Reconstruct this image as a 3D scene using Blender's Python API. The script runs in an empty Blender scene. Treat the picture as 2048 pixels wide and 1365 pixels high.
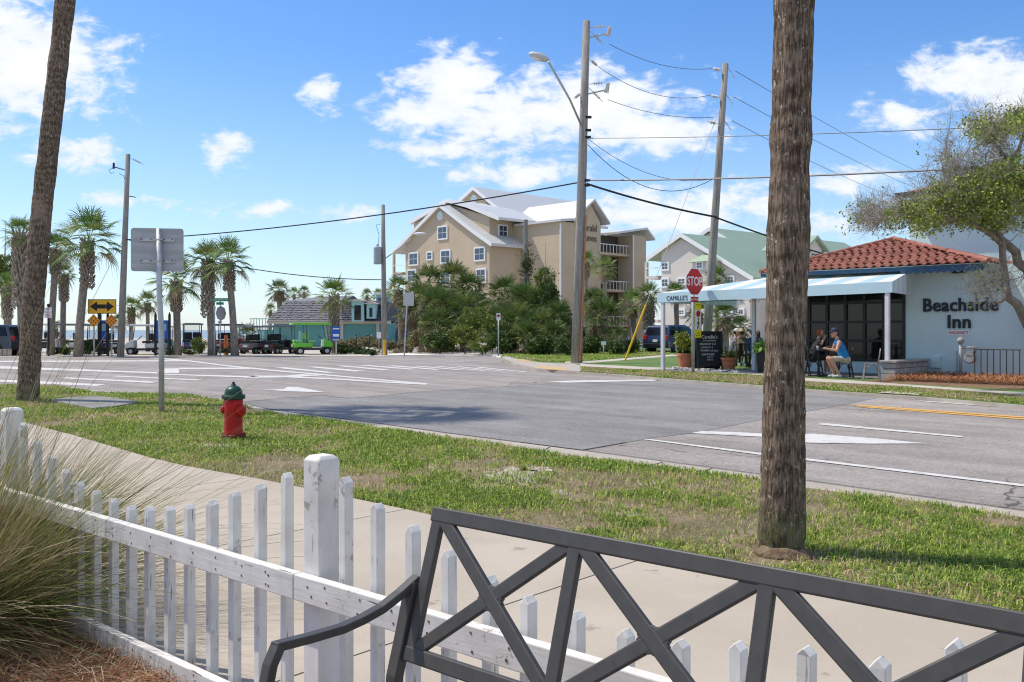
import bpy, bmesh, math, random
import numpy as np
from mathutils import Vector, Matrix, noise as mnoise

R = math.radians
rnd = random.Random(11)
SC = bpy.context.scene
COL = SC.collection

# ------------------------------------------------------------------ camera, sky, sun, exposure
F, CX, HY, H = 1850.0, 1024.0, 660.0, 1.45      # focal length in px of a 2048 px wide frame, eye height in m
cam_d = bpy.data.cameras.new('camera')
cam_d.sensor_width = 36.0
cam_d.lens = F / 2048 * 36.0
cam_d.shift_y = -22.5 / 2048
cam_d.clip_start, cam_d.clip_end = 0.05, 6000
cam = bpy.data.objects.new('camera', cam_d)
COL.objects.link(cam)
cam.location = (0, 0, H)
cam.rotation_euler = (R(90), 0, 0)
SC.camera = cam

SUN_EL = R(57)
SUN_H = Vector((-0.943, 0.333, 0)).normalized()
TO_SUN = Vector((SUN_H.x * math.cos(SUN_EL), SUN_H.y * math.cos(SUN_EL), math.sin(SUN_EL)))
sun_d = bpy.data.lights.new('sun', 'SUN')
sun_d.energy = 4.6
sun_d.angle = R(0.53)
sun_d.color = (1.0, 0.925, 0.80)
sun = bpy.data.objects.new('sun', sun_d)
COL.objects.link(sun)
sun.location = (-20, 10, 40)
sun.rotation_euler = TO_SUN.to_track_quat('Z', 'Y').to_euler()

SC.view_settings.view_transform = 'Standard'
SC.view_settings.look = 'None'
SC.view_settings.exposure = 0.0
SC.view_settings.gamma = 1.0
SC.render.engine = 'CYCLES'
SC.cycles.use_denoising = True
SC.cycles.filter_width = 1.15
SC.cycles.max_bounces = 6
SC.cycles.transparent_max_bounces = 8

world = bpy.data.worlds.new('World')
SC.world = world
world.use_nodes = True


class NT:
    """small helper round a node tree"""
    def __init__(s, tree):
        s.t = tree
        s.n = tree.nodes
        s.l = tree.links
    def node(s, kind, **kw):
        nd = s.n.new(kind)
        for k, v in kw.items():
            setattr(nd, k, v)
        return nd
    def put(s, sock, v):
        if hasattr(v, 'is_linked') or isinstance(v, bpy.types.NodeSocket):
            s.l.new(v, sock)
        elif v is not None:
            if sock.type == 'RGBA' and len(v) == 3:
                v = (*v, 1)
            sock.default_value = v
    def math(s, op, a, b=None, c=None, clamp=False):
        nd = s.node('ShaderNodeMath', operation=op, use_clamp=clamp)
        for i, v in enumerate((a, b, c)):
            if v is not None:
                s.put(nd.inputs[i], v)
        return nd.outputs[0]
    def vmath(s, op, a, b=None):
        nd = s.node('ShaderNodeVectorMath', operation=op)
        s.put(nd.inputs[0], a)
        if b is not None:
            s.put(nd.inputs[1], b)
        return nd.outputs['Value'] if op in ('LENGTH', 'DOT_PRODUCT', 'DISTANCE') else nd.outputs[0]
    def noise(s, vec, scale, detail=4, rough=0.55, dist=0.0, kind='FBM'):
        nd = s.node('ShaderNodeTexNoise', noise_dimensions='3D')
        s.put(nd.inputs['Vector'], vec)
        nd.inputs['Scale'].default_value = scale
        nd.inputs['Detail'].default_value = detail
        nd.inputs['Roughness'].default_value = rough
        nd.inputs['Distortion'].default_value = dist
        return nd.outputs[0]
    def ramp(s, v, a, b, lo=0.0, hi=1.0, smooth=True):
        nd = s.node('ShaderNodeMapRange', interpolation_type='SMOOTHSTEP' if smooth else 'LINEAR')
        s.put(nd.inputs[0], v)
        for i, x in zip((1, 2, 3, 4), (a, b, lo, hi)):
            nd.inputs[i].default_value = x
        return nd.outputs[0]
    def mix(s, f, a, b, mode='MIX'):
        nd = s.node('ShaderNodeMix', data_type='RGBA', blend_type=mode)
        s.put(nd.inputs[0], f)
        s.put(nd.inputs[6], a)
        s.put(nd.inputs[7], b)
        return nd.outputs[2]
    def scale(s, v, k):
        nd = s.node('ShaderNodeVectorMath', operation='MULTIPLY')
        s.put(nd.inputs[0], v)
        nd.inputs[1].default_value = k if hasattr(k, '__len__') else (k, k, k)
        return nd.outputs[0]


def build_world():
    w = NT(world.node_tree)
    w.n.clear()
    out = w.node('ShaderNodeOutputWorld')
    bg = w.node('ShaderNodeBackground')
    w.l.new(bg.outputs[0], out.inputs[0])
    sky = w.node('ShaderNodeTexSky', sky_type='NISHITA')
    sky.sun_disc = False
    sky.sun_elevation = SUN_EL
    sky.sun_rotation = math.atan2(SUN_H.x, SUN_H.y)
    sky.air_density, sky.dust_density, sky.ozone_density = 1.0, 0.35, 3.0
    hs = w.node('ShaderNodeHueSaturation')
    hs.inputs['Saturation'].default_value = 1.27
    hs.inputs['Value'].default_value = 1.45
    hs.inputs['Hue'].default_value = 0.508
    w.l.new(sky.outputs[0], hs.inputs['Color'])
    d = w.node('ShaderNodeTexCoord').outputs['Generated']
    sep = w.node('ShaderNodeSeparateXYZ')
    w.l.new(d, sep.inputs[0])
    x, y, z = sep.outputs
    # clouds lie on a flat layer overhead: project the direction on it
    zz = w.math('MAXIMUM', w.math('ADD', z, 0.06), 0.02)
    cmb = w.node('ShaderNodeCombineXYZ')
    w.l.new(w.math('DIVIDE', x, zz), cmb.inputs[0])
    w.l.new(w.math('DIVIDE', y, zz), cmb.inputs[1])
    n_low = w.noise(cmb.outputs[0], 0.55, 3, 0.5)
    # cumulus banks seen in front of the viewer: ellipses in gnomonic sky coordinates of the +Y hemisphere
    yy = w.math('MAXIMUM', y, 0.05)
    c2 = w.node('ShaderNodeCombineXYZ')
    w.l.new(w.math('DIVIDE', x, yy), c2.inputs[0])
    w.l.new(w.math('DIVIDE', z, yy), c2.inputs[1])
    g = c2.outputs[0]
    warp = w.node('ShaderNodeTexNoise')
    w.l.new(g, warp.inputs['Vector'])
    warp.inputs['Scale'].default_value = 9.0
    warp.inputs['Detail'].default_value = 5
    warp.inputs['Roughness'].default_value = 0.6
    gw = w.vmath('ADD', g, w.scale(w.vmath('SUBTRACT', warp.outputs['Color'], (0.5, 0.5, 0.5)), (0.055, 0.03, 0)))
    banks = [(60, 130, 190, 120, 1.0), (-60, 60, 200, 130, 1.0), (140, 305, 95, 38, .8), (462, 305, 62, 44, .72), (640, 190, 45, 40, .55),
             (905, 165, 105, 78, 1.0), (860, 225, 130, 60, .75), (1010, 235, 180, 70, .9), (1180, 215, 210, 90, 1.0), (860, 300, 130, 30, .62),
             (1030, 345, 150, 32, .8), (1290, 260, 180, 55, .9), (1330, 430, 230, 55, .8), (1450, 400, 200, 40, .62),
             (1960, 150, 170, 62, .95), (1800, 232, 85, 38, .68), (2040, 215, 130, 55, .8), (1700, 365, 110, 34, .62), (250, 400, 130, 18, .55),
             (520, 425, 75, 22, .62), (710, 432, 55, 20, .6), (120, 585, 300, 22, .3), (640, 570, 260, 20, .3), (1600, 440, 160, 40, .6),
             (-700, 200, 260, 110, .9), (2700, 250, 280, 110, .9), (-350, 420, 200, 40, .6)]
    field = None
    for (bx, by, rx, ry, k) in banks:
        c = ((bx - CX) / F, (HY - by) / F, 0)
        dv = w.vmath('MULTIPLY', w.vmath('SUBTRACT', gw, c), (F / rx / 1.06, F / ry / 1.08, 0))
        v = w.math('MULTIPLY_ADD', w.vmath('LENGTH', dv), -k * 0.85, k)
        field = v if field is None else w.math('MAXIMUM', field, v)
    front = w.ramp(y, 0.12, 0.3)
    rest = w.math('MULTIPLY_ADD', n_low, 2.6, -1.12)  # cloud cover out of view, raised to make the fill more neutral
    fld = w.node('ShaderNodeMix', data_type='FLOAT')
    w.put(fld.inputs[0], front); w.put(fld.inputs[2], rest); w.put(fld.inputs[3], field)
    fine = w.noise(w.scale(g, (1.0, 1.9, 1.0)), 26.0, 8, 0.62, 0.3)
    fine2 = w.noise(cmb.outputs[0], 3.2, 6, 0.6)
    fm = w.node('ShaderNodeMix', data_type='FLOAT')
    w.put(fm.inputs[0], front); w.put(fm.inputs[2], fine2); w.put(fm.inputs[3], fine)
    dens = w.math('ADD', fld.outputs[0], w.math('MULTIPLY_ADD', fm.outputs[0], 1.9, -0.98))
    mask = w.ramp(dens, 0.04, 0.55)
    mask = w.math('MULTIPLY', mask, w.ramp(z, 0.0, 0.06))
    body = w.ramp(dens, 0.2, 1.1)
    ccol = w.mix(body, (6.8, 7.4, 8.3), (8.3, 8.4, 8.6))
    # pale moist air low over the sea
    low = w.ramp(z, -0.02, 0.30)
    skyc = w.mix(w.math('MULTIPLY_ADD', low, -0.52, 0.52), hs.outputs[0], (4.5, 6.1, 8.3))
    colr = w.mix(mask, skyc, ccol)
    w.l.new(colr, bg.inputs[0])
    bg.inputs[1].default_value = 0.125


build_world()

# ------------------------------------------------------------------ helpers
def W(px, py, Y):
    return Vector(((px - CX) * Y / F, Y, H - (py - HY) * Y / F))

def G(px, py, z=0.0):
    Y = (H - z) * F / (py - HY)
    return Vector(((px - CX) * Y / F, Y, z))

MW = {}
MATS = {}


def mat(name, c, c2=None, rough=0.7, sc=6.0, detail=5, bump=0.0, bsc=None, metal=0.0, stretch=(1, 1, 1), spec=0.4, lo=0.35, hi=0.65,
        speck=None, trans=0.0, bdist=0.01, coat=0.0, fine=0.0, fsc=60, rand=0.0):
    """principled material with noise-mixed colour, optional fine grain, specks, bump and per-object brightness change"""
    m = bpy.data.materials.new(name)
    m.use_nodes = True
    t = NT(m.node_tree)
    bs = t.n['Principled BSDF']
    tc = t.node('ShaderNodeTexCoord')
    oi = t.node('ShaderNodeObjectInfo')
    off = t.node('ShaderNodeCombineXYZ')
    for i in range(3):
        t.l.new(t.math('MULTIPLY', oi.outputs['Random'], 37.0 + i * 11), off.inputs[i])
    vec = t.vmath('ADD', t.scale(tc.outputs['Object'], stretch), off.outputs[0])
    col = None
    if c2 is not None:
        col = t.mix(t.ramp(t.noise(vec, sc, detail, 0.6), lo, hi), c, c2)
    else:
        nd = t.node('ShaderNodeRGB')
        nd.outputs[0].default_value = (*c, 1)
        col = nd.outputs[0]
    if fine > 0:
        fn = t.noise(vec, fsc, 5, 0.85)
        k = t.ramp(fn, 0.3, 0.7, 1 - fine, 1 + fine, False)
        cm = t.node('ShaderNodeVectorMath', operation='SCALE')
        t.put(cm.inputs[0], col); t.put(cm.inputs['Scale'], k)
        col = cm.outputs[0]
    if speck is not None:
        sc3, th, ccol = speck
        col = t.mix(t.ramp(t.noise(vec, sc3, 3, 0.6), th, th + 0.05), col, ccol)
    if rand > 0:
        k = t.math('MULTIPLY_ADD', oi.outputs['Random'], 2 * rand, 1 - rand)
        cm = t.node('ShaderNodeVectorMath', operation='SCALE')
        t.put(cm.inputs[0], col); t.put(cm.inputs['Scale'], k)
        col = cm.outputs[0]
    t.put(bs.inputs['Base Color'], col)
    bs.inputs['Roughness'].default_value = rough
    bs.inputs['Metallic'].default_value = metal
    bs.inputs['Specular IOR Level'].default_value = spec
    bs.inputs['Coat Weight'].default_value = coat
    if bump > 0:
        bp = t.node('ShaderNodeBump')
        bp.inputs['Strength'].default_value = bump
        bp.inputs['Distance'].default_value = bdist
        t.l.new(t.noise(vec, bsc or sc * 4, 5, 0.65), bp.inputs['Height'])
        t.l.new(bp.outputs[0], bs.inputs['Normal'])
    if trans > 0:
        tr = t.node('ShaderNodeBsdfTranslucent')
        t.put(tr.inputs[0], col)
        mx = t.node('ShaderNodeMixShader')
        mx.inputs[0].default_value = trans
        t.l.new(bs.outputs[0], mx.inputs[1]); t.l.new(tr.outputs[0], mx.inputs[2])
        t.l.new(mx.outputs[0], t.n['Material Output'].inputs[0])
    MATS[name] = m
    return m


def asphalt(name, c, c2, grain, crack_k, seed):
    """worn asphalt: mottled, darker wheel tracks along the road, coarse aggregate, hairline cracks"""
    m = bpy.data.materials.new(name); m.use_nodes = True
    t = NT(m.node_tree); bs = t.n['Principled BSDF']
    tc = t.node('ShaderNodeTexCoord'); v = t.vmath('ADD', tc.outputs['Object'], (seed, seed * 2.0, 0))
    col = t.mix(t.ramp(t.noise(v, .5, 6, .65), .3, .7), c, c2)
    mp = t.node('ShaderNodeMapping'); mp.inputs['Rotation'].default_value = (0, 0, R(48.6)); t.l.new(v, mp.inputs[0])
    track = t.noise(t.scale(mp.outputs[0], (.10, 1.1, 1)), 1.0, 4, .6)
    stain = t.noise(v, 1.7, 5, .7)
    k = t.math('MULTIPLY', t.ramp(track, .35, .68, .84, 1.10), t.ramp(stain, .25, .6, .86, 1.05))
    g1 = t.ramp(t.noise(v, 16, 6, .92), .30, .70, 1 - grain, 1 + grain, False)
    vo = t.node('ShaderNodeTexVoronoi'); t.l.new(v, vo.inputs['Vector']); vo.inputs['Scale'].default_value = 55
    g2 = t.ramp(vo.outputs['Distance'], .0, .6, 1.22, .80, False)
    k = t.math('MULTIPLY', k, t.math('MULTIPLY', g1, g2))
    sc = t.node('ShaderNodeVectorMath', operation='SCALE'); t.put(sc.inputs[0], col); t.put(sc.inputs['Scale'], k); col = sc.outputs[0]
    warp = t.node('ShaderNodeTexNoise'); t.l.new(v, warp.inputs['Vector']); warp.inputs['Scale'].default_value = 1.1; warp.inputs['Detail'].default_value = 6
    vw = t.vmath('ADD', v, t.scale(warp.outputs['Color'], .9))
    ve = t.node('ShaderNodeTexVoronoi', feature='DISTANCE_TO_EDGE'); t.l.new(vw, ve.inputs['Vector']); ve.inputs['Scale'].default_value = .42
    ck = t.math('MULTIPLY', t.ramp(ve.outputs['Distance'], .002, .009, 1, 0), t.ramp(t.noise(v, .35, 2), .48, .6, 0, crack_k))
    col = t.mix(ck, col, (.05, .045, .04))
    t.put(bs.inputs['Base Color'], col); bs.inputs['Roughness'].default_value = .9; bs.inputs['Specular IOR Level'].default_value = .25
    bp = t.node('ShaderNodeBump'); bp.inputs['Strength'].default_value = .6; bp.inputs['Distance'].default_value = .006
    t.l.new(t.noise(v, 60, 4, .8), bp.inputs['Height']); t.l.new(bp.outputs[0], bs.inputs['Normal'])
    MATS[name] = m


def painted_wood(name, stretch, base_dirt):
    """old white paint on boards: grain, hairline splits, chips down to grey wood, grime at the foot"""
    m = bpy.data.materials.new(name); m.use_nodes = True
    t = NT(m.node_tree); bs = t.n['Principled BSDF']
    tc = t.node('ShaderNodeTexCoord'); oi = t.node('ShaderNodeObjectInfo')
    off = t.node('ShaderNodeCombineXYZ')
    for i in range(3):
        t.l.new(t.math('MULTIPLY', oi.outputs['Random'], 31.0 + 13 * i), off.inputs[i])
    v0 = tc.outputs['Object']
    v = t.vmath('ADD', v0, off.outputs[0])
    vs = t.scale(v, stretch)
    grain = t.noise(vs, 1.0, 6, .65, .5)
    patch = t.noise(v, 6.0, 6, .65)
    col = t.mix(t.ramp(patch, .35, .7), (.735, .71, .665), (.60, .575, .53))
    col = t.mix(t.ramp(grain, .58, .78, 0, .45), col, (.40, .37, .33))
    split = t.math('MULTIPLY', t.ramp(t.noise(vs, 1.7, 3, .5, .3), .665, .69), t.ramp(t.noise(v, 4.0, 3), .42, .56))
    col = t.mix(split, col, (.13, .11, .09))
    chip = t.math('MULTIPLY', t.ramp(t.noise(v, 24, 5, .7), .60, .64), t.ramp(t.noise(v, 3.2, 3), .50, .62))
    col = t.mix(t.math('MULTIPLY', chip, .8), col, (.33, .28, .23))
    sp = t.node('ShaderNodeSeparateXYZ'); t.l.new(v0, sp.inputs[0])
    if base_dirt:
        dirt = t.math('MULTIPLY', t.ramp(sp.outputs[2], .0, .28, .75, 0), t.ramp(patch, .3, .65))
        col = t.mix(dirt, col, (.36, .31, .24))
    t.put(bs.inputs['Base Color'], col); bs.inputs['Roughness'].default_value = .7; bs.inputs['Specular IOR Level'].default_value = .3
    bp = t.node('ShaderNodeBump'); bp.inputs['Strength'].default_value = .55; bp.inputs['Distance'].default_value = .004
    h = t.math('SUBTRACT', t.math('MULTIPLY', grain, .6), t.math('ADD', split, t.math('MULTIPLY', chip, .6)))
    t.l.new(h, bp.inputs['Height']); t.l.new(bp.outputs[0], bs.inputs['Normal'])
    MATS[name] = m


def vmat(name, rough=0.6, trans=0.3, spec=0.25, gain=1.0):
    """plant material: each blade or leaf carries its own colour"""
    m = bpy.data.materials.new(name)
    m.use_nodes = True
    t = NT(m.node_tree)
    bs = t.n['Principled BSDF']
    at = t.node('ShaderNodeAttribute', attribute_name='Col')
    col = at.outputs['Color']
    if gain != 1.0:
        col = t.scale(col, gain)
    t.put(bs.inputs['Base Color'], col)
    bs.inputs['Roughness'].default_value = rough
    bs.inputs['Specular IOR Level'].default_value = spec
    tr = t.node('ShaderNodeBsdfTranslucent')
    t.put(tr.inputs[0], col)
    mx = t.node('ShaderNodeMixShader')
    mx.inputs[0].default_value = trans
    t.l.new(bs.outputs[0], mx.inputs[1]); t.l.new(tr.outputs[0], mx.inputs[2])
    t.l.new(mx.outputs[0], t.n['Material Output'].inputs[0])
    MATS[name] = m
    return m


def tag(o, label=None, cat=None, group=None, kind=None):
    if label: o['label'] = label
    if cat: o['category'] = cat
    if group: o['group'] = group
    if kind: o['kind'] = kind
    return o


def thing(name, label, cat, loc=(0, 0, 0), rz=0.0, group=None, scale=1.0):
    o = bpy.data.objects.new(name, None)
    o.empty_display_size = 0.1
    COL.objects.link(o)
    o.location = loc
    o.rotation_euler = (0, 0, rz)
    o.scale = (scale,) * 3
    MW[o] = Matrix.LocRotScale(Vector(loc), Matrix.Rotation(rz, 3, 'Z'), Vector((scale,) * 3))
    return tag(o, label, cat, group)


class MB:
    def __init__(s):
        s.v, s.f, s.mi = [], [], []
        s.M = None
        s.cur = 0
    def add(s, vs, fs):
        o = len(s.v)
        if s.M is not None:
            vs = [s.M @ Vector(v) for v in vs]
        s.v += [tuple(v) for v in vs]
        s.f += [tuple(i + o for i in f) for f in fs]
        s.mi += [s.cur] * len(fs)
        return s
    def box(s, c, d, rz=0.0):
        m = Matrix.Rotation(rz, 3, 'Z')
        c = Vector(c)
        vs = [c + m @ Vector((sx * d[0] / 2, sy * d[1] / 2, sz * d[2] / 2)) for sx in (-1, 1) for sy in (-1, 1) for sz in (-1, 1)]
        return s.add(vs, [(0, 1, 3, 2), (4, 6, 7, 5), (0, 4, 5, 1), (2, 3, 7, 6), (0, 2, 6, 4), (1, 5, 7, 3)])
    def span(s, a, b):
        return s.box([(p + q) / 2 for p, q in zip(a, b)], [abs(q - p) for p, q in zip(a, b)])
    def bar(s, p, q, w, h, up=(0, 0, 1)):
        p, q = Vector(p), Vector(q)
        d = (q - p).normalized()
        side = d.cross(Vector(up))
        side = side.normalized() if side.length > 1e-6 else Vector((1, 0, 0))
        u = side.cross(d)
        vs = [e + side * sx * w / 2 + u * sz * h / 2 for e in (p, q) for sx in (-1, 1) for sz in (-1, 1)]
        return s.add(vs, [(0, 1, 3, 2), (4, 6, 7, 5), (0, 4, 5, 1), (2, 3, 7, 6), (0, 2, 6, 4), (1, 5, 7, 3)])
    def tube(s, pts, rs, n=8, cap=True):
        pts = [Vector(p) for p in pts]
        if not hasattr(rs, '__len__'):
            rs = [rs] * len(pts)
        vs, fs = [], []
        ref = None
        for i, p in enumerate(pts):
            a, b = pts[max(i - 1, 0)], pts[min(i + 1, len(pts) - 1)]
            d = (b - a).normalized()
            if ref is None:
                ref = Vector((0, 0, 1)) if abs(d.z) < 0.9 else Vector((1, 0, 0))
            sd = d.cross(ref).normalized()
            up = sd.cross(d)
            ref = up
            for k in range(n):
                t = 2 * math.pi * k / n
                vs.append(p + (sd * math.cos(t) + up * math.sin(t)) * rs[i])
        for i in range(len(pts) - 1):
            for k in range(n):
                k2 = (k + 1) % n
                fs.append((i * n + k, i * n + k2, (i + 1) * n + k2, (i + 1) * n + k))
        if cap:
            fs.append(tuple(range(n - 1, -1, -1)))
            fs.append(tuple((len(pts) - 1) * n + k for k in range(n)))
        return s.add(vs, fs)
    def lathe(s, prof, n=20, c=(0, 0, 0), axis='Z'):
        vs, fs = [], []
        for r, z in prof:
            for k in range(n):
                t = 2 * math.pi * k / n
                p = (r * math.cos(t), r * math.sin(t), z)
                if axis == 'X': p = (p[2], p[0], p[1])
                if axis == 'Y': p = (p[1], p[2], p[0])
                vs.append((p[0] + c[0], p[1] + c[1], p[2] + c[2]))
        for i in range(len(prof) - 1):
            for k in range(n):
                k2 = (k + 1) % n
                fs.append((i * n + k, i * n + k2, (i + 1) * n + k2, (i + 1) * n + k))
        fs.append(tuple(range(n - 1, -1, -1)))
        fs.append(tuple((len(prof) - 1) * n + k for k in range(n)))
        return s.add(vs, fs)
    def ball(s, c, r, n=10, sq=(1, 1, 1)):
        vs, fs = [], []
        m = max(4, n // 2 + 1)
        for i in range(m + 1):
            ph = math.pi * i / m
            for k in range(n):
                t = 2 * math.pi * k / n
                vs.append((c[0] + r * sq[0] * math.sin(ph) * math.cos(t), c[1] + r * sq[1] * math.sin(ph) * math.sin(t), c[2] + r * sq[2] * math.cos(ph)))
        for i in range(m):
            for k in range(n):
                k2 = (k + 1) % n
                fs.append((i * n + k, (i + 1) * n + k, (i + 1) * n + k2, i * n + k2))
        return s.add(vs, fs)
    def prism(s, poly, d):
        n = len(poly)
        d = Vector(d)
        vs = [Vector(p) for p in poly] + [Vector(p) + d for p in poly]
        fs = [tuple(range(n - 1, -1, -1)), tuple(range(n, 2 * n))] + [(i, (i + 1) % n, n + (i + 1) % n, n + i) for i in range(n)]
        return s.add(vs, fs)
    def sheet(s, poly):
        return s.add(poly, [tuple(range(len(poly)))])
    def mesh(s, name, mats, smooth=False):
        me = bpy.data.meshes.new(name)
        me.from_pydata(s.v, [], s.f)
        for m in (mats if isinstance(mats, (list, tuple)) else [mats]):
            me.materials.append(MATS[m] if isinstance(m, str) else m)
        if any(s.mi):
            me.polygons.foreach_set('material_index', s.mi)
        if smooth:
            me.polygons.foreach_set('use_smooth', [True] * len(s.f))
        bm = bmesh.new(); bm.from_mesh(me)
        bmesh.ops.recalc_face_normals(bm, faces=bm.faces)
        bm.to_mesh(me); bm.free()
        me.update()
        return me
    def build(s, name, mats, parent=None, smooth=False, bevel=0.0, world=False, segs=2, origin=None):
        if parent is not None and world:
            inv = MW[parent].inverted()
            s.v = [tuple(inv @ Vector(v)) for v in s.v]
        loc = Vector((0, 0, 0))
        if parent is None:
            a = np.array(s.v)
            loc = Vector(origin) if origin is not None else Vector((a[:, 0].mean(), a[:, 1].mean(), a[:, 2].min()))
            s.v = [tuple(Vector(v) - loc) for v in s.v]
        o = bpy.data.objects.new(name, s.mesh(name, mats, smooth))
        COL.objects.link(o)
        if parent is None:
            o.location = loc
            MW[o] = Matrix.Translation(loc)
        else:
            o.parent = parent
            MW[o] = MW[parent].copy()
        if bevel > 0:
            b = o.modifiers.new('bevel', 'BEVEL')
            b.width, b.segments, b.limit_method, b.angle_limit = bevel, segs, 'ANGLE', R(35)
        return o


def inst(me, name, parent=None, loc=(0, 0, 0), rz=0.0, scale=1.0, rot=None):
    """another object on existing mesh data"""
    o = bpy.data.objects.new(name, me)
    COL.objects.link(o)
    o.location = loc
    o.rotation_euler = rot if rot is not None else (0, 0, rz)
    o.scale = scale if hasattr(scale, '__len__') else (scale,) * 3
    base = Matrix.LocRotScale(Vector(loc), o.rotation_euler.to_matrix(), o.scale)
    if parent is not None:
        o.parent = parent
        base = MW[parent] @ base
    MW[o] = base
    return o


def text(s, size, mat_, parent, M, name='lettering', extrude=0.004, align='CENTER', sx=1.0, bold=0.0, space=1.0):
    cu = bpy.data.curves.new('lettering', 'FONT')
    cu.body = s
    cu.size = size
    cu.align_x = align
    cu.align_y = 'CENTER'
    cu.extrude = extrude
    cu.offset = bold
    cu.space_character = space
    cu.resolution_u = 3
    ob = bpy.data.objects.new('lettering_source', cu)
    me = bpy.data.meshes.new_from_object(ob)
    bpy.data.objects.remove(ob)
    me.transform(M @ Matrix.Diagonal((sx, 1, 1, 1)))
    me.materials.clear()
    me.materials.append(MATS[mat_])
    o = bpy.data.objects.new(name, me)
    COL.objects.link(o)
    if parent is not None:
        o.parent = parent
        MW[o] = MW[parent].copy()
    return o


def face_mat(loc, normal, up=(0, 0, 1)):
    """matrix that lays XY text on a plane with the given normal (x to the reader's right)"""
    n = Vector(normal).normalized()
    u = Vector(up)
    x = u.cross(n).normalized()
    y = n.cross(x)
    return Matrix(((x.x, y.x, n.x, loc[0]), (x.y, y.y, n.y, loc[1]), (x.z, y.z, n.z, loc[2]), (0, 0, 0, 1)))


def np_mesh(name, verts, loops, starts, totals, matn, cols=None, smooth=False):
    me = bpy.data.meshes.new(name)
    me.vertices.add(len(verts)); me.vertices.foreach_set('co', verts.astype(np.float32).ravel())
    me.loops.add(len(loops)); me.loops.foreach_set('vertex_index', loops.astype(np.int32))
    me.polygons.add(len(starts))
    me.polygons.foreach_set('loop_start', starts.astype(np.int32))
    me.polygons.foreach_set('loop_total', totals.astype(np.int32))
    if smooth:
        me.polygons.foreach_set('use_smooth', np.ones(len(starts), bool))
    if cols is not None:
        at = me.color_attributes.new('Col', 'FLOAT_COLOR', 'POINT')
        at.data.foreach_set('color', np.c_[cols, np.ones(len(cols))].astype(np.float32).ravel())
    me.materials.append(MATS[matn])
    me.update(calc_edges=True)
    return me


def ribbons(name, paths, widths, side, cols, matn):
    """N blades: paths N x K x 3 centre lines, widths N x K, side N x 3 across vectors, cols N x 3"""
    N, K, _ = paths.shape
    L = paths - side[:, None, :] * widths[:, :, None] / 2
    Rr = paths + side[:, None, :] * widths[:, :, None] / 2
    v = np.stack([L, Rr], axis=2).reshape(-1, 3)
    base = (np.arange(N) * K * 2)[:, None]
    k = np.arange(K - 1)[None, :] * 2
    q = np.stack([base + k, base + k + 1, base + k + 3, base + k + 2], axis=2).reshape(-1)
    nf = N * (K - 1)
    return np_mesh(name, v, q, np.arange(nf) * 4, np.full(nf, 4), matn, np.repeat(cols, K * 2, axis=0))


def link_mesh(me, name, loc=(0, 0, 0), parent=None):
    o = bpy.data.objects.new(name, me)
    COL.objects.link(o)
    o.location = loc
    if parent is not None:
        o.parent = parent
        MW[o] = MW[parent] @ Matrix.Translation(Vector(loc))
    else:
        MW[o] = Matrix.Translation(Vector(loc))
    return o


def in_poly(x, y, poly):
    c = np.zeros(len(x), bool)
    n = len(poly)
    for i in range(n):
        x1, y1 = poly[i][0], poly[i][1]
        x2, y2 = poly[(i + 1) % n][0], poly[(i + 1) % n][1]
        m = ((y1 > y) != (y2 > y)) & (x < (x2 - x1) * (y - y1) / (y2 - y1 + 1e-12) + x1)
        c ^= m
    return c


def vnoise(x, y, s, seed=0):
    """cheap smooth value noise on arrays, 0..1"""
    x = x * s + seed * 17.3; y = y * s + seed * 9.1
    xi, yi = np.floor(x), np.floor(y)
    fx, fy = x - xi, y - yi
    fx, fy = fx * fx * (3 - 2 * fx), fy * fy * (3 - 2 * fy)
    def h(a, b):
        v = np.sin(a * 127.1 + b * 311.7) * 43758.5453
        return v - np.floor(v)
    return (h(xi, yi) * (1 - fx) + h(xi + 1, yi) * fx) * (1 - fy) + (h(xi, yi + 1) * (1 - fx) + h(xi + 1, yi + 1) * fx) * fy
# ------------------------------------------------------------------ materials of the setting
asphalt('asphalt_old', (.305, .270, .242), (.365, .328, .298), .42, .75, 0.0)
asphalt('asphalt_new', (.232, .222, .210), (.282, .272, .260), .38, .0, 7.0)
mat('paint_white', (.58, .56, .53), (.40, .375, .35), .8, 4, detail=8, fine=.25, fsc=40, lo=.45, hi=.75)
mat('paint_yellow', (.66, .36, .09), (.52, .33, .12), .75, 5, fine=.12, lo=.45, hi=.75)
mat('concrete_walk', (.395, .338, .268), (.45, .388, .312), .9, 1.1, bump=.35, bsc=120, bdist=.004, fine=.14, fsc=130, speck=(5, .66, (.30, .255, .205)))
mat('concrete_gutter', (.36, .31, .26), (.44, .39, .33), .9, 2.2, bump=.3, bsc=90, bdist=.004, fine=.2, fsc=90)
mat('concrete_pale', (.42, .37, .31), (.50, .45, .385), .9, 1.5, fine=.1)
mat('concrete_grey', (.19, .18, .165), (.26, .25, .235), .9, 2.5, bump=.3, fine=.18, fsc=70)
mat('ramp_orange', (.55, .34, .13), (.48, .36, .22), .9, 3, fine=.1)
mat('crack', (.07, .06, .05), rough=1)
mat('soil', (.25, .19, .12), (.15, .125, .06), .95, 2.4, bump=.6, bsc=40, bdist=.02, fine=.35, fsc=40, speck=(2.1, .63, (.45, .42, .37)))
mat('soil_far', (.20, .165, .085), (.15, .14, .055), .95, .8, fine=.3, fsc=12)
mat('lawn_far', (.085, .15, .03), (.13, .19, .04), .95, 1.2, fine=.3, fsc=14)
mat('sand_ground', (.50, .46, .40), (.38, .34, .27), .95, .25, fine=.15, fsc=8)
mat('sand_white', (.74, .71, .66), (.62, .58, .52), .95, 1.2, bump=.4, bsc=6, bdist=.05)
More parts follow.
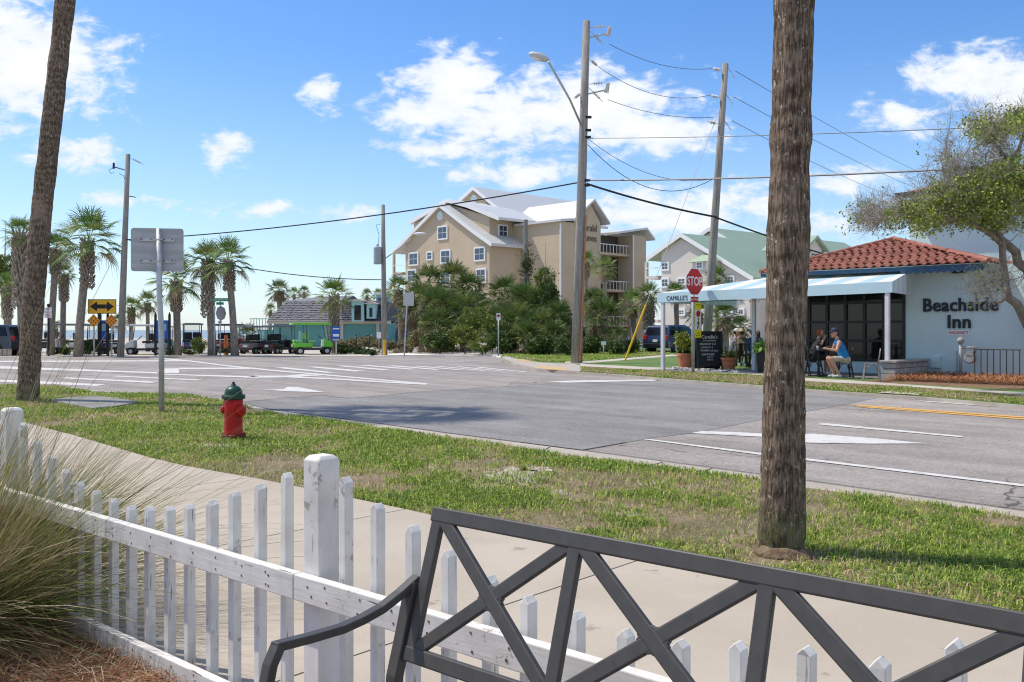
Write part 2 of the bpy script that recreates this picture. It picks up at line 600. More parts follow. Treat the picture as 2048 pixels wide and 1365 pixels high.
mat('sand_patch', (.42, .375, .31), (.25, .20, .13), .95, 5, detail=8, bump=.5, bsc=30, bdist=.01, fine=.25, fsc=40, lo=.4, hi=.66)
mat('mulch_ground', (.16, .085, .045), (.26, .16, .09), .95, 9, bump=.8, bsc=30, bdist=.02, fine=.4)
mat('sea', (.20, .27, .30), (.24, .31, .34), .5, .05, spec=.5)
vmat('grass_blade', .65, .35)
vmat('dry_grass', .6, .3)
vmat('leaf', .55, .2, .22)
vmat('needle', .8, .1, .2)

# ------------------------------------------------------------------ ground, sea, road
b = MB(); b.sheet([(-900, -60, -.05), (900, -60, -.05), (900, 170, -.05), (-900, 170, -.05)])
o = b.build('ground', 'sand_ground'); tag(o, 'sandy ground running out to the beach', 'ground', kind='structure')
b = MB(); b.sheet([(-4000, 165, -1.2), (4000, 165, -1.2), (4000, 5500, -1.2), (-4000, 5500, -1.2)])
o = b.build('sea', 'sea'); tag(o, 'blue grey sea behind the dunes', 'sea', kind='structure')

road_px_near = [(-700, 745), (-200, 760), (0, 772), (114, 772), (200, 782), (330, 789), (444, 801), (505, 812), (540, 820), (752, 847.4), (903, 868.6), (1040, 886), (1164, 902),
                (1523, 950.7), (1660, 969.5), (2048, 1023)]
near_line = [G(*p) for p in road_px_near]
d_r = (near_line[-1] - near_line[-4]).normalized()
near_line.append(near_line[-1] + d_r * 9)
far_px = [(2048, 814), (2008, 810.5), (1850, 798), (1660, 785.7), (1523, 775), (1321, 760), (1230, 752), (1162, 748), (1120, 745), (1075, 742), (1030, 733), (1005, 724), (1000, 717), (985, 713.5),
          (860, 712), (760, 713), (560, 713.5), (380, 713.5), (0, 715), (-700, 716)]
far_line = [G(*p) for p in far_px]
far_line.insert(0, far_line[0] + Vector((.70, -.714, 0)) * 12)
b = MB(); b.sheet(near_line + far_line)
o = b.build('road', 'asphalt_old'); tag(o, 'old warm grey asphalt road and junction', 'road', kind='structure')
ROAD = o


def ground_part(name, px, z, m, parent=ROAD, kind=None):
    bb = MB(); bb.sheet([G(x, y) + Vector((0, 0, z)) for x, y in px])
    oo = bb.build(name, m, parent, world=True)
    if kind: oo['kind'] = kind
    return oo

patch = [(485, 804.5), (641.7, 791), (700, 798), (780, 790), (843, 784), (994, 775), (1094, 768), (1162, 766), (1308, 763.2), (1328, 761.2), (1523, 775.8), (1660, 786.5), (1765, 794), (1700, 808), (1600, 826), (1492, 846),
         (1435, 858), (1382, 868), (1308, 876), (1252, 886), (1164, 901.3), (1040, 885.2), (903, 868), (752, 846.8), (540, 819.4), (510, 812)]
ground_part('asphalt_patch', patch, .004, 'asphalt_new')
seam = patch[:11]
for s_ in (seam, patch[19:22]):
    bb = MB()
    for p, q in zip(s_, s_[1:]):
        a_, c_ = G(*p), G(*q)
        n_ = Vector((-(c_ - a_).y, (c_ - a_).x, 0)).normalized() * .02
        bb.sheet([a_ - n_ + Vector((0, 0, .006)), c_ - n_ + Vector((0, 0, .006)), c_ + n_ + Vector((0, 0, .006)), a_ + n_ + Vector((0, 0, .006))])
    bb.build('seam_crack', 'crack', ROAD, world=True)['kind'] = 'stuff'

marks = [
    [(-60, 759), (30, 761), (213, 770), (191, 773), (-60, 762.5)],
    [(112, 757), (135, 755.6), (317, 764.6), (303, 767)],
    [(216, 753.4), (235, 752.3), (404.7, 760.3), (394, 762)],
    [(-60, 731), (0, 733), (322, 745.6), (322, 748), (0, 738), (-60, 736)],
    [(300, 748), (322, 748.4), (520, 753.6), (492, 756), (330, 750.5)],
    [(317, 738), (358, 737.4), (358, 747.2), (315, 747)],
    [(358, 736.2), (511, 736.2), (500, 739), (358, 739.2)],
    [(-60, 722.6), (0, 722.4), (377, 721.2), (377, 723.4), (0, 725), (-60, 725)],
    [(512, 752), (571, 752.2), (600, 749.5), (655, 751), (580, 755.6), (485, 757)],
    [(525.5, 780.6), (567.5, 779), (575, 774.8), (595, 775), (653.4, 786), (571, 783.4)],
    [(549, 736.3), (570, 735.4), (673, 746), (652, 746.6)], [(611, 734.5), (631, 734), (734, 742.7), (709.5, 744)],
    [(668.7, 732.4), (688, 732), (782, 740), (764, 741)], [(718.6, 731.8), (737, 731), (836.7, 739.3), (821.6, 740)],
    [(773, 732.4), (788, 731.8), (882, 739.7), (870, 740.6)], [(821.6, 732.7), (835, 732.3), (927.5, 740.6), (915.4, 741)],
    [(867, 733.3), (879, 733), (973, 741.8), (964, 742.4)], [(909.4, 734.2), (921.5, 734), (1012, 743.3), (1006, 743.9)],
    [(948.7, 735.4), (961, 735), (1054.7, 744.5), (1048.6, 745)],
    [(1092.5, 764), (1145, 762), (1321, 759.9), (1308.6, 762.7), (1130, 766.4)],
    [(1284, 880), (1299, 879.7), (1523, 907.8), (1660, 924), (2048, 970.5), (2300, 1002), (2300, 1008), (2048, 975), (1660, 928), (1523, 911.6)],
    [(1382, 867.7), (1404, 863.6), (1477, 866), (1523, 868.2), (1600, 871), (1622, 868.6), (1660, 871.4), (1759, 879), (1854, 888.6), (1746, 889), (1660, 888), (1606, 886.5), (1612, 879), (1523, 875), (1474, 872.6)],
    [(1638, 848.5), (1655, 848), (1925, 873.6), (1925, 876.3), (1640, 850.8)],
    [(1835, 802), (2048, 816), (2300, 834), (2300, 838), (2048, 818.8), (1840, 803.6)],
]
for m_ in marks:
    ground_part('road_marking', m_, .008, 'paint_white')
def strip(pts, w):
    return [(x, y - w / 2) for x, y in pts] + [(x, y + w / 2) for x, y in reversed(pts)]
ground_part('road_marking', strip([(300, 716), (342, 719.3), (383, 723.2), (465, 733.7), (519.5, 739), (540, 741.5), (631, 749), (752, 760), (855, 769)], 2.4), .0095, 'paint_white')
ground_part('road_marking', strip([(571, 754.4), (653, 758), (780, 765.6), (852, 769.4)], 2.6), .0085, 'paint_white')
ground_part('yellow_line', [(1704, 811), (1730, 811.6), (2048, 834.4), (2300, 854), (2300, 857), (2048, 836.7), (1712, 812.6)], .008, 'paint_yellow')
ground_part('yellow_line', [(1714, 814), (1740, 815), (2048, 838), (2300, 858.6), (2300, 861.8), (2048, 840.4), (1722, 815.4)], .008, 'paint_yellow')

# concrete gutter along the near verge, in poured lengths
grass_px = [(-700, 747), (-200, 761), (0, 773.6), (114, 773.6), (152, 781), (183, 787.6), (300, 791), (381, 794), (444, 804), (505, 819), (548, 830), (614, 837.6), (684.7, 848.4), (780, 863), (843, 871.7), (994, 890),
            (1040, 899.5), (1162, 919), (1284, 933.5), (1401, 948), (1523, 961.5), (1606, 978), (1820.7, 1005.6), (2048, 1038), (2300, 1074)]
grass_line = [G(*p) for p in grass_px]
g_root = MB(); g_root.sheet([p + Vector((0, 0, .003)) for p in near_line[3:]] + [p + Vector((0, 0, .003)) for p in reversed(grass_line[3:])])
gut = g_root.build('gutter', 'concrete_gutter'); tag(gut, 'flush concrete gutter between near verge and asphalt', 'gutter', kind='structure')
for jx, jy, kx, ky in ((1424, 938, 1398, 948), (1325, 925.5, 1296, 934), (1100, 895, 1080, 906)):
    p, q = G(jx, jy), G(kx, ky)
    n_ = Vector((-(q - p).y, (q - p).x, 0)).normalized() * .008
    bb = MB(); bb.sheet([v + Vector((0, 0, .007)) for v in (p - n_, q - n_, q + n_, p + n_)])
    bb.build('joint', 'crack', gut, world=True)

# dark open joint between asphalt and gutter
bb = MB()
for p_, q_ in zip(near_line[6:], near_line[7:]):
    n_ = Vector((-(q_ - p_).y, (q_ - p_).x, 0)).normalized() * .013
    bb.sheet([v + Vector((0, 0, .0105)) for v in (p_ - n_, q_ - n_, q_ + n_, p_ + n_)])
bb.build('joint', 'crack', gut, world=True)['kind'] = 'stuff'
# verge of soil under the turf
walk_px = [(-400, 790), (-120, 815), (0, 838), (54.6, 849.8), (142, 872.7), (228.5, 898), (304.7, 921), (368, 936), (431.7, 947.6), (518, 962.8), (601.6, 980), (707, 1002.4), (855, 1033.8), (898.6, 1046), (1115, 1089),
           (1602, 1186), (2025, 1268), (2500, 1360)]
walk_line = [G(*p) for p in walk_px]
b = MB(); b.sheet([p + Vector((0, 0, .012)) for p in grass_line[1:]] + [p + Vector((0, 0, .012)) for p in reversed(walk_line)])
o = b.build('verge', 'soil'); tag(o, 'patchy grass verge with bare sandy spots', 'verge', kind='structure')
rs_s = random.Random(9)
for cx_, cy_, rx_, ry_ in ((1030, 957, 62, 20), (975, 972, 40, 9), (1075, 940, 42, 8), (440, 897, 48, 9), (495, 905, 26, 5), (190, 790, 44, 4)):
    ring = []
    for k in range(26):
        a_ = 2 * math.pi * k / 26; j = rs_s.uniform(.6, 1.15)
        ring.append(G(cx_ + rx_ * j * math.cos(a_), cy_ + ry_ * j * math.sin(a_)) + Vector((0, 0, .016)))
    bb = MB(); bb.sheet(ring); bb.build('sand_patch', 'sand_patch', o, world=True)
VERGE_POLY = [(p.x, p.y) for p in grass_line[1:]] + [(p.x, p.y) for p in reversed(walk_line)]

# ------------------------------------------------------------------ fence frame and near sidewalk
FD = Vector((.751, -.660, 0))            # fence direction, towards the near end
FN = Vector((.660, .751, 0))             # away from the camera
FP = Vector((-.67, 3.21, 0))             # middle post
def fence(t, n=0.0, z=0.0):
    return FP + FD * t + FN * n + Vector((0, 0, z))

# sidewalk slabs: cut between the fence line and the verge by joints square to the fence
walk = thing('sidewalk', None, None, (0, 0, 0)); walk['kind'] = 'structure'; tag(walk, 'pale tan concrete sidewalk behind the picket fence', 'sidewalk')
wl = [( (p - FP).dot(FD), (p - FP).dot(FN) ) for p in walk_line]
def walk_n(t):
    for (t0, n0), (t1, n1) in zip(wl, wl[1:]):
        if min(t0, t1) <= t <= max(t0, t1):
            return n0 + (n1 - n0) * (t - t0) / (t1 - t0)
    return wl[-1][1] if t > wl[-1][0] else wl[0][1]
joint_ts = [-13.5, -11, -8.3, -5.6, -2.95, -.72, 1.9, 4.6, 6.5]
j0 = (G(1287, 1125) - FP).dot(FD)
joint_ts = [j0 + k for k in (-16, -13, -10.1, -7.3, -4.6, -2.3, 0, 2.4, 4.4)]
for t0, t1 in zip(joint_ts, joint_ts[1:]):
    e = .007
    k = max(2, int((t1 - t0) / .35))
    top = [t0 + e + (t1 - t0 - 2 * e) * i / k for i in range(k + 1)]
    poly = [fence(t, walk_n(t)) for t in top] + [fence(t1 - e, .02 if t1 > -6 else 0), fence(t0 + e, .02)]
    b = MB(); b.prism([p + Vector((0, 0, -.04)) for p in poly], (0, 0, .064))
    b.build('slab', 'concrete_walk', walk, world=True)
# a crack that runs from the joint, and the dark earth under the joints
b = MB(); b.sheet([fence(t, n, .016) for t, n in ((-14, 0.05), (4.3, .05), (4.3, 3), (-14, 3))])
b.build('joint_bed', 'crack', walk, world=True)

# planting bed on the camera's side of the fence
b = MB(); b.sheet([fence(-9, .02, .03), fence(6, .02, .03), fence(6, -8, .03), fence(-9, -8, .03)])
o = b.build('mulch_bed', 'mulch_ground'); tag(o, 'bed of brown pine straw mulch inside the fence', 'mulch', kind='structure')

# ------------------------------------------------------------------ turf
def turf(name, label, poly, n_try, zmin, dens_pow, h_rng, w_rng, seed, patch_=True, z0=.012, bright=1.0, dryness=0.0, ymax=60, xlim=(-20, 20)):
    rs = np.random.RandomState(seed)
    xs = np.array([p[0] for p in poly]); ys = np.array([p[1] for p in poly])
    x0, x1 = max(xs.min(), xlim[0]), min(xs.max(), xlim[1])
    y0, y1 = max(ys.min(), zmin), min(ys.max(), ymax)
    x = rs.uniform(x0, x1, n_try); y = y0 * (y1 / y0) ** rs.uniform(0, 1, n_try)      # more blades near, fewer far
    keep = in_poly(x, y, poly) & (np.abs(x) < y * .62 + .6)
    x, y = x[keep], y[keep]
    pn = vnoise(x, y, .9, 1) * .5 + vnoise(x, y, 2.6, 2) * .32 + vnoise(x, y, 7, 3) * .18
    edge = vnoise(x, y, 14, 5)
    if patch_:
        k2 = rs.uniform(0, 1, len(x)) < np.clip((pn - .27) * 3.4, .06, 1)
        # bare sandy spot near the gutter and round the hydrant foot
        for (cx_, cy_), rr in (((G(1020, 955).x, G(1020, 955).y), .75), ((G(455, 895).x, G(455, 895).y), .55), ((G(190, 792).x, G(190, 792).y), 1.0), ((G(1560, 1118).x, G(1560, 1118).y), .26)):
            d = np.hypot((x - cx_) * .8, y - cy_) / rr + (edge - .5) * .9
            k2 &= ~((d < .8) & (rs.uniform(0, 1, len(x)) < .72))
        x, y, pn = x[k2], y[k2], pn[k2]
    N = len(x)
    far = np.clip(y / 9, .8, 3)
    h = rs.uniform(*h_rng, N) * (0.7 + .6 * pn) * far ** .35
    wd = rs.uniform(*w_rng, N) * far
    az = rs.uniform(0, 2 * np.pi, N)
    lean = rs.uniform(.3, 1.25, N)
    d = np.c_[np.cos(az), np.sin(az), np.zeros(N)]
    p0 = np.c_[x, y, np.full(N, z0)]
    p1 = p0 + d * (h * lean * .35)[:, None] + np.c_[np.zeros(N), np.zeros(N), h * .62]
    p2 = p0 + d * (h * lean)[:, None] + np.c_[np.zeros(N), np.zeros(N), h * (1.05 - .45 * lean)]
    path = np.stack([p0, p1, p2], 1)
    ws = np.stack([wd, wd * .85, wd * .12], 1)
    ang = rs.uniform(0, 2 * np.pi, N)
    side = np.c_[-np.sin(az) * .9 + .3 * np.cos(ang), np.cos(az) * .9 + .3 * np.sin(ang), rs.uniform(-.2, .2, N)]
    side /= np.linalg.norm(side, axis=1)[:, None]
    green = np.array([.24, .37, .05]); lime = np.array([.46, .53, .10]); dry = np.array([.50, .40, .22]); dark = np.array([.11, .19, .03])
    u = rs.uniform(0, 1, N)
    m = np.clip((.53 - pn) * 3.4 + .05 + dryness, .04, .92)
    c = np.where((u < m)[:, None], dry, np.where((u < m + .35)[:, None], green, np.where((u < m + .60)[:, None], lime, dark)))
    c = c * rs.uniform(.5, 1.4, N)[:, None] * bright
    o = link_mesh(ribbons(name, path, ws, side, c, 'grass_blade'), name)
    return tag(o, label, 'grass', kind='stuff')

turf('grass', 'short patchy green and straw coloured grass on the near verge', VERGE_POLY, 1150000, 4.2, 1, (.026, .070), (.0045, .0105), 3, ymax=24, xlim=(-14, 7))
# ------------------------------------------------------------------ picket fence
painted_wood('white_wood', (55, 55, 3.0), True)
painted_wood('white_rail', (3.0, 55, 55), False)
mat('nail_rust', (.10, .055, .03), (.25, .13, .07), .9, 40)
fence_o = thing('picket_fence', 'weathered white wooden picket fence along the sidewalk', 'fence', fence(0), math.atan2(FD.y, FD.x))
# local x runs along FD, local y = FN
def picket_mesh(h, w=.036, seed=0):
    r_ = random.Random(seed)
    b = MB()
    e = w / 2
    j = lambda s: r_.uniform(-s, s)
    tw = j(.05)
    m_ = Matrix.Rotation(tw, 3, 'Z')
    lvl = [(.028, e), (h - .020, e), (h, e)]
    vs = []
    for z, k in lvl[:2]:
        for sx, sy in ((-1, -1), (1, -1), (1, 1), (-1, 1)):
            vs.append(m_ @ Vector((sx * k, sy * k, z + (j(.003) if z > .1 else 0))))
    # sawn point: two slopes that meet in a ridge
    vs += [m_ @ Vector((0, -e, h)), m_ @ Vector((0, e, h))]
    b.add(vs, [(0, 3, 2, 1), (0, 1, 5, 4), (1, 2, 6, 5), (2, 3, 7, 6), (3, 0, 4, 7), (4, 5, 8), (6, 7, 9), (5, 6, 9, 8), (7, 4, 8, 9)])
    return b
def lerp_tab(tab, t):
    for (a, ha), (c, hc) in zip(tab, tab[1:]):
        if a <= t <= c:
            return ha + (hc - ha) * (t - a) / (c - a)
    return tab[0][1] if t < tab[0][0] else tab[-1][1]
tab_l = [(-2.55, .96), (-2.37, .88), (-2.2, .82), (-2.03, .765), (-1.876, .722), (-1.7, .70), (-1.526, .682), (-1.355, .672), (-1.188, .688), (-1.02, .711), (-.861, .739), (-.689, .776), (-.527, .829), (-.355, .877), (-.185, .937)]
tab_r = [(.149, .957), (.311, .888), (.48, .84), (.638, .787), (.8085, .741), (.953, .71), (1.121, .70), (1.279, .686), (1.44, .695), (1.594, .724), (1.76, .75), (1.921, .765), (2.07, .834), (2.24, .89), (2.4, .95)]
tab_ll = [(t - 2.70, h) for t, h in tab_l]
for i, (t, h) in enumerate(tab_ll[4:] + tab_l + tab_r):
    bb = picket_mesh(h, seed=i)
    bb.v = [(x + t, y + rnd.uniform(-.002, .002), z) for x, y, z in bb.v]
    bb.build('picket', 'white_wood', fence_o, bevel=.0028)
def post(t, h, w=.088):
    e = w / 2; c = .015
    bb = MB()
    vs = [(t + sx * e, sy * e, z) for z in (0.0, h - c) for sx, sy in ((-1, -1), (1, -1), (1, 1), (-1, 1))]
    k = e - .014
    vs += [(t + sx * k, sy * k, h) for sx, sy in ((-1, -1), (1, -1), (1, 1), (-1, 1))]
    bb.add(vs, [(0, 3, 2, 1)] + [(i, (i + 1) % 4, 4 + (i + 1) % 4, 4 + i) for i in range(4)] + [(4 + i, 4 + (i + 1) % 4, 8 + (i + 1) % 4, 8 + i) for i in range(4)] + [(8, 9, 10, 11)])
    bb.build('post', 'white_wood', fence_o, bevel=.004)
post(0.015, 1.018); post(-2.70, 1.03); post(-5.4, 1.03); post(2.62, 1.02)
y1 = -.046; th = .038
for t0, t1 in ((-4.8, -2.72), (-2.715, -.033), (-.029, 2.66)):
    for z0, z1 in ((.525, .614), (.033, .122)):
        bb = MB(); bb.span((t0, y1 - th, z0), (t1, y1, z1))
        bb.build('rail', 'white_rail', fence_o, bevel=.004)
k = 0
for t, h in tab_l[4:] + tab_r[:-2] + [(-.2, 1), (.06, 1)]:
    for zz in (.548, .59, .06, .10):
        bb = MB(); bb.lathe([(.0045, 0), (.0045, .0012)], 8, axis='Y', c=(t + rnd.uniform(-.012, .012), y1 - th - .0012, zz + rnd.uniform(-.008, .008)))
        bb.build('nail', 'nail_rust', fence_o)

# ------------------------------------------------------------------ bench
mat('bench_metal', (.050, .046, .041), (.060, .055, .049), .5, 30, spec=.45, fine=.06, fsc=200, bump=.08, bsc=300, bdist=.001)
bl = W(872, 1013, 2.36); br_ = Vector((.835, 1.465, bl.z))
BX = (br_ - bl).normalized()                      # along the bench
BN = Vector((-BX.y, BX.x, 0)).normalized()        # away from the camera
if BN.y < 0: BN = -BN
PIT = (br_ - bl).length / 3
bench = thing('garden_bench', 'dark grey metal bench with crossed bars in its back', 'bench', (bl.x, bl.y, .04), math.atan2(BX.y, BX.x))
# local: x along the bench, y away from the camera, z up from the bed
TOP = bl.z - .04
BOT = .615                                          # lower back rail
REC = .105                                         # recline: the foot of the back lies nearer the camera
def bk(x, z): return Vector((x, -(TOP - z) / (TOP - BOT) * REC, z))
bw, bt = .0375, .021
nrm = Vector((0, (TOP - BOT), -REC)).normalized()   # normal of the back, to the far side
upb = (bk(0, TOP) - bk(0, BOT)).normalized()
def flat(p, q, w=bw, t=bt, ext=0.0, name='bar', bev=.004):
    p, q = Vector(p), Vector(q)
    d = (q - p).normalized()
    bb = MB(); bb.bar(p - d * ext, q + d * ext, t, w, up=d.cross(nrm)) 
    return bb.build(name, 'bench_metal', bench, bevel=bev)
L3 = 3 * PIT
flat(bk(-.002, TOP - bw / 2), bk(L3, TOP - bw / 2), name='top_rail')
flat(bk(0, BOT), bk(L3, BOT), name='lower_rail')
for i in range(4):
    flat(bk(i * PIT + (.02 if i == 0 else 0), TOP - .006), bk(i * PIT + (.02 if i == 0 else 0), BOT - .015), t=bt - .0025, w=bw * .92, name='upright')
for i in range(3):
    x0, x1 = i * PIT + (.034 if i == 0 else .014), (i + 1) * PIT - .010
    a_, b_, c_, d_ = bk(x0, TOP - bw * .62), bk(x1, BOT + bw * .3), bk(x0, BOT + bw * .3), bk(x1, TOP - bw * .62)
    flat(a_, b_, t=bt - .003, w=bw * .92, name='cross_bar')
    flat(c_, d_, t=bt - .006, w=bw * .92, name='cross_bar')
    m_ = (a_ + b_) / 2
    e1, e2 = (b_ - a_).normalized(), (d_ - c_).normalized()
    ring = []
    for p_, q_ in ((e1, e2), (e2, -e1), (-e1, -e2), (-e2, e1)):
        sn = p_.cross(q_).length
        cc_ = (p_ + q_) * (bw / 2 / sn)
        ring += [cc_ + p_ * .010, cc_ + (p_ + q_) * .0022, cc_ + q_ * .010]
    bb = MB(); bb.prism([m_ + v - nrm * (bt / 2 - .0038) for v in ring], nrm * (bt - .0076))
    bb.build('cross_plate', 'bench_metal', bench, bevel=.002)
# seat, legs and arms
for e in (0, 1):
    x = -.016 if e == 0 else L3 + .016
    xx = Vector((x, 0, 0))
    zt = .768
    pts = [(-.05, zt + .016), (-.11, zt - .012), (-.17, zt - .034), (-.23, zt - .046), (-.29, zt - .053), (-.38, zt - .052), (-.475, zt - .048)]
    bb = MB()
    prev = None
    def ribbon(pts, w, t):
        mb = MB(); vs = []; fs = []
        P3 = [Vector((x, p[0], p[1])) for p in pts]
        for i, p in enumerate(P3):
            d = (P3[min(i + 1, len(P3) - 1)] - P3[max(i - 1, 0)]).normalized()
            u = Vector((1, 0, 0)).cross(d).normalized()
            for sx, su in ((-1, -1), (1, -1), (1, 1), (-1, 1)):
                vs.append(p + Vector((sx * w / 2, 0, 0)) + u * su * t / 2)
        for i in range(len(P3) - 1):
            for k2 in range(4):
                fs.append((i * 4 + k2, i * 4 + (k2 + 1) % 4, (i + 1) * 4 + (k2 + 1) % 4, (i + 1) * 4 + k2))
        fs += [(3, 2, 1, 0), tuple((len(P3) - 1) * 4 + k2 for k2 in range(4))]
        return mb.add(vs, fs)
    ribbon(pts, .027, .020).build('armrest', 'bench_metal', bench, bevel=.003)
    ribbon([(-.463, zt - .045), (-.485, zt - .085), (-.505, zt - .17), (-.52, .30), (-.53, 0)], .030, .022).build('leg', 'bench_metal', bench, bevel=.003)
    ribbon([(-.062, zt + .01), (-.095, .66), (-.125, .56), (-.14, .42), (-.09, .2), (-.02, 0)], .034, .030).build('leg', 'bench_metal', bench, bevel=.003)
for k in range(7):
    y = -.15 - k * .05
    bb = MB(); bb.box((L3 / 2, y, .405), (L3 + .02, .040, .012)); bb.build('seat_slat', 'bench_metal', bench, bevel=.003)

# ------------------------------------------------------------------ ornamental grass clump and pine straw
def tuft(name, label, base, n, seed, spread, length, droop, wid=.0032, tilt=(0.25, .05), pal=None, cat='grass clump', segs=8):
    rs = np.random.RandomState(seed)
    az = rs.uniform(0, 2 * np.pi, n)
    rad = spread * np.sqrt(rs.uniform(0, 1, n))
    p0 = np.c_[base[0] + rad * np.cos(az), base[1] + rad * np.sin(az), np.full(n, base[2])]
    Ln = length * np.where(rs.uniform(0, 1, n) < .955, rs.uniform(.36, .70, n), rs.uniform(.7, 1.1, n))
    oaz = az + rs.normal(0, .7, n)
    el = np.clip(rs.normal(1.10, .30, n) - rad / spread * .35, .25, 1.5)
    dirv = np.c_[np.cos(oaz) * np.cos(el), np.sin(oaz) * np.cos(el), np.sin(el)]
    dirv += np.array([tilt[0], tilt[1], 0])
    dirv /= np.linalg.norm(dirv, axis=1)[:, None]
    dr = droop * rs.uniform(.2, 1.6, n)
    ts = np.linspace(0, 1, segs)
    path = p0[:, None, :] + dirv[:, None, :] * (Ln[:, None] * ts[None, :])[:, :, None]
    path[:, :, 2] -= (dr * Ln)[:, None] * ts[None, :] ** 2.2
    path[:, :, 2] = np.maximum(path[:, :, 2], base[2] + .01)
    wdt = wid * rs.uniform(.6, 1.3, n)[:, None] * np.linspace(1, .25, segs)[None, :]
    sd = np.cross(dirv, rs.normal(0, 1, (n, 3))); sd /= np.linalg.norm(sd, axis=1)[:, None]
    pal = np.array(pal if pal is not None else [[.17, .19, .05], [.30, .25, .12], [.42, .34, .20], [.10, .14, .03], [.25, .14, .07]])
    c = pal[rs.randint(0, len(pal), n)] * rs.uniform(.75, 1.3, n)[:, None]
    o = link_mesh(ribbons(name, path - np.array(base), wdt, sd, c, 'dry_grass'), name, base)
    return tag(o, label, cat)

tuft('grass_clump', 'wispy green and tan muhly grass clump in front of the fence', (-2.80, 4.40, .03), 8500, 5, .38, 1.85, .22, tilt=(.17, -.10), wid=.0046, pal=[[.20, .25, .06], [.31, .29, .13], [.50, .42, .26], [.12, .17, .035], [.30, .18, .10], [.25, .28, .09], [.42, .32, .19]])
tuft('grass_clump', 'smaller green grass tuft arching over the mulch below the big clump', (-1.95, 2.55, .03), 60, 8, .10, .85, .5, wid=.008, tilt=(.5, .1), pal=[[.12, .19, .05], [.17, .23, .07], [.30, .32, .16]])

rs = np.random.RandomState(4)
n = 16000
t = rs.uniform(-3.2, .6, n); nn = rs.uniform(-1.5, -.02, n)
p0 = np.c_[FP.x + FD.x * t + FN.x * nn, FP.y + FD.y * t + FN.y * nn, rs.uniform(.03, .075, n)]
az = rs.uniform(0, 2 * np.pi, n); ln = rs.uniform(.05, .16, n)
dv = np.c_[np.cos(az), np.sin(az), rs.uniform(-.25, .35, n)]
path = np.stack([p0, p0 + dv * ln[:, None] * .5 + np.array([0, 0, .008]), p0 + dv * ln[:, None]], 1)
pal = np.array([[.30, .15, .07], [.42, .26, .13], [.20, .09, .05], [.50, .38, .24], [.36, .15, .09]])
c = pal[rs.randint(0, 5, n)] * rs.uniform(.7, 1.2, n)[:, None]
sd = np.cross(dv, [0, 0, 1.0]); sd /= np.linalg.norm(sd, axis=1)[:, None]
o = link_mesh(ribbons('pine_straw', path, np.full((n, 3), .0028), sd, c, 'needle'), 'pine_straw')
tag(o, 'brown pine straw needles strewn inside the fence', 'mulch', kind='stuff')

# ------------------------------------------------------------------ fire hydrant
mat('hydrant_red', (.50, .010, .008), (.36, .010, .008), .42, 6, speck=(26, .66, (.16, .02, .015)), bump=.35, bsc=60, bdist=.006, spec=.3)
mat('hydrant_green', (.010, .065, .040), (.016, .05, .034), .38, 6, bump=.2, bsc=60, spec=.35)
mat('hydrant_rust', (.22, .035, .02), (.10, .03, .02), .8, 9, bump=.4)
hp = G(467, 881)
hy = thing('fire_hydrant', 'red fire hydrant with a dark green bonnet on the verge', 'fire hydrant', (hp.x, hp.y, 0), R(28))
MB().lathe([(.150, -.02), (.158, .0), (.158, .032), (.150, .036), (.150, .045), (.158, .049), (.158, .076), (.145, .084)], 28).build('base_flange', 'hydrant_rust', hy, smooth=False, bevel=.003)
MB().lathe([(.122, .08), (.118, .10), (.115, .30), (.119, .42), (.122, .52), (.118, .545)], 32).build('barrel', 'hydrant_red', hy, smooth=True)
MB().lathe([(.120, .535), (.150, .548), (.152, .585), (.146, .592), (.116, .600), (.112, .640), (.098, .675), (.070, .704), (.036, .718), (.030, .722), (.030, .735), (.020, .738), (.018, .765), (.010, .768)], 28).build('bonnet', 'hydrant_green', hy, smooth=False, bevel=.002)
for k in range(8):
    a_ = k * math.pi / 4
    MB().lathe([(.012, .084), (.012, .098)], 6, c=(.140 * math.cos(a_), .140 * math.sin(a_), 0)).build('bolt', 'hydrant_rust', hy)
    MB().lathe([(.010, .590), (.010, .602)], 6, c=(.136 * math.cos(a_), .136 * math.sin(a_), 0)).build('bolt', 'hydrant_green', hy)
def nozzle(ang, r, ln, z):
    bb = MB(); bb.M = Matrix.Rotation(ang, 4, 'Z') @ Matrix.Translation((0, 0, z))
    bb.lathe([(r * .78, .09), (r * .78, .118), (r, .122), (r, .122 + ln * .5), (r * .86, .122 + ln * .75), (r * .4, .122 + ln * .78), (r * .34, .122 + ln * 1.15), (r * .2, .122 + ln * 1.2)], 22, axis='X')
    return bb.build('outlet_cap', 'hydrant_red', hy, bevel=.002)
nozzle(R(-58), .076, .055, .395)
nozzle(R(152), .052, .045, .405); nozzle(R(32), .052, .045, .405)

# ------------------------------------------------------------------ slab in the verge and road sign seen from behind
mat('galvanised', (.42, .43, .44), (.52, .53, .54), .55, 9, metal=.55, fine=.08, fsc=30)
mat('sign_aluminium', (.34, .345, .35), (.43, .43, .44), .5, 1.2, metal=.45, stretch=(1, 1, 7), fine=.1, fsc=24)
b = MB(); b.prism([G(x, y) + Vector((0, 0, .0)) for x, y in ((101.6, 806.7), (137, 801.6), (193, 799), (236, 804), (277, 811.7), (228.5, 820.6), (185, 824.4), (140, 816))], (0, 0, .075))
o = b.build('concrete_slab', 'concrete_grey', bevel=.01); tag(o, 'grey concrete utility slab lying in the grass near the left palm', 'slab')
sp = G(323, 828)
s_ = thing('road_sign', 'grey back of a large rectangular road sign on a round post', 'sign', (sp.x, sp.y, 0), R(10))
bt_ = lambda py: H - (py - HY) * sp.y / F
MB().tube([(0, 0, -.1), (0, 0, 1.4), (-.035, 0, 2.05), (-.04, 0, bt_(458))], .047, 14).build('pole', 'galvanised', s_, smooth=True)
zc = (bt_(456) + bt_(543)) / 2
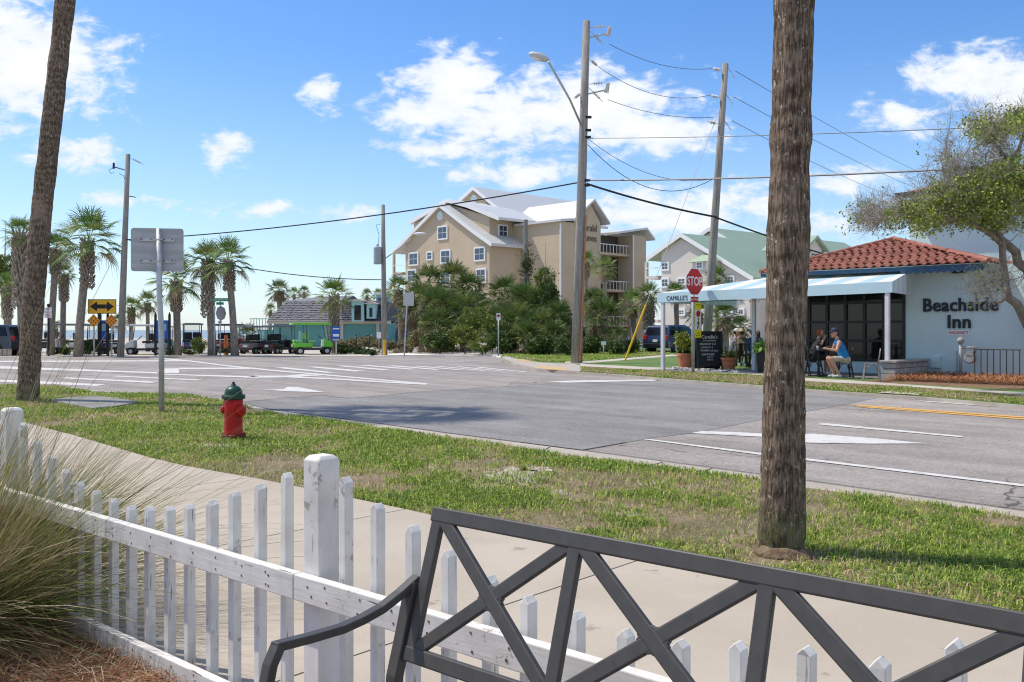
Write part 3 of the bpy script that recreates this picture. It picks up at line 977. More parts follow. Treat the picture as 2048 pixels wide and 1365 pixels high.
bb = MB(); rr = .05; hw, hh = .435, .375
ol = []
for cx_, cz_, a0 in ((hw - rr, hh - rr, 0), (-hw + rr, hh - rr, 90), (-hw + rr, -hh + rr, 180), (hw - rr, -hh + rr, 270)):
    for k in range(5):
        a_ = R(a0 + k * 22.5); ol.append((cx_ + rr * math.cos(a_) - .085, .085, zc + cz_ + rr * math.sin(a_)))
bb.prism(ol, (0, .004, 0)); bb.build('panel', 'sign_aluminium', s_)
for dz in (.17, -.2):
    bb = MB(); bb.box((-.085, .07, zc + dz), (.58, .028, .055)); bb.build('bracket', 'galvanised', s_, bevel=.003)
    bb = MB(); bb.lathe([(.056, -.012), (.056, .012)], 14, c=(-.04, 0, zc + dz)); bb.build('clamp', 'galvanised', s_)
    for dx in (-.26, -.10, .12, .25):
        bb = MB(); bb.lathe([(.013, -.012), (.013, 0)], 6, axis='Y', c=(-.085 + dx, .057, zc + dz + .012)); bb.build('bolt', 'nail_rust', s_)

# ------------------------------------------------------------------ the two tall palms
def bark_near():
    m = bpy.data.materials.new('palm_bark'); m.use_nodes = True
    t = NT(m.node_tree); bs = t.n['Principled BSDF']
    tc = t.node('ShaderNodeTexCoord'); v = tc.outputs['Object']
    fib = t.noise(t.scale(v, (78, 78, 8)), 1.0, 5, .6, .4)              # long upright fibres
    knob = t.noise(t.scale(v, (26, 26, 17)), 1.0, 5, .65, .6)
    sp = t.node('ShaderNodeSeparateXYZ'); t.l.new(v, sp.inputs[0])
    warp = t.noise(t.scale(v, (2.2, 2.2, 1.2)), 1.0, 3, .5)
    ring = t.math('SINE', t.math('MULTIPLY_ADD', sp.outputs[2], 48.0, t.math('MULTIPLY', warp, 22.0)))
    hgt = t.math('ADD', t.math('MULTIPLY', fib, .75), t.math('MULTIPLY_ADD', ring, .03, t.math('MULTIPLY', knob, .45)))
    k = t.ramp(hgt, .46, .82)
    col = t.mix(k, (.058, .040, .028), (.335, .25, .182))
    big = t.noise(t.scale(v, (3, 3, 1.5)), 1.0, 4, .6)
    col = t.mix(t.ramp(big, .5, .75, 0, .55), col, (.37, .285, .215))
    lich = t.noise(t.scale(v, (30, 30, 20)), 1.0, 4, .6)
    col = t.mix(t.ramp(lich, .63, .67), col, (.46, .43, .36))
    moss = t.math('MULTIPLY', t.ramp(sp.outputs[2], .12, .42, 1, 0), t.ramp(knob, .35, .6))
    col = t.mix(t.math('MULTIPLY', moss, .7), col, (.10, .13, .03))
    t.put(bs.inputs['Base Color'], col); bs.inputs['Roughness'].default_value = .95; bs.inputs['Specular IOR Level'].default_value = .15
    bp = t.node('ShaderNodeBump'); bp.inputs['Strength'].default_value = 1.0; bp.inputs['Distance'].default_value = .03
    t.l.new(hgt, bp.inputs['Height']); t.l.new(bp.outputs[0], bs.inputs['Normal'])
    MATS['palm_bark'] = m
bark_near()
mat('palm_bark_far', (.20, .165, .13), (.30, .26, .215), .95, 5, bump=.8, bsc=14, bdist=.03, stretch=(1.5, 1.5, .8), fine=.35, fsc=14)
mat('palm_boot', (.27, .22, .16), (.40, .35, .28), .9, 3, fine=.3, fsc=14, rand=.1)

def fan_crown(name, n_fronds, seed, dead=.25, gain=1.0, pet=1.0, fan=.95, nseg=20, elmin=-.5):
    """crown of costapalmate fan fronds, each a stalk with a fan of drooping segments"""
    rs = np.random.RandomState(seed)
    paths, widths, sides, cols = [], [], [], []
    for i in range(n_fronds):
        u = (i + .5) / n_fronds
        el = elmin + (1.45 - elmin) * (1 - u) ** .9
        az = i * 2.39996 + rs.normal(0, .15)
        d = np.array([math.cos(az) * math.cos(el), math.sin(az) * math.cos(el), math.sin(el)])
        old = el < -.25 and rs.uniform() < dead * 2.2
        green = np.array([.115, .185, .045]) * rs.uniform(.8, 1.35)
        if rs.uniform() < .35: green = np.array([.24, .28, .085]) * rs.uniform(.85, 1.2)
        col = np.array([.30, .235, .13]) * rs.uniform(.7, 1.15) if old else green * rs.uniform(.6, 1.25)
        L = pet * rs.uniform(.75, 1.15)
        sag = .10 + .22 * (1 - math.sin(max(el, 0)))
        p0 = d * .12; p1 = d * L * .5 + np.array([0, 0, -.02]); p2 = d * L + np.array([0, 0, -sag * L * .55])
        sd = np.cross(d, [0, 0, 1.0]); sd = sd / (np.linalg.norm(sd) + 1e-9)
        paths.append(np.array([p0, p0 * .5 + p1 * .5, p1, p2])); widths.append([.05, .04, .032, .028]); sides.append(sd); cols.append(col * 1.25)
        fd = (p2 - p1); fd /= np.linalg.norm(fd)
        nm = np.cross(sd, fd)
        tw = rs.normal(0, .35)
        sd2 = sd * math.cos(tw) + nm * math.sin(tw)
        fr = fan * rs.uniform(.8, 1.12)
        for k in range(nseg):
            a = (k - (nseg - 1) / 2) / ((nseg - 1) / 2) * 1.75
            sdv = fd * math.cos(a) + sd2 * math.sin(a)
            ln = fr * (1 - .25 * abs(a) / 1.75) * rs.uniform(.88, 1.08)
            q0 = p2; q1 = p2 + sdv * ln * .55 + np.array([0, 0, .03]); q2 = p2 + sdv * ln * .86 + np.array([0, 0, -.05 * ln]) ; q3 = p2 + sdv * ln * 1.02 + np.array([0, 0, -(.12 + (.4 if old else 0)) * ln * rs.uniform(.6, 1.5)])
            cr = np.cross(sdv, nm); cr /= np.linalg.norm(cr) + 1e-9
            cr = cr * .85 + nm * rs.normal(0, .5); cr /= np.linalg.norm(cr)
            paths.append(np.array([q0, q1, q2, q3])); widths.append([.02, .046, .026, .004]); sides.append(cr); cols.append(col * rs.uniform(.8, 1.25))
    return ribbons(name, np.array(paths), np.array(widths), np.array(sides), np.array(cols) * gain, 'leaf')

CROWNS = [fan_crown('crown', 36, 1, elmin=-.85, gain=1.15), fan_crown('crown', 40, 2, dead=.4, elmin=-.95, gain=1.1), fan_crown('crown', 32, 3, dead=.15, elmin=-.75, gain=1.2)]
SKIRT = [fan_crown('crown', 46, 7, dead=.4, elmin=-1.2, gain=.72), fan_crown('crown', 42, 9, dead=.45, elmin=-1.1, gain=.8)]


def trunk_big(name, label, p0, pts_r, crown_z, seed, moss=True):
    """p0 base; pts_r list of (z, dx, dy, r)"""
    root = thing(name, label, 'palm tree', p0)
    NZ, NA = 190, 56
    zs = np.linspace(pts_r[0][0], crown_z, NZ)
    tab = np.array(pts_r)
    dx, dy, rr = [np.interp(zs, tab[:, 0], tab[:, k]) for k in (1, 2, 3)]
    a = np.linspace(0, 2 * np.pi, NA, endpoint=False)
    V = np.zeros((NZ, NA, 3))
    rs = np.random.RandomState(seed)
    ring = np.convolve(rs.normal(0, 1, NZ + 8), np.ones(5) / 5, 'same')[4:-4] * .010
    for i in range(NZ):
        for k in range(NA):
            n1 = mnoise.noise(Vector((math.cos(a[k]) * 5 + seed, math.sin(a[k]) * 5, zs[i] * 2.0)))
            n2 = mnoise.noise(Vector((math.cos(a[k]) * 13 + seed, math.sin(a[k]) * 13, zs[i] * 9.0)))
            r_ = rr[i] * (1 + .05 * n1 + .035 * n2) + ring[i]
            V[i, k] = (dx[i] + r_ * math.cos(a[k]), dy[i] + r_ * math.sin(a[k]), zs[i])
    idx = np.arange(NZ * NA).reshape(NZ, NA)
    q = np.stack([idx[:-1], np.roll(idx, -1, 1)[:-1], np.roll(idx, -1, 1)[1:], idx[1:]], -1).reshape(-1)
    nf = (NZ - 1) * NA
    me = np_mesh('trunk', V.reshape(-1, 3), q, np.arange(nf) * 4, np.full(nf, 4), 'palm_bark', smooth=True)
    link_mesh(me, 'trunk', (0, 0, 0), root)
    top = (float(dx[-1]), float(dy[-1]), crown_z - .1)
    inst(CROWNS[seed % 3], 'crown', root, top, rz=seed, scale=1.15)
    return root

p = G(56, 806)
trunk_big('palm_tree', 'tall leaning palm trunk on the verge at the left edge', (p.x, p.y, 0),
          [(-.05, 0, 0, .235), (.15, 0, 0, .215), (.5, .02, 0, .200), (2, .10, 0, .197), (4, .29, 0, .19), (6, .52, 0, .185), (8, .74, 0, .178), (11.1, .95, 0, .17)], 11.1, 5)
p = G(1562, 1108)
trunk_big('palm_tree', 'thick textured palm trunk rising from the verge beside the bench', (p.x, p.y, 0),
          [(-.05, .0, 0, .136), (.05, .0, 0, .134), (.12, .0, 0, .142), (.3, .012, 0, .136), (1.2, .022, 0, .130), (2.2, .05, 0, .127), (3.6, .085, 0, .122), (6, .16, 0, .12), (7.6, .2, 0, .115)], 7.6, 6)

# root mound of litter and earth at the foot of the thick palm
mat('root_litter', (.13, .085, .05), (.23, .165, .10), .95, 14, bump=1.0, bsc=40, bdist=.02, fine=.4, fsc=60)
b = MB(); b.M = Matrix.Translation((p.x, p.y - .02, .0))
b.lathe([(.195, .010), (.175, .024), (.158, .04), (.146, .06), (.12, .07)], 24)
b.v = [(x + .03 * math.sin(9 * x + 4 * y), y + .03 * math.cos(7 * y), z + (.018 * math.sin(31 * x) * math.cos(27 * y) if z > .01 else 0)) for x, y, z in b.v]
o = b.build('root_mound', 'root_litter', smooth=True); tag(o, 'brown mound of root litter at the foot of the thick palm', 'earth', kind='structure')
# ------------------------------------------------------------------ far corner: kerbs, lawns, walks
ZF = .09
def far_sheet(name, px, m, label, cat, z=ZF, dz=0.0, depth=.14):
    bb = MB()
    bb.prism([G(x, y, z) + Vector((0, 0, dz - depth)) for x, y in px], (0, 0, depth))
    oo = bb.build(name, m)
    return tag(oo, label, cat, kind='structure')
corner = [(1000, 715.5), (1030, 728), (1075, 737.5), (1120, 741), (1162, 743.5), (1230, 747.5), (1321, 755), (1523, 770), (1660, 780.5), (1850, 792.6), (2048, 809), (2400, 838), (2500, 700), (1700, 694), (1400, 692), (1290, 693), (1100, 699), (1010, 703)]
far_sheet('lawn', corner, 'lawn_far', 'mown lawn and verge on the far corner', 'lawn', depth=.2)
kb = MB()
for p_, q_ in zip(corner[:11], corner[1:12]):
    a_, c_ = G(p_[0], p_[1], ZF), G(q_[0], q_[1], ZF)
    w_ = Vector((-.02, -.16, 0))
    kb.prism([v + Vector((0, 0, -.12)) for v in (a_, c_, c_ + w_, a_ + w_)], (0, 0, .105))
o = kb.build('kerb', 'concrete_gutter'); tag(o, 'worn concrete kerb along the far side of the road', 'kerb', kind='structure')
far_sheet('footpath', [(1160, 733), (1290, 740), (1385, 744.5), (1529, 752), (1606, 763), (1700, 767.5), (1800, 773), (2048, 791), (2400, 818), (2400, 813), (2048, 786.5), (1790, 768.5), (1700, 762), (1606, 757), (1529, 746), (1385, 738.5), (1290, 735), (1160, 728.5)],
          'concrete_pale', 'pale concrete footpath in front of the inn', 'footpath', dz=.012, depth=.05)
far_sheet('footpath', [(1130, 727.5), (1165, 728), (1345, 713), (1500, 707), (1500, 704.5), (1340, 710), (1160, 724.6), (1130, 724)], 'concrete_pale', 'narrow concrete path across the far lawn', 'footpath', dz=.010, depth=.05)
far_sheet('corner_apron', [(1002, 716), (1031, 728.5), (1075, 738), (1120, 741.4), (1160, 743.8), (1170, 735), (1150, 729), (1080, 726), (1035, 719), (1012, 713)], 'concrete_gutter', 'worn concrete ramp on the far street corner', 'ramp', dz=.014, depth=.05)
far_sheet('tactile_ramp', [(1026, 721), (1050, 724.5), (1068, 724.5), (1045, 719.5)], 'ramp_orange', 'faded orange ramp panel nearer the sand', 'ramp', dz=.020, depth=.02)
far_sheet('tactile_ramp', [(1070, 733), (1130, 736), (1134, 742.2), (1100, 740.2), (1078, 737.6)], 'ramp_orange', 'faded orange ramp panel beside the utility pole', 'ramp', dz=.020, depth=.02)
far_sheet('sand_drift', [(745, 712.6), (860, 711.4), (985, 712.6), (1000, 716), (1012, 712), (990, 707), (940, 704), (860, 705), (800, 707.5)], 'sand_white', 'white sand drifted along the road edge below the thicket', 'sand', z=0.0, dz=.03, depth=.05)
far_sheet('gravel_bed', [(-400, 706.5), (-400, 714.6), (0, 714.4), (380, 713), (560, 713), (740, 712.8), (745, 704), (500, 704), (200, 704)], 'sand_ground', 'sandy parking strip beyond the junction', 'ground', z=0.0, dz=.01, depth=.04)

far_sheet('verge', [(1164, 742.8), (1230, 746.8), (1321, 754.2), (1523, 769.2), (1660, 779.8), (1850, 791.9), (2048, 808.2), (2390, 837), (2390, 814), (2048, 790), (1770, 770), (1606, 761), (1529, 750), (1385, 742), (1290, 738.5), (1170, 732)], 'soil_far', 'dry grass strip between far kerb and footpath', 'verge', dz=.006, depth=.03)
def poly_w(px, z):
    return [(G(x, y, z).x, G(x, y, z).y) for x, y in px]
turf('grass', 'mown dry grass strip between the far kerb and footpath', poly_w([(1162, 743.4), (1230, 747.5), (1321, 755), (1523, 770), (1660, 780.5), (1850, 792.6), (2048, 809), (2300, 830), (2300, 813), (2048, 793), (1800, 774), (1700, 768.5), (1606, 764), (1529, 753), (1385, 745.5), (1290, 741), (1160, 734)], ZF),
     120000, 15, 1, (.018, .038), (.007, .013), 21, patch_=False, dryness=.35, z0=ZF, ymax=36, xlim=(1, 14), bright=.95)
turf('grass', 'bright green far lawn behind the utility pole', poly_w([(1005, 713), (1040, 716.5), (1085, 724.5), (1150, 724), (1340, 709), (1340, 701), (1100, 701.5), (1012, 704)], ZF), 70000, 34, 1, (.03, .05), (.012, .02), 22, patch_=False, z0=ZF, ymax=62, xlim=(-1, 16), bright=1.1)

# ------------------------------------------------------------------ Beachside Inn
mat('stucco_blue', (.54, .67, .685), (.58, .71, .72), .9, 1.2, bump=.25, bsc=30, bdist=.006, fine=.05, fsc=30)
mat('stucco_blue_hi', (.50, .69, .68), (.54, .73, .72), .9, 1.0, bump=.2, bsc=30, bdist=.006)
mat('stucco_tan', (.36, .33, .29), (.42, .39, .35), .9, 1.0)
mat('letter_black', (.012, .016, .022), rough=.5)
mat('roof_tile', (.275, .095, .062), (.34, .145, .10), .8, 1.6, bump=.2, bsc=40, fine=.15, fsc=18, rand=.14)
mat('fascia_blue', (.03, .085, .16), (.05, .11, .19), .7, 6)
mat('window_bronze', (.012, .012, .012), rough=.45)
mat('glass_dark', (.010, .012, .014), rough=.05, spec=.4)
mat('post_white', (.70, .70, .72), (.62, .62, .65), .6, 3)
mat('block_grey', (.30, .29, .28), (.38, .37, .36), .9, 5, bump=.5, bsc=50, fine=.15, rand=.08)
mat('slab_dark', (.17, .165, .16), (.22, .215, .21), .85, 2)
mat('black_metal', (.012, .012, .013), rough=.45)
mat('steel_bare', (.23, .20, .17), (.32, .29, .26), .4, 8, metal=.6)
mat('terracotta', (.46, .15, .065), (.52, .20, .10), .85, 7, fine=.1)
mat('chalk_black', (.014, .016, .019), (.024, .026, .03), .8, 6)
mat('chalk', (.75, .75, .73), rough=.95)
mat('vacancy_red', (.45, .03, .05), rough=.6)
mat('sign_white', (.75, .75, .75), rough=.5)
mat('pebble', (.30, .28, .27), (.44, .42, .40), .8, 9, rand=.35)
mat('bulb', (.85, .80, .68), rough=.3)
mat('gas_grey', (.36, .36, .36), (.30, .27, .25), .6, 12)

def awning_mat():
    m = bpy.data.materials.new('awning_stripe'); m.use_nodes = True
    t = NT(m.node_tree); bs = t.n['Principled BSDF']
    tc = t.node('ShaderNodeTexCoord'); sp_ = t.node('ShaderNodeSeparateXYZ'); t.l.new(tc.outputs['Object'], sp_.inputs[0])
    fr = t.math('FRACT', t.math('MULTIPLY_ADD', sp_.outputs[0], 1 / 1.02, .35))
    st = t.math('GREATER_THAN', fr, .5)
    col = t.mix(st, (.46, .64, .71), (.78, .76, .70))
    col = t.mix(t.ramp(t.noise(tc.outputs['Object'], 2.5, 4), .3, .75, 0, .22), col, (.5, .55, .55))
    t.put(bs.inputs['Base Color'], col); bs.inputs['Roughness'].default_value = .85
    tr = t.node('ShaderNodeBsdfTranslucent'); t.put(tr.inputs[0], col)
    mx = t.node('ShaderNodeMixShader'); mx.inputs[0].default_value = .22
    t.l.new(bs.outputs[0], mx.inputs[1]); t.l.new(tr.outputs[0], mx.inputs[2]); t.l.new(mx.outputs[0], t.n['Material Output'].inputs[0])
    MATS['awning_stripe'] = m
awning_mat()
mat('awning_blue', (.47, .64, .71), (.50, .67, .73), .85, 2)

IO = Vector((11.76, 27.75, ZF)); ITH = math.atan2(-.70, .714)
inn = thing('inn_building', 'light blue inn with red tiled hip roof and window front', 'building', IO, ITH)
IM = MW[inn]; IMI = IM.inverted()
def ray_y(px, py, y0, M=IM):
    """local x, z where the line of sight of a picture point meets the local plane y = y0"""
    Mi = M.inverted()
    o_ = Mi @ Vector((0, 0, H)); d_ = (Mi.to_3x3() @ Vector(((px - CX) / F, 1, -(py - HY) / F)))
    k_ = (y0 - o_.y) / d_.y
    q = o_ + d_ * k_
    return q.x, q.z
def ray_x(px, py, x0, M=IM):
    Mi = M.inverted()
    o_ = Mi @ Vector((0, 0, H)); d_ = (Mi.to_3x3() @ Vector(((px - CX) / F, 1, -(py - HY) / F)))
    k_ = (x0 - o_.x) / d_.x
    q = o_ + d_ * k_
    return q.y, q.z
AL = ray_y(1566, 600, 0)[0]     # left end of the front building
AR = 3.42
WT = 3.2
b = MB(); b.span((0.02, 0, -.1), (AR, .25, WT)); wall_t = b.build('wall', 'stucco_blue', inn)
b = MB(); b.span((AL, 0, -.1), (.02, .25, .42)); b.build('wall', 'stucco_blue', inn)
b = MB(); b.span((AL, 0, 2.62), (.02, .25, WT)); b.build('wall', 'stucco_blue', inn)
b = MB(); b.span((AL - .25, 0, -.1), (AL, 5, WT)); b.build('wall', 'stucco_blue', inn)
# glazed front: mullions, transoms, panes
pit = .605
cols_x = [0.0 - pit * k for k in range(int(-AL / pit) + 1)] + [AL]
rows_z = [.42, 1.02, 1.60, 2.20, 2.62]
for x in cols_x:
    b = MB(); b.span((x - .045, -.03, .42), (x + .045, .05, 2.62)); b.build('mullion', 'window_bronze', inn)
for z in rows_z:
    b = MB(); b.span((AL, -.022, z - .04), (.0, .045, z + .04)); b.build('transom', 'window_bronze', inn)
for x0, x1 in zip(cols_x[1:], cols_x):
    for z0, z1 in zip(rows_z, rows_z[1:]):
        b = MB(); tl = rnd.uniform(-.012, .012)
        b.add([(x0 + .04, .02 + tl, z0 + .03), (x1 - .04, .02 - tl, z0 + .03), (x1 - .04, .02 - tl, z1 - .03), (x0 + .04, .02 + tl, z1 - .03)], [(0, 1, 2, 3)])
        b.build('pane', 'glass_dark', inn)
b = MB(); b.span((AL, .06, .42), (0, .12, 2.62)); b.build('dark_backing', 'window_bronze', inn)  # dark sheet stands in for the unlit room behind the panes
# lettering
xl, zl = ray_y(1919, 611, -.03)
tw = ray_y(2000, 623, 0)[0] - ray_y(1839, 610, 0)[0]
text('Beachside', .545, 'letter_black', inn, face_mat((xl, -.03, zl), (0, -1, 0)), extrude=.035, bold=.008, sx=.90, space=1.06)
xl2, zl2 = ray_y(1918, 645, -.03)
text('Inn', .545, 'letter_black', inn, face_mat((xl2, -.03, zl2), (0, -1, 0)), extrude=.035, bold=.008, sx=.95, space=1.06)
xv, zv = ray_y(1917, 666, -.02)
b = MB(); b.box((xv, -.015, zv), (.60, .02, .15)); vs_ = b.build('vacancy_board', 'sign_white', inn)
text('VACANCY', .115, 'vacancy_red', vs_, face_mat((xv, -.028, zv), (0, -1, 0)), extrude=.002, bold=.003)
# hip roof with single tiles
OV = .85
RE, RA = 2.62, ray_y(1788, 480, 2.6)
ez = 3.22
apex = Vector((RA[0], 2.6, RA[1]))
RL = ray_y(1520, 548, -OV)[0]
cFL, cFR, cBR, cBL = Vector((RL, -OV, ez)), Vector((RE, -OV, ez)), Vector((RE, 5.6, ez)), Vector((RL, 5.6, ez))
b = MB(); b.add([cFL, cFR, cBR, cBL, apex - Vector((0, 0, .03))], [(0, 1, 4), (1, 2, 4), (2, 3, 4), (3, 0, 4), (0, 3, 2, 1)])
roof = b.build('roof', 'roof_tile', inn)
def tile_mesh(w=.262, l=.42):
    vs, fs = [], []
    n = 8
    for j, (yy, dz) in enumerate(((0, .035), (0, .005), (l, .0))):
        for i in range(n + 1):
            u = i / n
            vs.append(((u - .5) * w, yy, dz + .045 * math.sin(u * 2 * math.pi)))
    k_ = n + 1
    for j in range(2):
        for i in range(n):
            fs.append((j * k_ + i, j * k_ + i + 1, (j + 1) * k_ + i + 1, (j + 1) * k_ + i))
    vs2 = [(x, y, z) for x, y, z in vs]
    mb = MB(); mb.add([(x, y, (.05 if i < k_ else 0) + z) for i, (x, y, z) in enumerate(vs2[k_:] )] , [])
    mb = MB()
    top0 = [((i / n - .5) * w, 0, 0.045 + .034 * math.sin(i / n * 2 * math.pi)) for i in range(n + 1)]
    top1 = [((i / n - .5) * w, l, .010 + .032 * math.sin(i / n * 2 * math.pi)) for i in range(n + 1)]
    bot0 = [(x, 0, z - .04) for x, y, z in top0]
    vs3 = top0 + top1 + bot0
    f3 = [(i, i + 1, k_ + i + 1, k_ + i) for i in range(n)] + [(2 * k_ + i, 2 * k_ + i + 1, i + 1, i) for i in range(n)]
    mb.add(vs3, f3)
    return mb.mesh('tile', 'roof_tile', smooth=False)
TILE = tile_mesh()
def lay_tiles(p0, p1, top):
    """courses of tiles on the triangle p0 p1 (eave) - top"""
    ex = (p1 - p0).normalized(); L = (p1 - p0).length
    foot = p0 + ex * (top - p0).dot(ex)
    up = (top - foot); S = up.length; up.normalize()
    nm = ex.cross(up).normalized()
    rows = int(S / .36)
    tf = (top - p0).dot(ex)
    for r_ in range(rows):
        s0 = r_ * .36
        x0, x1 = tf * (s0 + .12) / S, L - (L - tf) * (s0 + .12) / S
        n_ = int((x1 - x0) / .262)
        for i in range(n_ + 1):
            x = x0 + (x1 - x0 - n_ * .262) / 2 + i * .262
            pos = p0 + ex * x + up * (s0 - .03) + nm * .012
            mx = Matrix(((ex.x, up.x, nm.x, pos.x), (ex.y, up.y, nm.y, pos.y), (ex.z, up.z, nm.z, pos.z), (0, 0, 0, 1)))
            o_ = bpy.data.objects.new('tile', TILE); COL.objects.link(o_); o_.parent = roof; o_.matrix_local = mx
            MW[o_] = MW[roof] @ mx
lay_tiles(cFL, cFR, apex)
lay_tiles(cFR, cBR, apex)
def ridge(a_, b_, n_):
    for i in range(n_):
        p, q = a_.lerp(b_, i / n_), a_.lerp(b_, (i + 1.12) / n_)
        bb = MB(); bb.tube([p + Vector((0, 0, .02)), q + Vector((0, 0, .05))], [.085, .07], 10); bb.build('ridge_tile', 'roof_tile', roof)
ridge(cFR, apex, 13); ridge(cFL, apex, 15)
# scalloped blue fascia
b = MB(); b.box(((RL + RE) / 2, -OV + .06, ez - .09), (RE - RL, .03, .12)); fas = b.build('fascia', 'fascia_blue', inn)
k_ = 0
x = .3
while x < RE - .1:
    bb = MB(); bb.M = Matrix.Translation((x, -OV + .06, ez - .15)) @ Matrix.Rotation(R(90), 4, 'X')
    bb.lathe([(.095, -.012), (.095, .012)], 12); bb.build('scallop', 'fascia_blue', fas)
    x += .19
b = MB(); b.span((RL, -OV + .02, ez - .03), (RE, 0.02, ez - .012)); b.build('soffit', 'stucco_blue', inn)
b = MB(); b.box((1.6, -.12, ez - .16), (.34, .22, .16)); b.build('flood_lamp', 'black_metal', inn, bevel=.02)
# taller block behind
up_ = thing('motel_block', 'two storey pale blue motel block rising behind the tiled roof', 'building', IM @ Vector((-1.6, 4.6, 0)), ITH)
b = MB(); b.span((0, 0, -.1), (14, 9, 6.1)); b.build('wall', 'stucco_blue_hi', up_)
b = MB(); b.add([(-.3, -.5, 6.05), (15, -.5, 6.05), (15, 9.5, 6.05), (-.3, 9.5, 6.05), (4, 4.4, 7.6), (11, 4.4, 7.6)], [(0, 1, 5, 4), (1, 2, 5), (2, 3, 4, 5), (3, 0, 4), (0, 3, 2, 1)]); b.build('roof', 'roof_tile', up_)
b = MB(); b.box((7.3, -.52, 5.98), (15.2, .06, .2)); b.build('fascia', 'window_bronze', up_)
b = MB(); b.span((AR + .02, -.62, -.1), (AR + .75, .2, 3.6)); o = b.build('pier', 'stucco_tan', inn)
# things on the text wall
b = MB(); b.box((.95, -.07, .42), (.26, .14, .34)); b.build('utility_box', 'stucco_blue_hi', inn, bevel=.01)
b = MB(); b.tube([(1.52, -.03, .05), (1.52, -.03, .75)], .012, 6); b.build('conduit', 'gas_grey', inn)
gm = thing('gas_meter', 'grey gas meter with pipes beside the railing on the inn wall', 'gas meter', IM @ Vector((ray_y(1920, 752, -.55)[0], -.5, 0)), ITH)
b = MB(); b.tube([(0, 0, -.05), (0, 0, .98)], .045, 10); b.ball((0, 0, 1.05), .10, 12); b.build('riser', 'gas_grey', gm, smooth=True)
b = MB(); b.tube([(0, 0, .86), (.45, 0, .86)], .03, 8); b.tube([(.12, 0, .86), (.12, 0, .7)], .022, 6); b.tube([(.40, 0, .86), (.40, 0, .7)], .022, 6); b.build('pipe', 'gas_grey', gm, smooth=True)
b = MB(); b.lathe([(.12, -.09), (.15, -.06), (.15, .06), (.12, .09)], 14, c=(.26, 0, .56), axis='Y'); b.box((.26, -.02, .70), (.2, .16, .12)); b.build('meter_body', 'gas_grey', gm)
rl = thing('railing', 'black metal railing in front of the inn wall', 'railing', IM @ Vector((ray_y(1948, 757, -.6)[0], -.6, 0)), ITH)
b = MB(); b.tube([(0, 0, .82), (1.18, 0, .82)], .022, 6); b.build('rail', 'black_metal', rl)
for k in range(8):
    b = MB(); b.tube([(.02 + k * .163, 0, -.05), (.02 + k * .163, 0, .82)], .012, 6); b.build('baluster', 'black_metal', rl)

# ------------------------------------------------------------------ awning, patio
aw = thing('awning', 'pale blue and white striped patio awning on white posts', 'awning', IM @ Vector((0, 0, 0)), ITH)
fb = -2.55
aR = ray_y(1784, 575, fb)[0]; aL = ray_y(1314, 596, fb)[0]
zbR, ztR = ray_y(1783, 585.5, fb)[1], ray_y(1783, 563.5, fb)[1]
zbL, ztL = ray_y(1316, 606, fb)[1], ray_y(1316, 587, fb)[1]
hiL, hzL = ray_y(1532, 556, -.1); hiR, hzR = ray_y(1820, 542, -.1)
hzL = min(hzL, 3.2); hzR = min(hzR, 3.17)
bl_, br2 = Vector((aL, 2.5, zbL)), Vector((hiR, -.04, zbR))
vv = [(aL, fb, ztL), (aR, fb, ztR), (hiR, -.06, hzR), (hiL, -.06, hzL), (aL, 2.5, ztL), (hiL, 2.5, hzL)]
b = MB(); b.add(vv, [(0, 1, 2, 3), (0, 3, 5, 4)])
o = b.build('canopy', 'awning_stripe', aw)
so = o.modifiers.new('cloth', 'SOLIDIFY'); so.thickness = .02; so.offset = -1
b = MB(); b.prism([(aL, fb, zbL), (aR, fb, zbR), (aR, fb, ztR), (aL, fb, ztL)], (0, .012, 0)); b.build('valance', 'awning_blue', aw)
b = MB(); b.prism([(aL, fb + .013, zbL), (aL, 2.5, zbL), (aL, 2.5, ztL), (aL, fb + .013, ztL)], (.012, 0, 0)); b.build('valance', 'awning_blue', aw)
# right end: striped panel that closes the end up to the wall
N_ = 8
for k in range(N_):
    u0, u1 = k / N_, (k + 1) / N_
    def ep(u, top):
        x = aR + (hiR - aR) * u; y = fb + (-.06 - fb) * u
        return Vector((x, y, (ztR + (hzR - ztR) * u) if top else zbR))
    b = MB(); b.prism([ep(u0, 0), ep(u1, 0), ep(u1, 1), ep(u0, 1)], (.010, 0, 0)); b.build('end_stripe', 'awning_blue' if k % 2 == 0 else 'sign_white', aw)
text("CAMILLE'S", .215, 'letter_black', aw, face_mat(((ray_y(1354, 597, fb)[0]), fb - .008, ray_y(1354, 597, fb)[1]), (0, -1, 0)), extrude=.003, sx=.86, space=1.0)
def sqpost(x, y, z0, z1, s=.115):
    b = MB(); b.span((x - s / 2, y - s / 2, z0), (x + s / 2, y + s / 2, z1)); b.build('post', 'post_white', aw, bevel=.008)
xp = ray_y(1775, 700, fb + .08)[0]
sqpost(xp, fb + .08, .50, zbR + .06)
sqpost(ray_y(1326, 700, fb + .08)[0], fb + .08, 0, zbL + .06)
sqpost(ray_y(1508, 660, fb + 1.9)[0], fb + 1.9, 0, 2.7)
b = MB(); b.bar((aL, fb + .06, zbL + .05), (aR, fb + .06, zbR + .05), .05, .05); b.build('frame_bar', 'post_white', aw)
for k in range(7):
    x = ray_y(1415 + k * 17, 607, fb + .5)[0]
    b = MB(); b.ball((x, fb + .5, zbL - .02), .035, 8); b.build('bulb', 'bulb', aw, smooth=True)
b = MB(); b.tube([(ray_y(1400, 607, fb + .5)[0], fb + .5, zbL + .03), (ray_y(1530, 607, fb + .5)[0], fb + .5, zbL + .03)], .008, 5); b.build('bulb_cord', 'black_metal', aw)
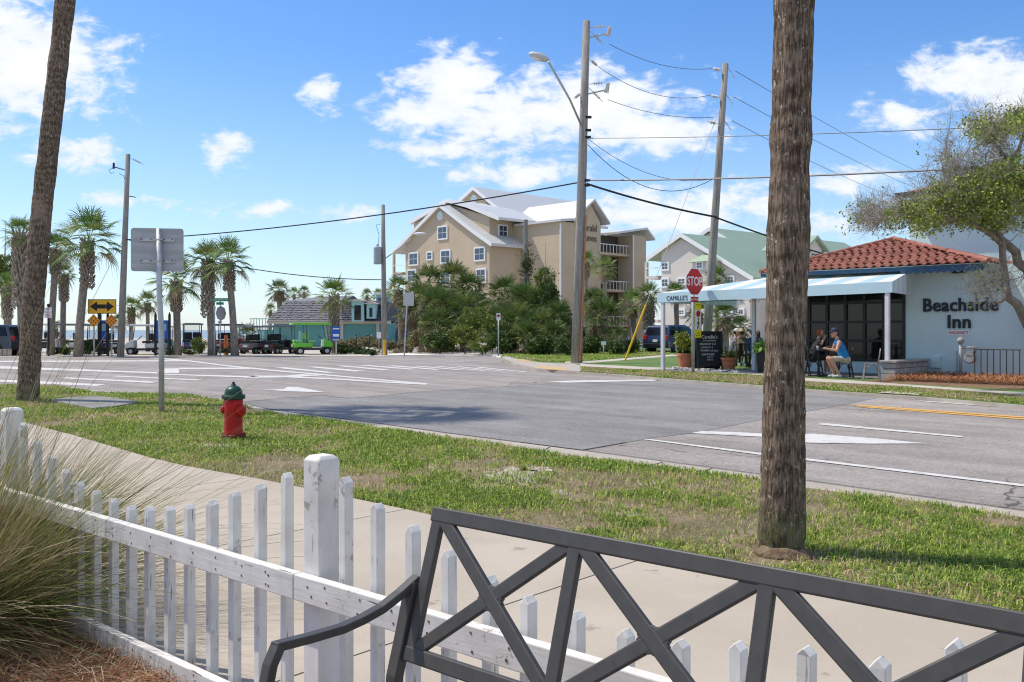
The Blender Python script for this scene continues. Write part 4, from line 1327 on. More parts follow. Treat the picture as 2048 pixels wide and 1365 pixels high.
b = MB(); b.prism([IM @ Vector(v) for v in ((aL - .2, fb - .15, -.1), (aR - .35, fb - .15, -.1), (aR - .9, -.02, -.1), (aL - .2, -.02, -.1))], (0, 0, .125))
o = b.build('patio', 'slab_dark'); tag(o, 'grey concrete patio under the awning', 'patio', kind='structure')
# block planter
pl_ = thing('block_planter', 'low grey concrete block planter wall under the awning post', 'planter', IM @ Vector((xp - .12, fb - .10, 0)), ITH)
for c_ in range(3):
    for k in range(6):
        zz = c_ * .15
        wob = rnd.uniform(-.006, .006)
        b = MB(); b.span((0 + wob, .01 + k * .40 + (.2 if c_ % 2 and k else 0), zz), (.40 + wob, .395 + k * .40 + (.2 if c_ % 2 and k < 5 else 0), zz + .14)); b.build('block', 'block_grey', pl_, bevel=.008)
b = MB(); b.span((-.04, -.05, .452), (.46, 2.40, .515)); b.build('cap', 'block_grey', pl_, bevel=.012)
# mulch under the wall
b = MB(); b.prism([IM @ Vector(v) for v in ((aR - .1, fb - 1.7, -.1), (AR + 4, fb - 3.0, -.1), (AR + 4, -.01, -.1), (.5, -.01, -.1))], (0, 0, .103))
o = b.build('mulch_bed', 'mulch_ground'); tag(o, 'strip of reddish pine straw mulch under the lettered wall', 'mulch', kind='structure')
rs = np.random.RandomState(14); n = 9000
lx = rs.uniform(aR + .1, AR + 2, n); ly = rs.uniform(fb - .9, -.05, n)
pw = np.array([IM @ Vector((a, c, .06)) for a, c in zip(lx, ly)])
az = rs.uniform(0, 6.28, n); dv = np.c_[np.cos(az), np.sin(az), rs.uniform(-.1, .5, n)] * rs.uniform(.12, .3, n)[:, None]
cc = np.array([[.40, .17, .08], [.48, .27, .13], [.28, .11, .06]])[rs.randint(0, 3, n)] * rs.uniform(.7, 1.2, n)[:, None]
sd = np.cross(dv, [0, 0, 1.0]); sd /= np.linalg.norm(sd, axis=1)[:, None]
o = link_mesh(ribbons('pine_straw', np.stack([pw, pw + dv * .5, pw + dv], 1), np.full((n, 3), .012), sd, cc, 'needle'), 'pine_straw')
tag(o, 'reddish pine straw heaped below the lettered inn wall', 'mulch', kind='stuff')
# green cover in the verge
b = MB(); b.prism([G(x, y, ZF + .01) for x, y in ((1760, 786.2), (1774, 783.2), (1846, 786.8), (1838, 790.6))], (0, 0, .012))
o = b.build('utility_cover', 'concrete_pale', bevel=.008); tag(o, 'pale utility cover set in the far verge', 'utility cover')

# ------------------------------------------------------------------ patio furniture
def chair(name, label, px, py, rz, m='black_metal', group=None):
    p = G(px, py, ZF + .03)
    c_ = thing(name, label, 'chair', (p.x, p.y, ZF + .026), rz, group)
    b = MB(); b.box((0, 0, .44), (.36, .36, .025)); b.build('seat', m, c_, bevel=.02)
    for sx in (-1, 1):
        for sy in (-1, 1):
            b = MB(); b.bar((sx * .15, sy * .15, .44), (sx * .21, sy * .21, 0), .045, .03); b.build('leg', m, c_, bevel=.006)
    b = MB(); b.tube([(-.16, -.17, .44), (-.20, -.17, .68), (-.215, -.13, .80), (-.22, -.05, .84), (-.22, .05, .84), (-.215, .13, .80), (-.20, .17, .68), (-.16, .17, .44)], .014, 8); b.build('back_hoop', m, c_, smooth=True)
    b = MB(); b.bar((-.165, 0, .44), (-.215, 0, .83), .13, .012, up=(1, 0, 0)); b.build('back_splat', m, c_)
    for sy in (-1, 1):
        b = MB(); b.tube([(.17, sy * .17, .22), (.10, sy * .185, .36), (0, sy * .19, .40), (-.10, sy * .185, .36), (-.17, sy * .17, .22)], .011, 6); b.build('brace', m, c_, smooth=True)
    return c_
chair('metal_chair', 'bare steel cafe chair standing empty beside the awning post', 1743, 760.5, R(160), 'steel_bare')
chair('metal_chair', 'black metal chair under the man in the blue tank top', 1688, 755, R(172))
chair('metal_chair', 'black metal chair across the table from the tank top', 1628, 750, R(-5))
chair('metal_chair', 'black metal chair tucked behind the palm trunk at the patio', 1600, 752, R(20))
def table(name, label, px, py, w, d, rz):
    p = G(px, py, ZF + .03)
    t_ = thing(name, label, 'table', (p.x, p.y, ZF + .026), rz)
    b = MB(); b.box((0, 0, .74), (w, d, .03)); b.build('table_top', 'black_metal', t_, bevel=.006)
    b = MB(); b.tube([(0, 0, .02), (0, 0, .73)], .035, 10); b.build('column', 'black_metal', t_)
    b = MB(); b.box((0, 0, .012), (w * .6, .07, .024)); b.build('foot', 'black_metal', t_)
    b = MB(); b.box((0, 0, .0125), (.07, d * .6, .022)); b.build('foot', 'black_metal', t_)
    return t_
table('patio_table', 'black patio table in front of the man in the tank top', 1637, 752, .95, .75, R(-8))
table('patio_table', 'black patio table with diners left of the thick palm', 1500, 731, 1.2, .8, R(-20))
jar = thing('drink_glass', 'clear drinking glass on the table by the tank top', 'glass', (G(1637, 752, ZF + .03) + Vector((-.02, .0, .731))))
b = MB(); b.lathe([(.03, 0), (.042, .12), (.044, .13)], 12); b.build('tumbler', 'sign_white', jar, smooth=True)

# chalkboard
p = G(1421, 739, ZF + .03)
cb = thing('chalkboard_sign', 'black sandwich chalkboard with white writing beside the patio', 'chalkboard', (p.x, p.y, ZF), R(4))
cw, ch = .90, 1.32
M1 = Matrix.Rotation(R(-7), 4, 'X')
b = MB(); b.M = M1; b.span((-cw / 2 + .07, -.012, .2), (cw / 2 - .07, .012, ch - .07)); b.build('board', 'chalk_black', cb)
for x0, x1, z0, z1 in ((-cw / 2, -cw / 2 + .075, 0, ch), (cw / 2 - .075, cw / 2, 0, ch), (-cw / 2 + .076, cw / 2 - .076, ch - .075, ch), (-cw / 2 + .076, cw / 2 - .076, .13, .205)):
    b = MB(); b.M = M1; b.span((x0, -.022, z0), (x1, .022, z1)); b.build('frame', 'black_metal', cb, bevel=.005)
b = MB(); b.M = Matrix.Translation((0, .42, 0)) @ Matrix.Rotation(R(10), 4, 'X'); b.span((-cw / 2, -.015, 0), (cw / 2, .015, ch)); b.build('rear_board', 'chalk_black', cb)
for s__, sz, x, z in (("Camille's", .17, 0, 1.12), ("at Crystal Beach", .075, 0, 1.0), ('BREAKFAST 8-11', .085, -.06, .88), ('LUNCH 11-3', .085, -.1, .77), ('DINNER 5 til close', .085, -.02, .66), ('LIVE MUSIC', .10, -.06, .53), ('SAT 12', .07, 0, .43), ('SUN 12', .07, 0, .35)):
    text(s__, sz, 'chalk', cb, M1 @ face_mat((x, -.0145, z), (0, -1, 0)), extrude=.001, sx=.9)

# ------------------------------------------------------------------ plants in pots
def leaf_cloud(name, n, seed, rx=1.0, rz=1.0, leaf=.09, pal=((.09, .15, .03), (.15, .21, .05), (.06, .10, .02)), shell=.55, flat=.0, aspect=.45, clumps=26):
    """irregular crown of single leaves gathered in clumps, with gaps between the clumps"""
    rs = np.random.RandomState(seed)
    cd = rs.normal(0, 1, (clumps, 3)); cd /= np.linalg.norm(cd, axis=1)[:, None]
    cr = rs.uniform(shell, 1.0, clumps)
    cen = cd * cr[:, None] * np.array([rx, rx, rz]) * .82
    cs = rs.uniform(.16, .34, clumps) * (rx + rz) / 2
    w_ = rs.randint(0, clumps, n)
    p = cen[w_] + rs.normal(0, 1, (n, 3)) * (cs[w_] * .55)[:, None]
    p[:, 2] = np.maximum(p[:, 2], -rz)
    d = rs.normal(0, 1, (n, 3)) + p / np.array([rx, rx, rz]) * .9 + np.array([0, 0, .35]); d /= np.linalg.norm(d, axis=1)[:, None]
    ln = leaf * rs.uniform(.6, 1.35, n)
    path = np.stack([p, p + d * (ln * .5)[:, None], p + d * ln[:, None] + np.array([0, 0, -.15]) * ln[:, None]], 1)
    sd = np.cross(d, rs.normal(0, 1, (n, 3))); sd /= np.linalg.norm(sd, axis=1)[:, None]
    ws = np.stack([ln * .08, ln * aspect, ln * .06], 1)
    pal = np.array(pal); tone = rs.uniform(.75, 1.3, clumps)
    c = pal[rs.randint(0, len(pal), n)] * rs.uniform(.75, 1.25, n)[:, None] * tone[w_][:, None]
    return ribbons(name, path, ws, sd, c, 'leaf')
def pot(name, label, px, py, r, h, m='terracotta'):
    p = G(px, py, ZF + .02)
    t_ = thing(name, label, 'potted plant', (p.x, p.y, ZF + .02))
    b = MB(); b.lathe([(r * .68, 0), (r * .92, h * .82), (r, h * .82), (r * 1.02, h), (r * .9, h), (r * .86, h * .88), (.01, h * .88)], 22); b.build('pot', m, t_)
    return t_
t_ = pot('potted_plant', 'terracotta pot with yellow green bush beside the chalkboard', 1371, 736.5, .31, .52)
lm = leaf_cloud('foliage', 700, 3, .42, .36, .13, ((.30, .33, .05), (.17, .24, .05), (.42, .38, .08)), clumps=14); o = link_mesh(lm, 'foliage', (0, 0, .95), t_)
lm = leaf_cloud('foliage', 300, 4, .28, .2, .16, ((.07, .14, .05), (.10, .17, .06)), clumps=8, aspect=.6); link_mesh(lm, 'foliage', (0, 0, .58), t_)
t_ = pot('potted_plant', 'terracotta pot with low succulents in front of the chalkboard', 1458, 740.5, .27, .42)
lm = leaf_cloud('foliage', 260, 6, .24, .12, .14, ((.10, .17, .06), (.36, .30, .05), (.14, .2, .08)), clumps=9, aspect=.6); link_mesh(lm, 'foliage', (0, 0, .45), t_)
p = G(1526, 746, ZF + .02)
t_ = thing('potted_plant', 'tall black square planter with a bright green plant by the patio', 'potted plant', (p.x, p.y, ZF + .02), R(-30))
b = MB(); b.add([(sx * (.12 if z == 0 else .17), sy * (.12 if z == 0 else .17), z) for z in (0, .62) for sx, sy in ((-1, -1), (1, -1), (1, 1), (-1, 1))], [(3, 2, 1, 0), (4, 5, 6, 7)] + [(i, (i + 1) % 4, 4 + (i + 1) % 4, 4 + i) for i in range(4)]); b.build('pot', 'black_metal', t_)
lm = leaf_cloud('foliage', 220, 8, .2, .16, .2, ((.12, .26, .05), (.2, .34, .07)), clumps=7, aspect=.35); link_mesh(lm, 'foliage', (0, 0, .76), t_)
# pebbles round the pots
rs = random.Random(5)
peb = []
for k in range(5):
    b = MB(); b.ball((0, 0, 0), 1.0, 7, (1, .75, .5)); peb.append(b.mesh('pebble', 'pebble', True))
bed = thing('pebble_bed', 'bed of grey river pebbles round the pots and chalkboard', 'pebbles', G(1410, 742, ZF))
for k in range(150):
    px, py = rs.uniform(1345, 1478), 0
    py = 738 + (px - 1345) * .045 + rs.uniform(-3, 2.6)
    w_ = G(px, py, ZF + .02)
    inst(peb[k % 5], 'pebble', bed, tuple(w_ + Vector((0, 0, .012)) - MW[bed].translation), rz=rs.uniform(0, 6), scale=rs.uniform(.04, .085))
# ------------------------------------------------------------------ apartment building with tan stucco and pale metal roofs
mat('stucco_sand', (.47, .375, .265), (.51, .41, .295), .9, .25, fine=.04, fsc=2)
mat('stucco_pale', (.58, .53, .48), (.63, .58, .53), .9, .25)
def seam_mat(name, c, c2, pitch=.45, axis=0, bump=.5):
    m = bpy.data.materials.new(name); m.use_nodes = True
    t = NT(m.node_tree); bs = t.n['Principled BSDF']
    tc = t.node('ShaderNodeTexCoord'); sp_ = t.node('ShaderNodeSeparateXYZ'); t.l.new(tc.outputs['Object'], sp_.inputs[0])
    fr = t.math('FRACT', t.math('MULTIPLY', sp_.outputs[axis], 1 / pitch))
    rib = t.ramp(t.math('ABSOLUTE', t.math('SUBTRACT', fr, .5)), .38, .48)
    col = t.mix(t.noise(tc.outputs['Object'], .4, 4), c, c2)
    t.put(bs.inputs['Base Color'], col); bs.inputs['Roughness'].default_value = .5; bs.inputs['Metallic'].default_value = .15
    bp = t.node('ShaderNodeBump'); bp.inputs['Strength'].default_value = bump; bp.inputs['Distance'].default_value = .06
    t.l.new(rib, bp.inputs['Height']); t.l.new(bp.outputs[0], bs.inputs['Normal'])
    MATS[name] = m
seam_mat('metal_roof_white', (.62, .62, .61), (.55, .55, .54)); seam_mat('metal_roof_white_y', (.62, .62, .61), (.55, .55, .54), axis=1)
seam_mat('metal_roof_green', (.28, .37, .26), (.32, .41, .29)); seam_mat('metal_roof_green_y', (.28, .37, .26), (.32, .41, .29), axis=1)
mat('trim_white', (.74, .74, .73), rough=.6)
mat('glass_blue', (.03, .05, .085), rough=.06, spec=.9)
mat('balcony_shade', (.10, .085, .07), rough=.8)
mat('sign_brown', (.16, .12, .09), rough=.7)

class Bld:
    def __init__(s, name, label, p0, th, wall):
        s.o = thing(name, label, 'building', p0, th); s.M = MW[s.o]; s.wall = wall
    def gable(s, px, x0, depth, ground=0.0, name='wall', m=None):
        """wall outline on the plane x = x0, px listed from the right foot round over the top to the left foot"""
        pts = [ray_x(x, y, x0, s.M) for x, y in px]
        pts = [(pts[0][0], ground)] + pts + [(pts[-1][0], ground)]
        b = MB(); b.prism([(x0, y, z) for y, z in pts], (depth, 0, 0)); return b.build(name, m or s.wall, s.o)
    def roof_x(s, pts, x0, depth, m, th=.38, over=.5, fascia=True):
        """pitched roof slabs that run in x; pts (y, z) along the gable edge"""
        root = None
        for (ya, za), (yb, zb) in zip(pts, pts[1:]):
            b = MB(); b.prism([(x0 - over, ya, za), (x0 - over, yb, zb), (x0 - over, yb, zb + th), (x0 - over, ya, za + th)], (depth + over, 0, 0)); o_ = b.build('roof', m, s.o)
            if fascia:
                b = MB(); b.prism([(x0 - over - .08, ya, za - .12), (x0 - over - .08, yb, zb - .12), (x0 - over - .08, yb, zb + th + .05), (x0 - over - .08, ya, za + th + .05)], (.07, 0, 0)); b.build('rake_board', 'trim_white', s.o)
    def win_x(s, px, py, w, h, x0, panes=(2, 2)):
        (ya, z1), (yb, z0) = ray_x(px - w / 2, py - h / 2, x0, s.M), ray_x(px + w / 2, py + h / 2, x0, s.M)
        za, zb = ray_x(px, py - h / 2, x0, s.M)[1], ray_x(px, py + h / 2, x0, s.M)[1]
        f = .18
        b = MB(); b.span((x0 - .14, yb, zb), (x0 + .05, ya, za)); fr = b.build('window', 'trim_white', s.o)
        ny, nz = panes
        yw = (ya - yb - 2 * f); zw = (za - zb - 2 * f)
        for i in range(ny):
            for j in range(nz):
                b = MB(); b.span((x0 - .155, yb + f + i * yw / ny + .04, zb + f + j * zw / nz + .04), (x0 - .142, yb + f + (i + 1) * yw / ny - .04, zb + f + (j + 1) * zw / nz - .04)); b.build('pane', 'glass_blue', fr)
        return fr
    def win_y(s, px, py, w, h, y0, panes=(2, 2)):
        xa, xb = ray_y(px - w / 2, py, y0, s.M)[0], ray_y(px + w / 2, py, y0, s.M)[0]
        za, zb = ray_y(px, py - h / 2, y0, s.M)[1], ray_y(px, py + h / 2, y0, s.M)[1]
        f = .18
        b = MB(); b.span((xa, y0 - .14, zb), (xb, y0 + .05, za)); fr = b.build('window', 'trim_white', s.o)
        nx, nz = panes
        xw = (xb - xa - 2 * f); zw = (za - zb - 2 * f)
        for i in range(nx):
            for j in range(nz):
                b = MB(); b.span((xa + f + i * xw / nx + .04, y0 - .155, zb + f + j * zw / nz + .04), (xa + f + (i + 1) * xw / nx - .04, y0 - .142, zb + f + (j + 1) * zw / nz - .04)); b.build('pane', 'glass_blue', fr)
        return fr
    def vent_x(s, px, py, r, x0):
        y, z = ray_x(px, py, x0, s.M); rr = r * 130 / F
        b = MB(); b.lathe([(rr * 1.25, -.12), (rr * 1.25, .05)], 20, axis='X', c=(x0, y, z)); v = b.build('round_vent', 'trim_white', s.o)
        b = MB(); b.lathe([(rr * .9, -.15), (rr * .9, -.125)], 20, axis='X', c=(x0, y, z)); b.build('pane', 'stucco_blue_hi', v)

E = Bld('apartment_building', 'tan stucco apartment building with white metal gable roofs', (-3.04, 125, 0), R(43.7), 'stucco_sand')
rx = lambda x, y, x0: ray_x(x, y, x0, E.M)
ry = lambda x, y, y0: ray_y(x, y, y0, E.M)
# body 1: front gable
E.gable([(979, 489), (960, 476), (879, 418), (811, 484)], 0, 7.5)
pk, er, el_ = rx(879, 413, -.4), rx(984, 492, -.4), rx(787, 508, -.4)
md = rx(950, 468, -.4)
E.roof_x([er, md, pk], 0, 8, 'metal_roof_white_y'); E.roof_x([pk, el_], 0, 8, 'metal_roof_white_y')
for w_ in ((886, 466, 20, 28), (828, 518.5, 19, 27), (892, 513.5, 20, 28), (960, 508.5, 22, 29), (963, 552, 20, 30), (824, 552, 18, 26), (824, 598, 18, 28), (892, 556, 20, 28)):
    E.win_x(*w_, 0)
E.win_x(860, 512, 12, 18, 0, (1, 2))
E.vent_x(881, 432, 7, 0)
# body 2: taller cross wing behind it
E.gable([(979, 434), (896, 409), (828, 449)], 1.8, 10)
E.roof_x([rx(1000, 440, 1.5), rx(935, 414, 1.5), rx(896, 404, 1.5)], 1.8, 9, 'metal_roof_white_y'); E.roof_x([rx(896, 404, 1.5), rx(820, 449, 1.5)], 1.8, 9, 'metal_roof_white_y')
y2 = rx(979, 434, 1.8)[0]
E.win_y(1005, 463, 19, 27, y2)
# body 3: high main roof
E.gable([(1010, 434), (947, 384), (919, 408)], 9, 9)
p3 = [rx(1016, 436, 8.6), rx(947, 379, 8.6), rx(914, 409, 8.6)]
E.roof_x(p3[:2], 9, 22, 'metal_roof_white'); E.roof_x(p3[1:], 9, 22, 'metal_roof_white')
E.vent_x(948.7, 398, 7, 9)
# side wing with the lettered gable
x2 = 6.2
yb_ = rx(1121, 500, x2)[0]; zt_ = rx(1085, 447, x2)[1]
b = MB(); b.span((x2, yb_, 0), (14.4, 4, zt_)); b.build('wall', 'stucco_sand', E.o)
xg0, xg1 = ry(1143, 436, yb_)[0], ry(1212, 445, yb_)[0]
ze = ry(1205, 446, yb_)[1]; xgp, zp = ry(1181, 403, yb_)
xw1 = ry(1200, 500, yb_)[0]
b = MB(); b.prism([(xg0 + .5, yb_ - .03, 0), (xw1, yb_ - .03, 0), (xw1, yb_ - .03, ze), (xgp, yb_ - .03, zp - .4), (xg0 + .5, yb_ - .03, ze)], (0, 9, 0)); b.build('wall', 'stucco_sand', E.o)
for (xa, za), (xb, zb) in (((xg0 - .2, ze - .25), (xgp, zp)), ((xgp, zp), (xg1, ze - .25))):
    b = MB(); b.prism([(xa, yb_ - .8, za), (xb, yb_ - .8, zb), (xb, yb_ - .8, zb + .3), (xa, yb_ - .8, za + .3)], (0, 13, 0)); b.build('roof', 'metal_roof_white_y', E.o)
b = MB(); b.prism([(x2 - .5, yb_ - .5, zt_ - .05), (xg0 + 1, yb_ - .5, zt_ + .3), (xg0 + 1, yb_ - .5, zt_ + .65), (x2 - .5, yb_ - .5, zt_ + .25)], (0, 9, 0)); b.build('roof', 'metal_roof_white', E.o)
xs_, zs_ = ry(1172, 456, yb_ - .1); text('Emerald', 1.35, 'sign_brown', E.o, face_mat((xs_ + .1, yb_ - .1, zs_), (0, -1, 0)), extrude=.04)
xs_, zs_ = ry(1172, 476, yb_ - .1); text('Dunes', 1.35, 'sign_brown', E.o, face_mat((xs_ + .5, yb_ - .1, zs_), (0, -1, 0)), extrude=.04)
def downpipe(x, y, z0, z1):
    b = MB(); b.tube([(x, y, z0), (x, y, z1)], .12, 6); b.build('downpipe', 'trim_white', E.o)
downpipe(x2 - .1, yb_ - .1, 0, zt_ - .3)
# balconies and end wing
x4 = ry(1236, 520, yb_ + 2)[0]
x4b = x4
ys, yw = rx(1236, 480, x4)[0], rx(1267, 470, x4)[0]
z4 = rx(1266, 471, x4)[1]
b = MB(); b.span((14.2, ys, 0), (x4 + 1, ys + 6, z4)); b.build('wall', 'balcony_shade', E.o)  # shade of the balcony recess put into the wall colour
for k, py in enumerate((512, 582, 650)):
    zz = ray_x(1222, py, x4, E.M)[1]
    b = MB(); b.span((14.0, ys - 2.2, zz - .35), (x4, ys, zz)); b.build('balcony_slab', 'stucco_sand', E.o)
    b = MB(); b.span((14.0, ys - 2.2, zz + 1.1), (x4, ys - 2.12, zz + 1.2)); b.build('balcony_rail', 'trim_white', E.o)
    for q in range(9):
        xx = 14.0 + (x4 - 14.0) * q / 9
        b = MB(); b.span((xx, ys - 2.2, zz), (xx + .06, ys - 2.14, zz + 1.1)); b.build('baluster', 'trim_white', E.o)
b = MB(); b.span((x4, yw, 0), (ry(1292, 500, yw)[0], ys + 2, z4)); b.build('wall', 'stucco_sand', E.o)
xr = ry(1304, 472, yw)[0]; xm, zm = ry(1288, 460, yw)
for (xa, za), (xb, zb) in (((x4 - 4, z4 - .1), (xm, zm)), ((xm, zm), (xr, z4 - .5))):
    b = MB(); b.prism([(xa, yw - .6, za), (xb, yw - .6, zb), (xb, yw - .6, zb + .3), (xa, yw - .6, za + .3)], (0, 8, 0)); b.build('roof', 'metal_roof_white_y', E.o)
downpipe(x4 - .15, yw - .1, 0, z4)
# seaward porch
yp = rx(793, 520, 1)[0]; y0_ = rx(811, 520, 1)[0]
for py in (546, 592, 640):
    z_ = rx(800, py, 1)[1]
    b = MB(); b.span((.3, y0_, z_ - .3), (6, yp, z_)); b.build('balcony_slab', 'stucco_sand', E.o)
    b = MB(); b.span((.3, y0_, z_ + 1.0), (.38, yp, z_ + 1.1)); b.build('balcony_rail', 'trim_white', E.o)
for xx in (.35, 5.8):
    b = MB(); b.span((xx, yp - .15, 0), (xx + .35, yp + .15, rx(793, 505, 1)[1])); b.build('post', 'stucco_sand', E.o)

# ------------------------------------------------------------------ second building, pale with green roofs
C = Bld('apartment_building', 'pale stucco apartment building with green metal roofs', (16.5, 118, 0), R(40), 'stucco_pale')
cx_ = lambda x, y, x0: ray_x(x, y, x0, C.M)
C.gable([(1500, 556), (1425, 512), (1362, 478), (1323, 503)], 0, 9)
C.roof_x([cx_(1508, 562, -.4), cx_(1430, 514, -.4), cx_(1362, 473, -.4)], 0, 26, 'metal_roof_green_y'); C.roof_x([cx_(1362, 473, -.4), cx_(1294, 522, -.4)], 0, 26, 'metal_roof_green_y')
for w_ in ((1331, 533, 16, 18), (1331, 566, 16, 20), (1364, 563, 18, 16), (1364, 625, 14, 14), (1405, 529, 14, 16), (1462, 560, 16, 18), (1483, 624, 14, 16)):
    C.win_x(*w_, 0)
# bay with its own little roof
yl, zl_ = cx_(1385, 520, -1.2); yr_, _ = cx_(1430, 520, -1.2); zb_ = cx_(1405, 545, -1.2)[1]
b = MB(); b.span((-1.2, yr_, zb_ - 2.2), (0, yl, zl_ - .3)); b.build('bay', 'stucco_pale', C.o)
zt2 = cx_(1410, 506, -1.2)[1]
b = MB(); b.add([(-1.7, yr_ - .5, zl_ - .3), (-1.7, yl + .5, zl_ - .3), (0, yl + .5, zl_ - .3), (0, yr_ - .5, zl_ - .3), (-.2, yl - 1, zt2), (-.2, yr_ + 1, zt2)], [(0, 1, 4, 5), (1, 2, 4), (3, 0, 5), (2, 3, 5, 4), (3, 2, 1, 0)]); b.build('bay_roof', 'metal_roof_green_y', C.o)
C.win_x(1400, 531, 15, 17, -1.22); C.win_x(1420, 531, 12, 17, -1.22)
# rear wing with second gable
C.gable([(1560, 545), (1480, 500), (1419, 466), (1395, 480)], 14, 12)
C.roof_x([cx_(1535, 530, 13.6), cx_(1419, 461, 13.6)], 14, 34, 'metal_roof_green'); C.roof_x([cx_(1419, 461, 13.6), cx_(1390, 482, 13.6)], 14, 34, 'metal_roof_green')
yq = cx_(1500, 540, 4)[0]
b = MB(); b.add([(2, yq - 2, cx_(1500, 548, 2)[1]), (26, yq - 2, cx_(1500, 548, 2)[1]), (26, yq + 6, cx_(1470, 519, 2)[1]), (5, yq + 6, cx_(1470, 519, 2)[1])], [(0, 1, 2, 3)]); o = b.build('roof', 'metal_roof_green', C.o)
so = o.modifiers.new('slab', 'SOLIDIFY'); so.thickness = .3
b = MB(); b.span((2.5, yq - 1.6, 0), (26, yq + 4, cx_(1500, 548, 2)[1])); b.build('wall', 'stucco_pale', C.o)
for px_ in (1448, 1468):
    C.win_y(px_, 622, 12, 15, yq - 1.6)
# seaward balconies
yo, yi = cx_(1298, 560, 1)[0], cx_(1323, 560, 1)[0]
for py in (553, 585, 640):
    z_ = cx_(1310, py, 1)[1]
    b = MB(); b.span((.3, yi, z_ - .35), (7, yo, z_)); b.build('balcony_slab', 'stucco_pale', C.o)
    b = MB(); b.span((.3, yi, z_ + .95), (.38, yo, z_ + 1.05)); b.build('balcony_rail', 'trim_white', C.o)
b = MB(); b.span((.35, yo - .2, 0), (.7, yo + .15, cx_(1300, 525, 1)[1])); b.build('post', 'stucco_pale', C.o)
# tower with lettering at the far end
T = Bld('apartment_building', 'pale gabled tower with green roof peeking over the tiled roof', W(1622, 660, 105) * Vector((1, 1, 0)) if False else (W(1622, 660, 105).x, 105, 0), R(40), 'stucco_pale')
tz, tz2 = H + (660 - 497) / F * 105, H + (660 - 476) / F * 105
b = MB(); b.span((-1.0, 0, 0), (2.2, 4, tz)); b.build('wall', 'stucco_pale', T.o)
for s_ in (-1, 1):
    b = MB(); b.prism([(.6, -.5, tz2), (.6 + s_ * 2.3, -.5, tz - .3), (.6 + s_ * 2.3, -.5, tz), (.6, -.5, tz2 + .3)], (0, 6, 0)); b.build('roof', 'metal_roof_green_y', T.o)
b = MB(); b.prism([(-1.0, -.01, tz), (2.2, -.01, tz), (.6, -.01, tz2)], (0, .3, 0)); b.build('gable', 'stucco_pale', T.o)
text('Crystal', 1.15, 'sign_brown', T.o, face_mat((.9, -.03, tz - .75), (0, -1, 0)), extrude=.03)

# ------------------------------------------------------------------ teal house with slate mansard roof
mat('teal_wall', (.11, .29, .28), (.13, .32, .31), .85, .6)
mat('teal_pale', (.30, .50, .50), rough=.8)
mat('slate', (.16, .165, .18), (.24, .24, .25), .85, 5, fine=.3, fsc=3)
mat('slate_dark', (.065, .07, .095), (.10, .105, .13), .85, 5, fine=.3, fsc=3)
mat('eave_tan', (.52, .47, .40), rough=.8)
th_ = thing('teal_house', 'teal house with grey shingled mansard roof and dormers', 'building', (W(772, 660, 82).x, 82, 0), 0)
hz = lambda py, Y=82: H + (660 - py) * Y / F
hx = lambda px, Y=82: (px - CX) * Y / F - MW[th_].translation.x
x0, x1, xm_ = hx(536), hx(775), hx(686)
b = MB(); b.span((x0 + .5, 0, 0), (x1, 12, hz(646))); b.build('wall', 'teal_wall', th_)
b = MB(); b.span((x0, -.45, hz(648)), (x1 + .3, .2, hz(642))); b.build('eave', 'eave_tan', th_)
zl0, zl1 = hz(643), hz(600)
def shingle_slope(p00, p10, p01, p11, rows, cols, m):
    """rows of shingles, each row one overlapping course with real butts"""
    for r_ in range(rows):
        u0, u1 = r_ / rows, (r_ + 1.25) / rows
        a_, b_ = p00.lerp(p01, u0), p10.lerp(p11, u0)
        c_, d_ = p00.lerp(p01, min(u1, 1)), p10.lerp(p11, min(u1, 1))
        mb = MB()
        n_ = max(3, int(cols * ((b_ - a_).length / (p10 - p00).length)))
        nm = Vector((0, -1, .35)).normalized()
        for i in range(n_):
            j = rnd.uniform(-.03, .03)
            q0, q1 = a_.lerp(b_, (i + .04) / n_), a_.lerp(b_, (i + .96) / n_)
            s0, s1 = c_.lerp(d_, (i + .04) / n_), c_.lerp(d_, (i + .96) / n_)
            dz = Vector((0, 0, j))
            mb.add([q0 + nm * .09 + dz, q1 + nm * .09 + dz, s1 + nm * .01, s0 + nm * .01, q0 + dz, q1 + dz], [(0, 1, 2, 3), (4, 5, 1, 0)])
        mb.build('shingle_course', m, th_)['kind'] = 'stuff'
Vv = Vector
shingle_slope(Vv((x0, -.5, zl0)), Vv((xm_, -.5, zl0)), Vv((hx(566), 1.6, zl1)), Vv((xm_ - .4, 1.6, zl1)), 12, 40, 'slate')
b = MB(); b.add([(x0, -.4, zl0), (xm_, -.4, zl0), (xm_ - .4, 1.7, zl1), (hx(566), 1.7, zl1), (x0, 10, zl0), (hx(566), 9, zl1), (xm_, 10, zl0), (xm_, 9, zl1 + .2), (hx(620), 4.5, hz(590)), (hx(690), 4.5, hz(588))],
         [(0, 1, 2, 3), (0, 3, 5, 4), (3, 2, 9, 8), (3, 8, 5), (4, 5, 7, 6), (8, 9, 7, 5), (1, 6, 7, 9, 2)]); b.build('roof', 'slate', th_)
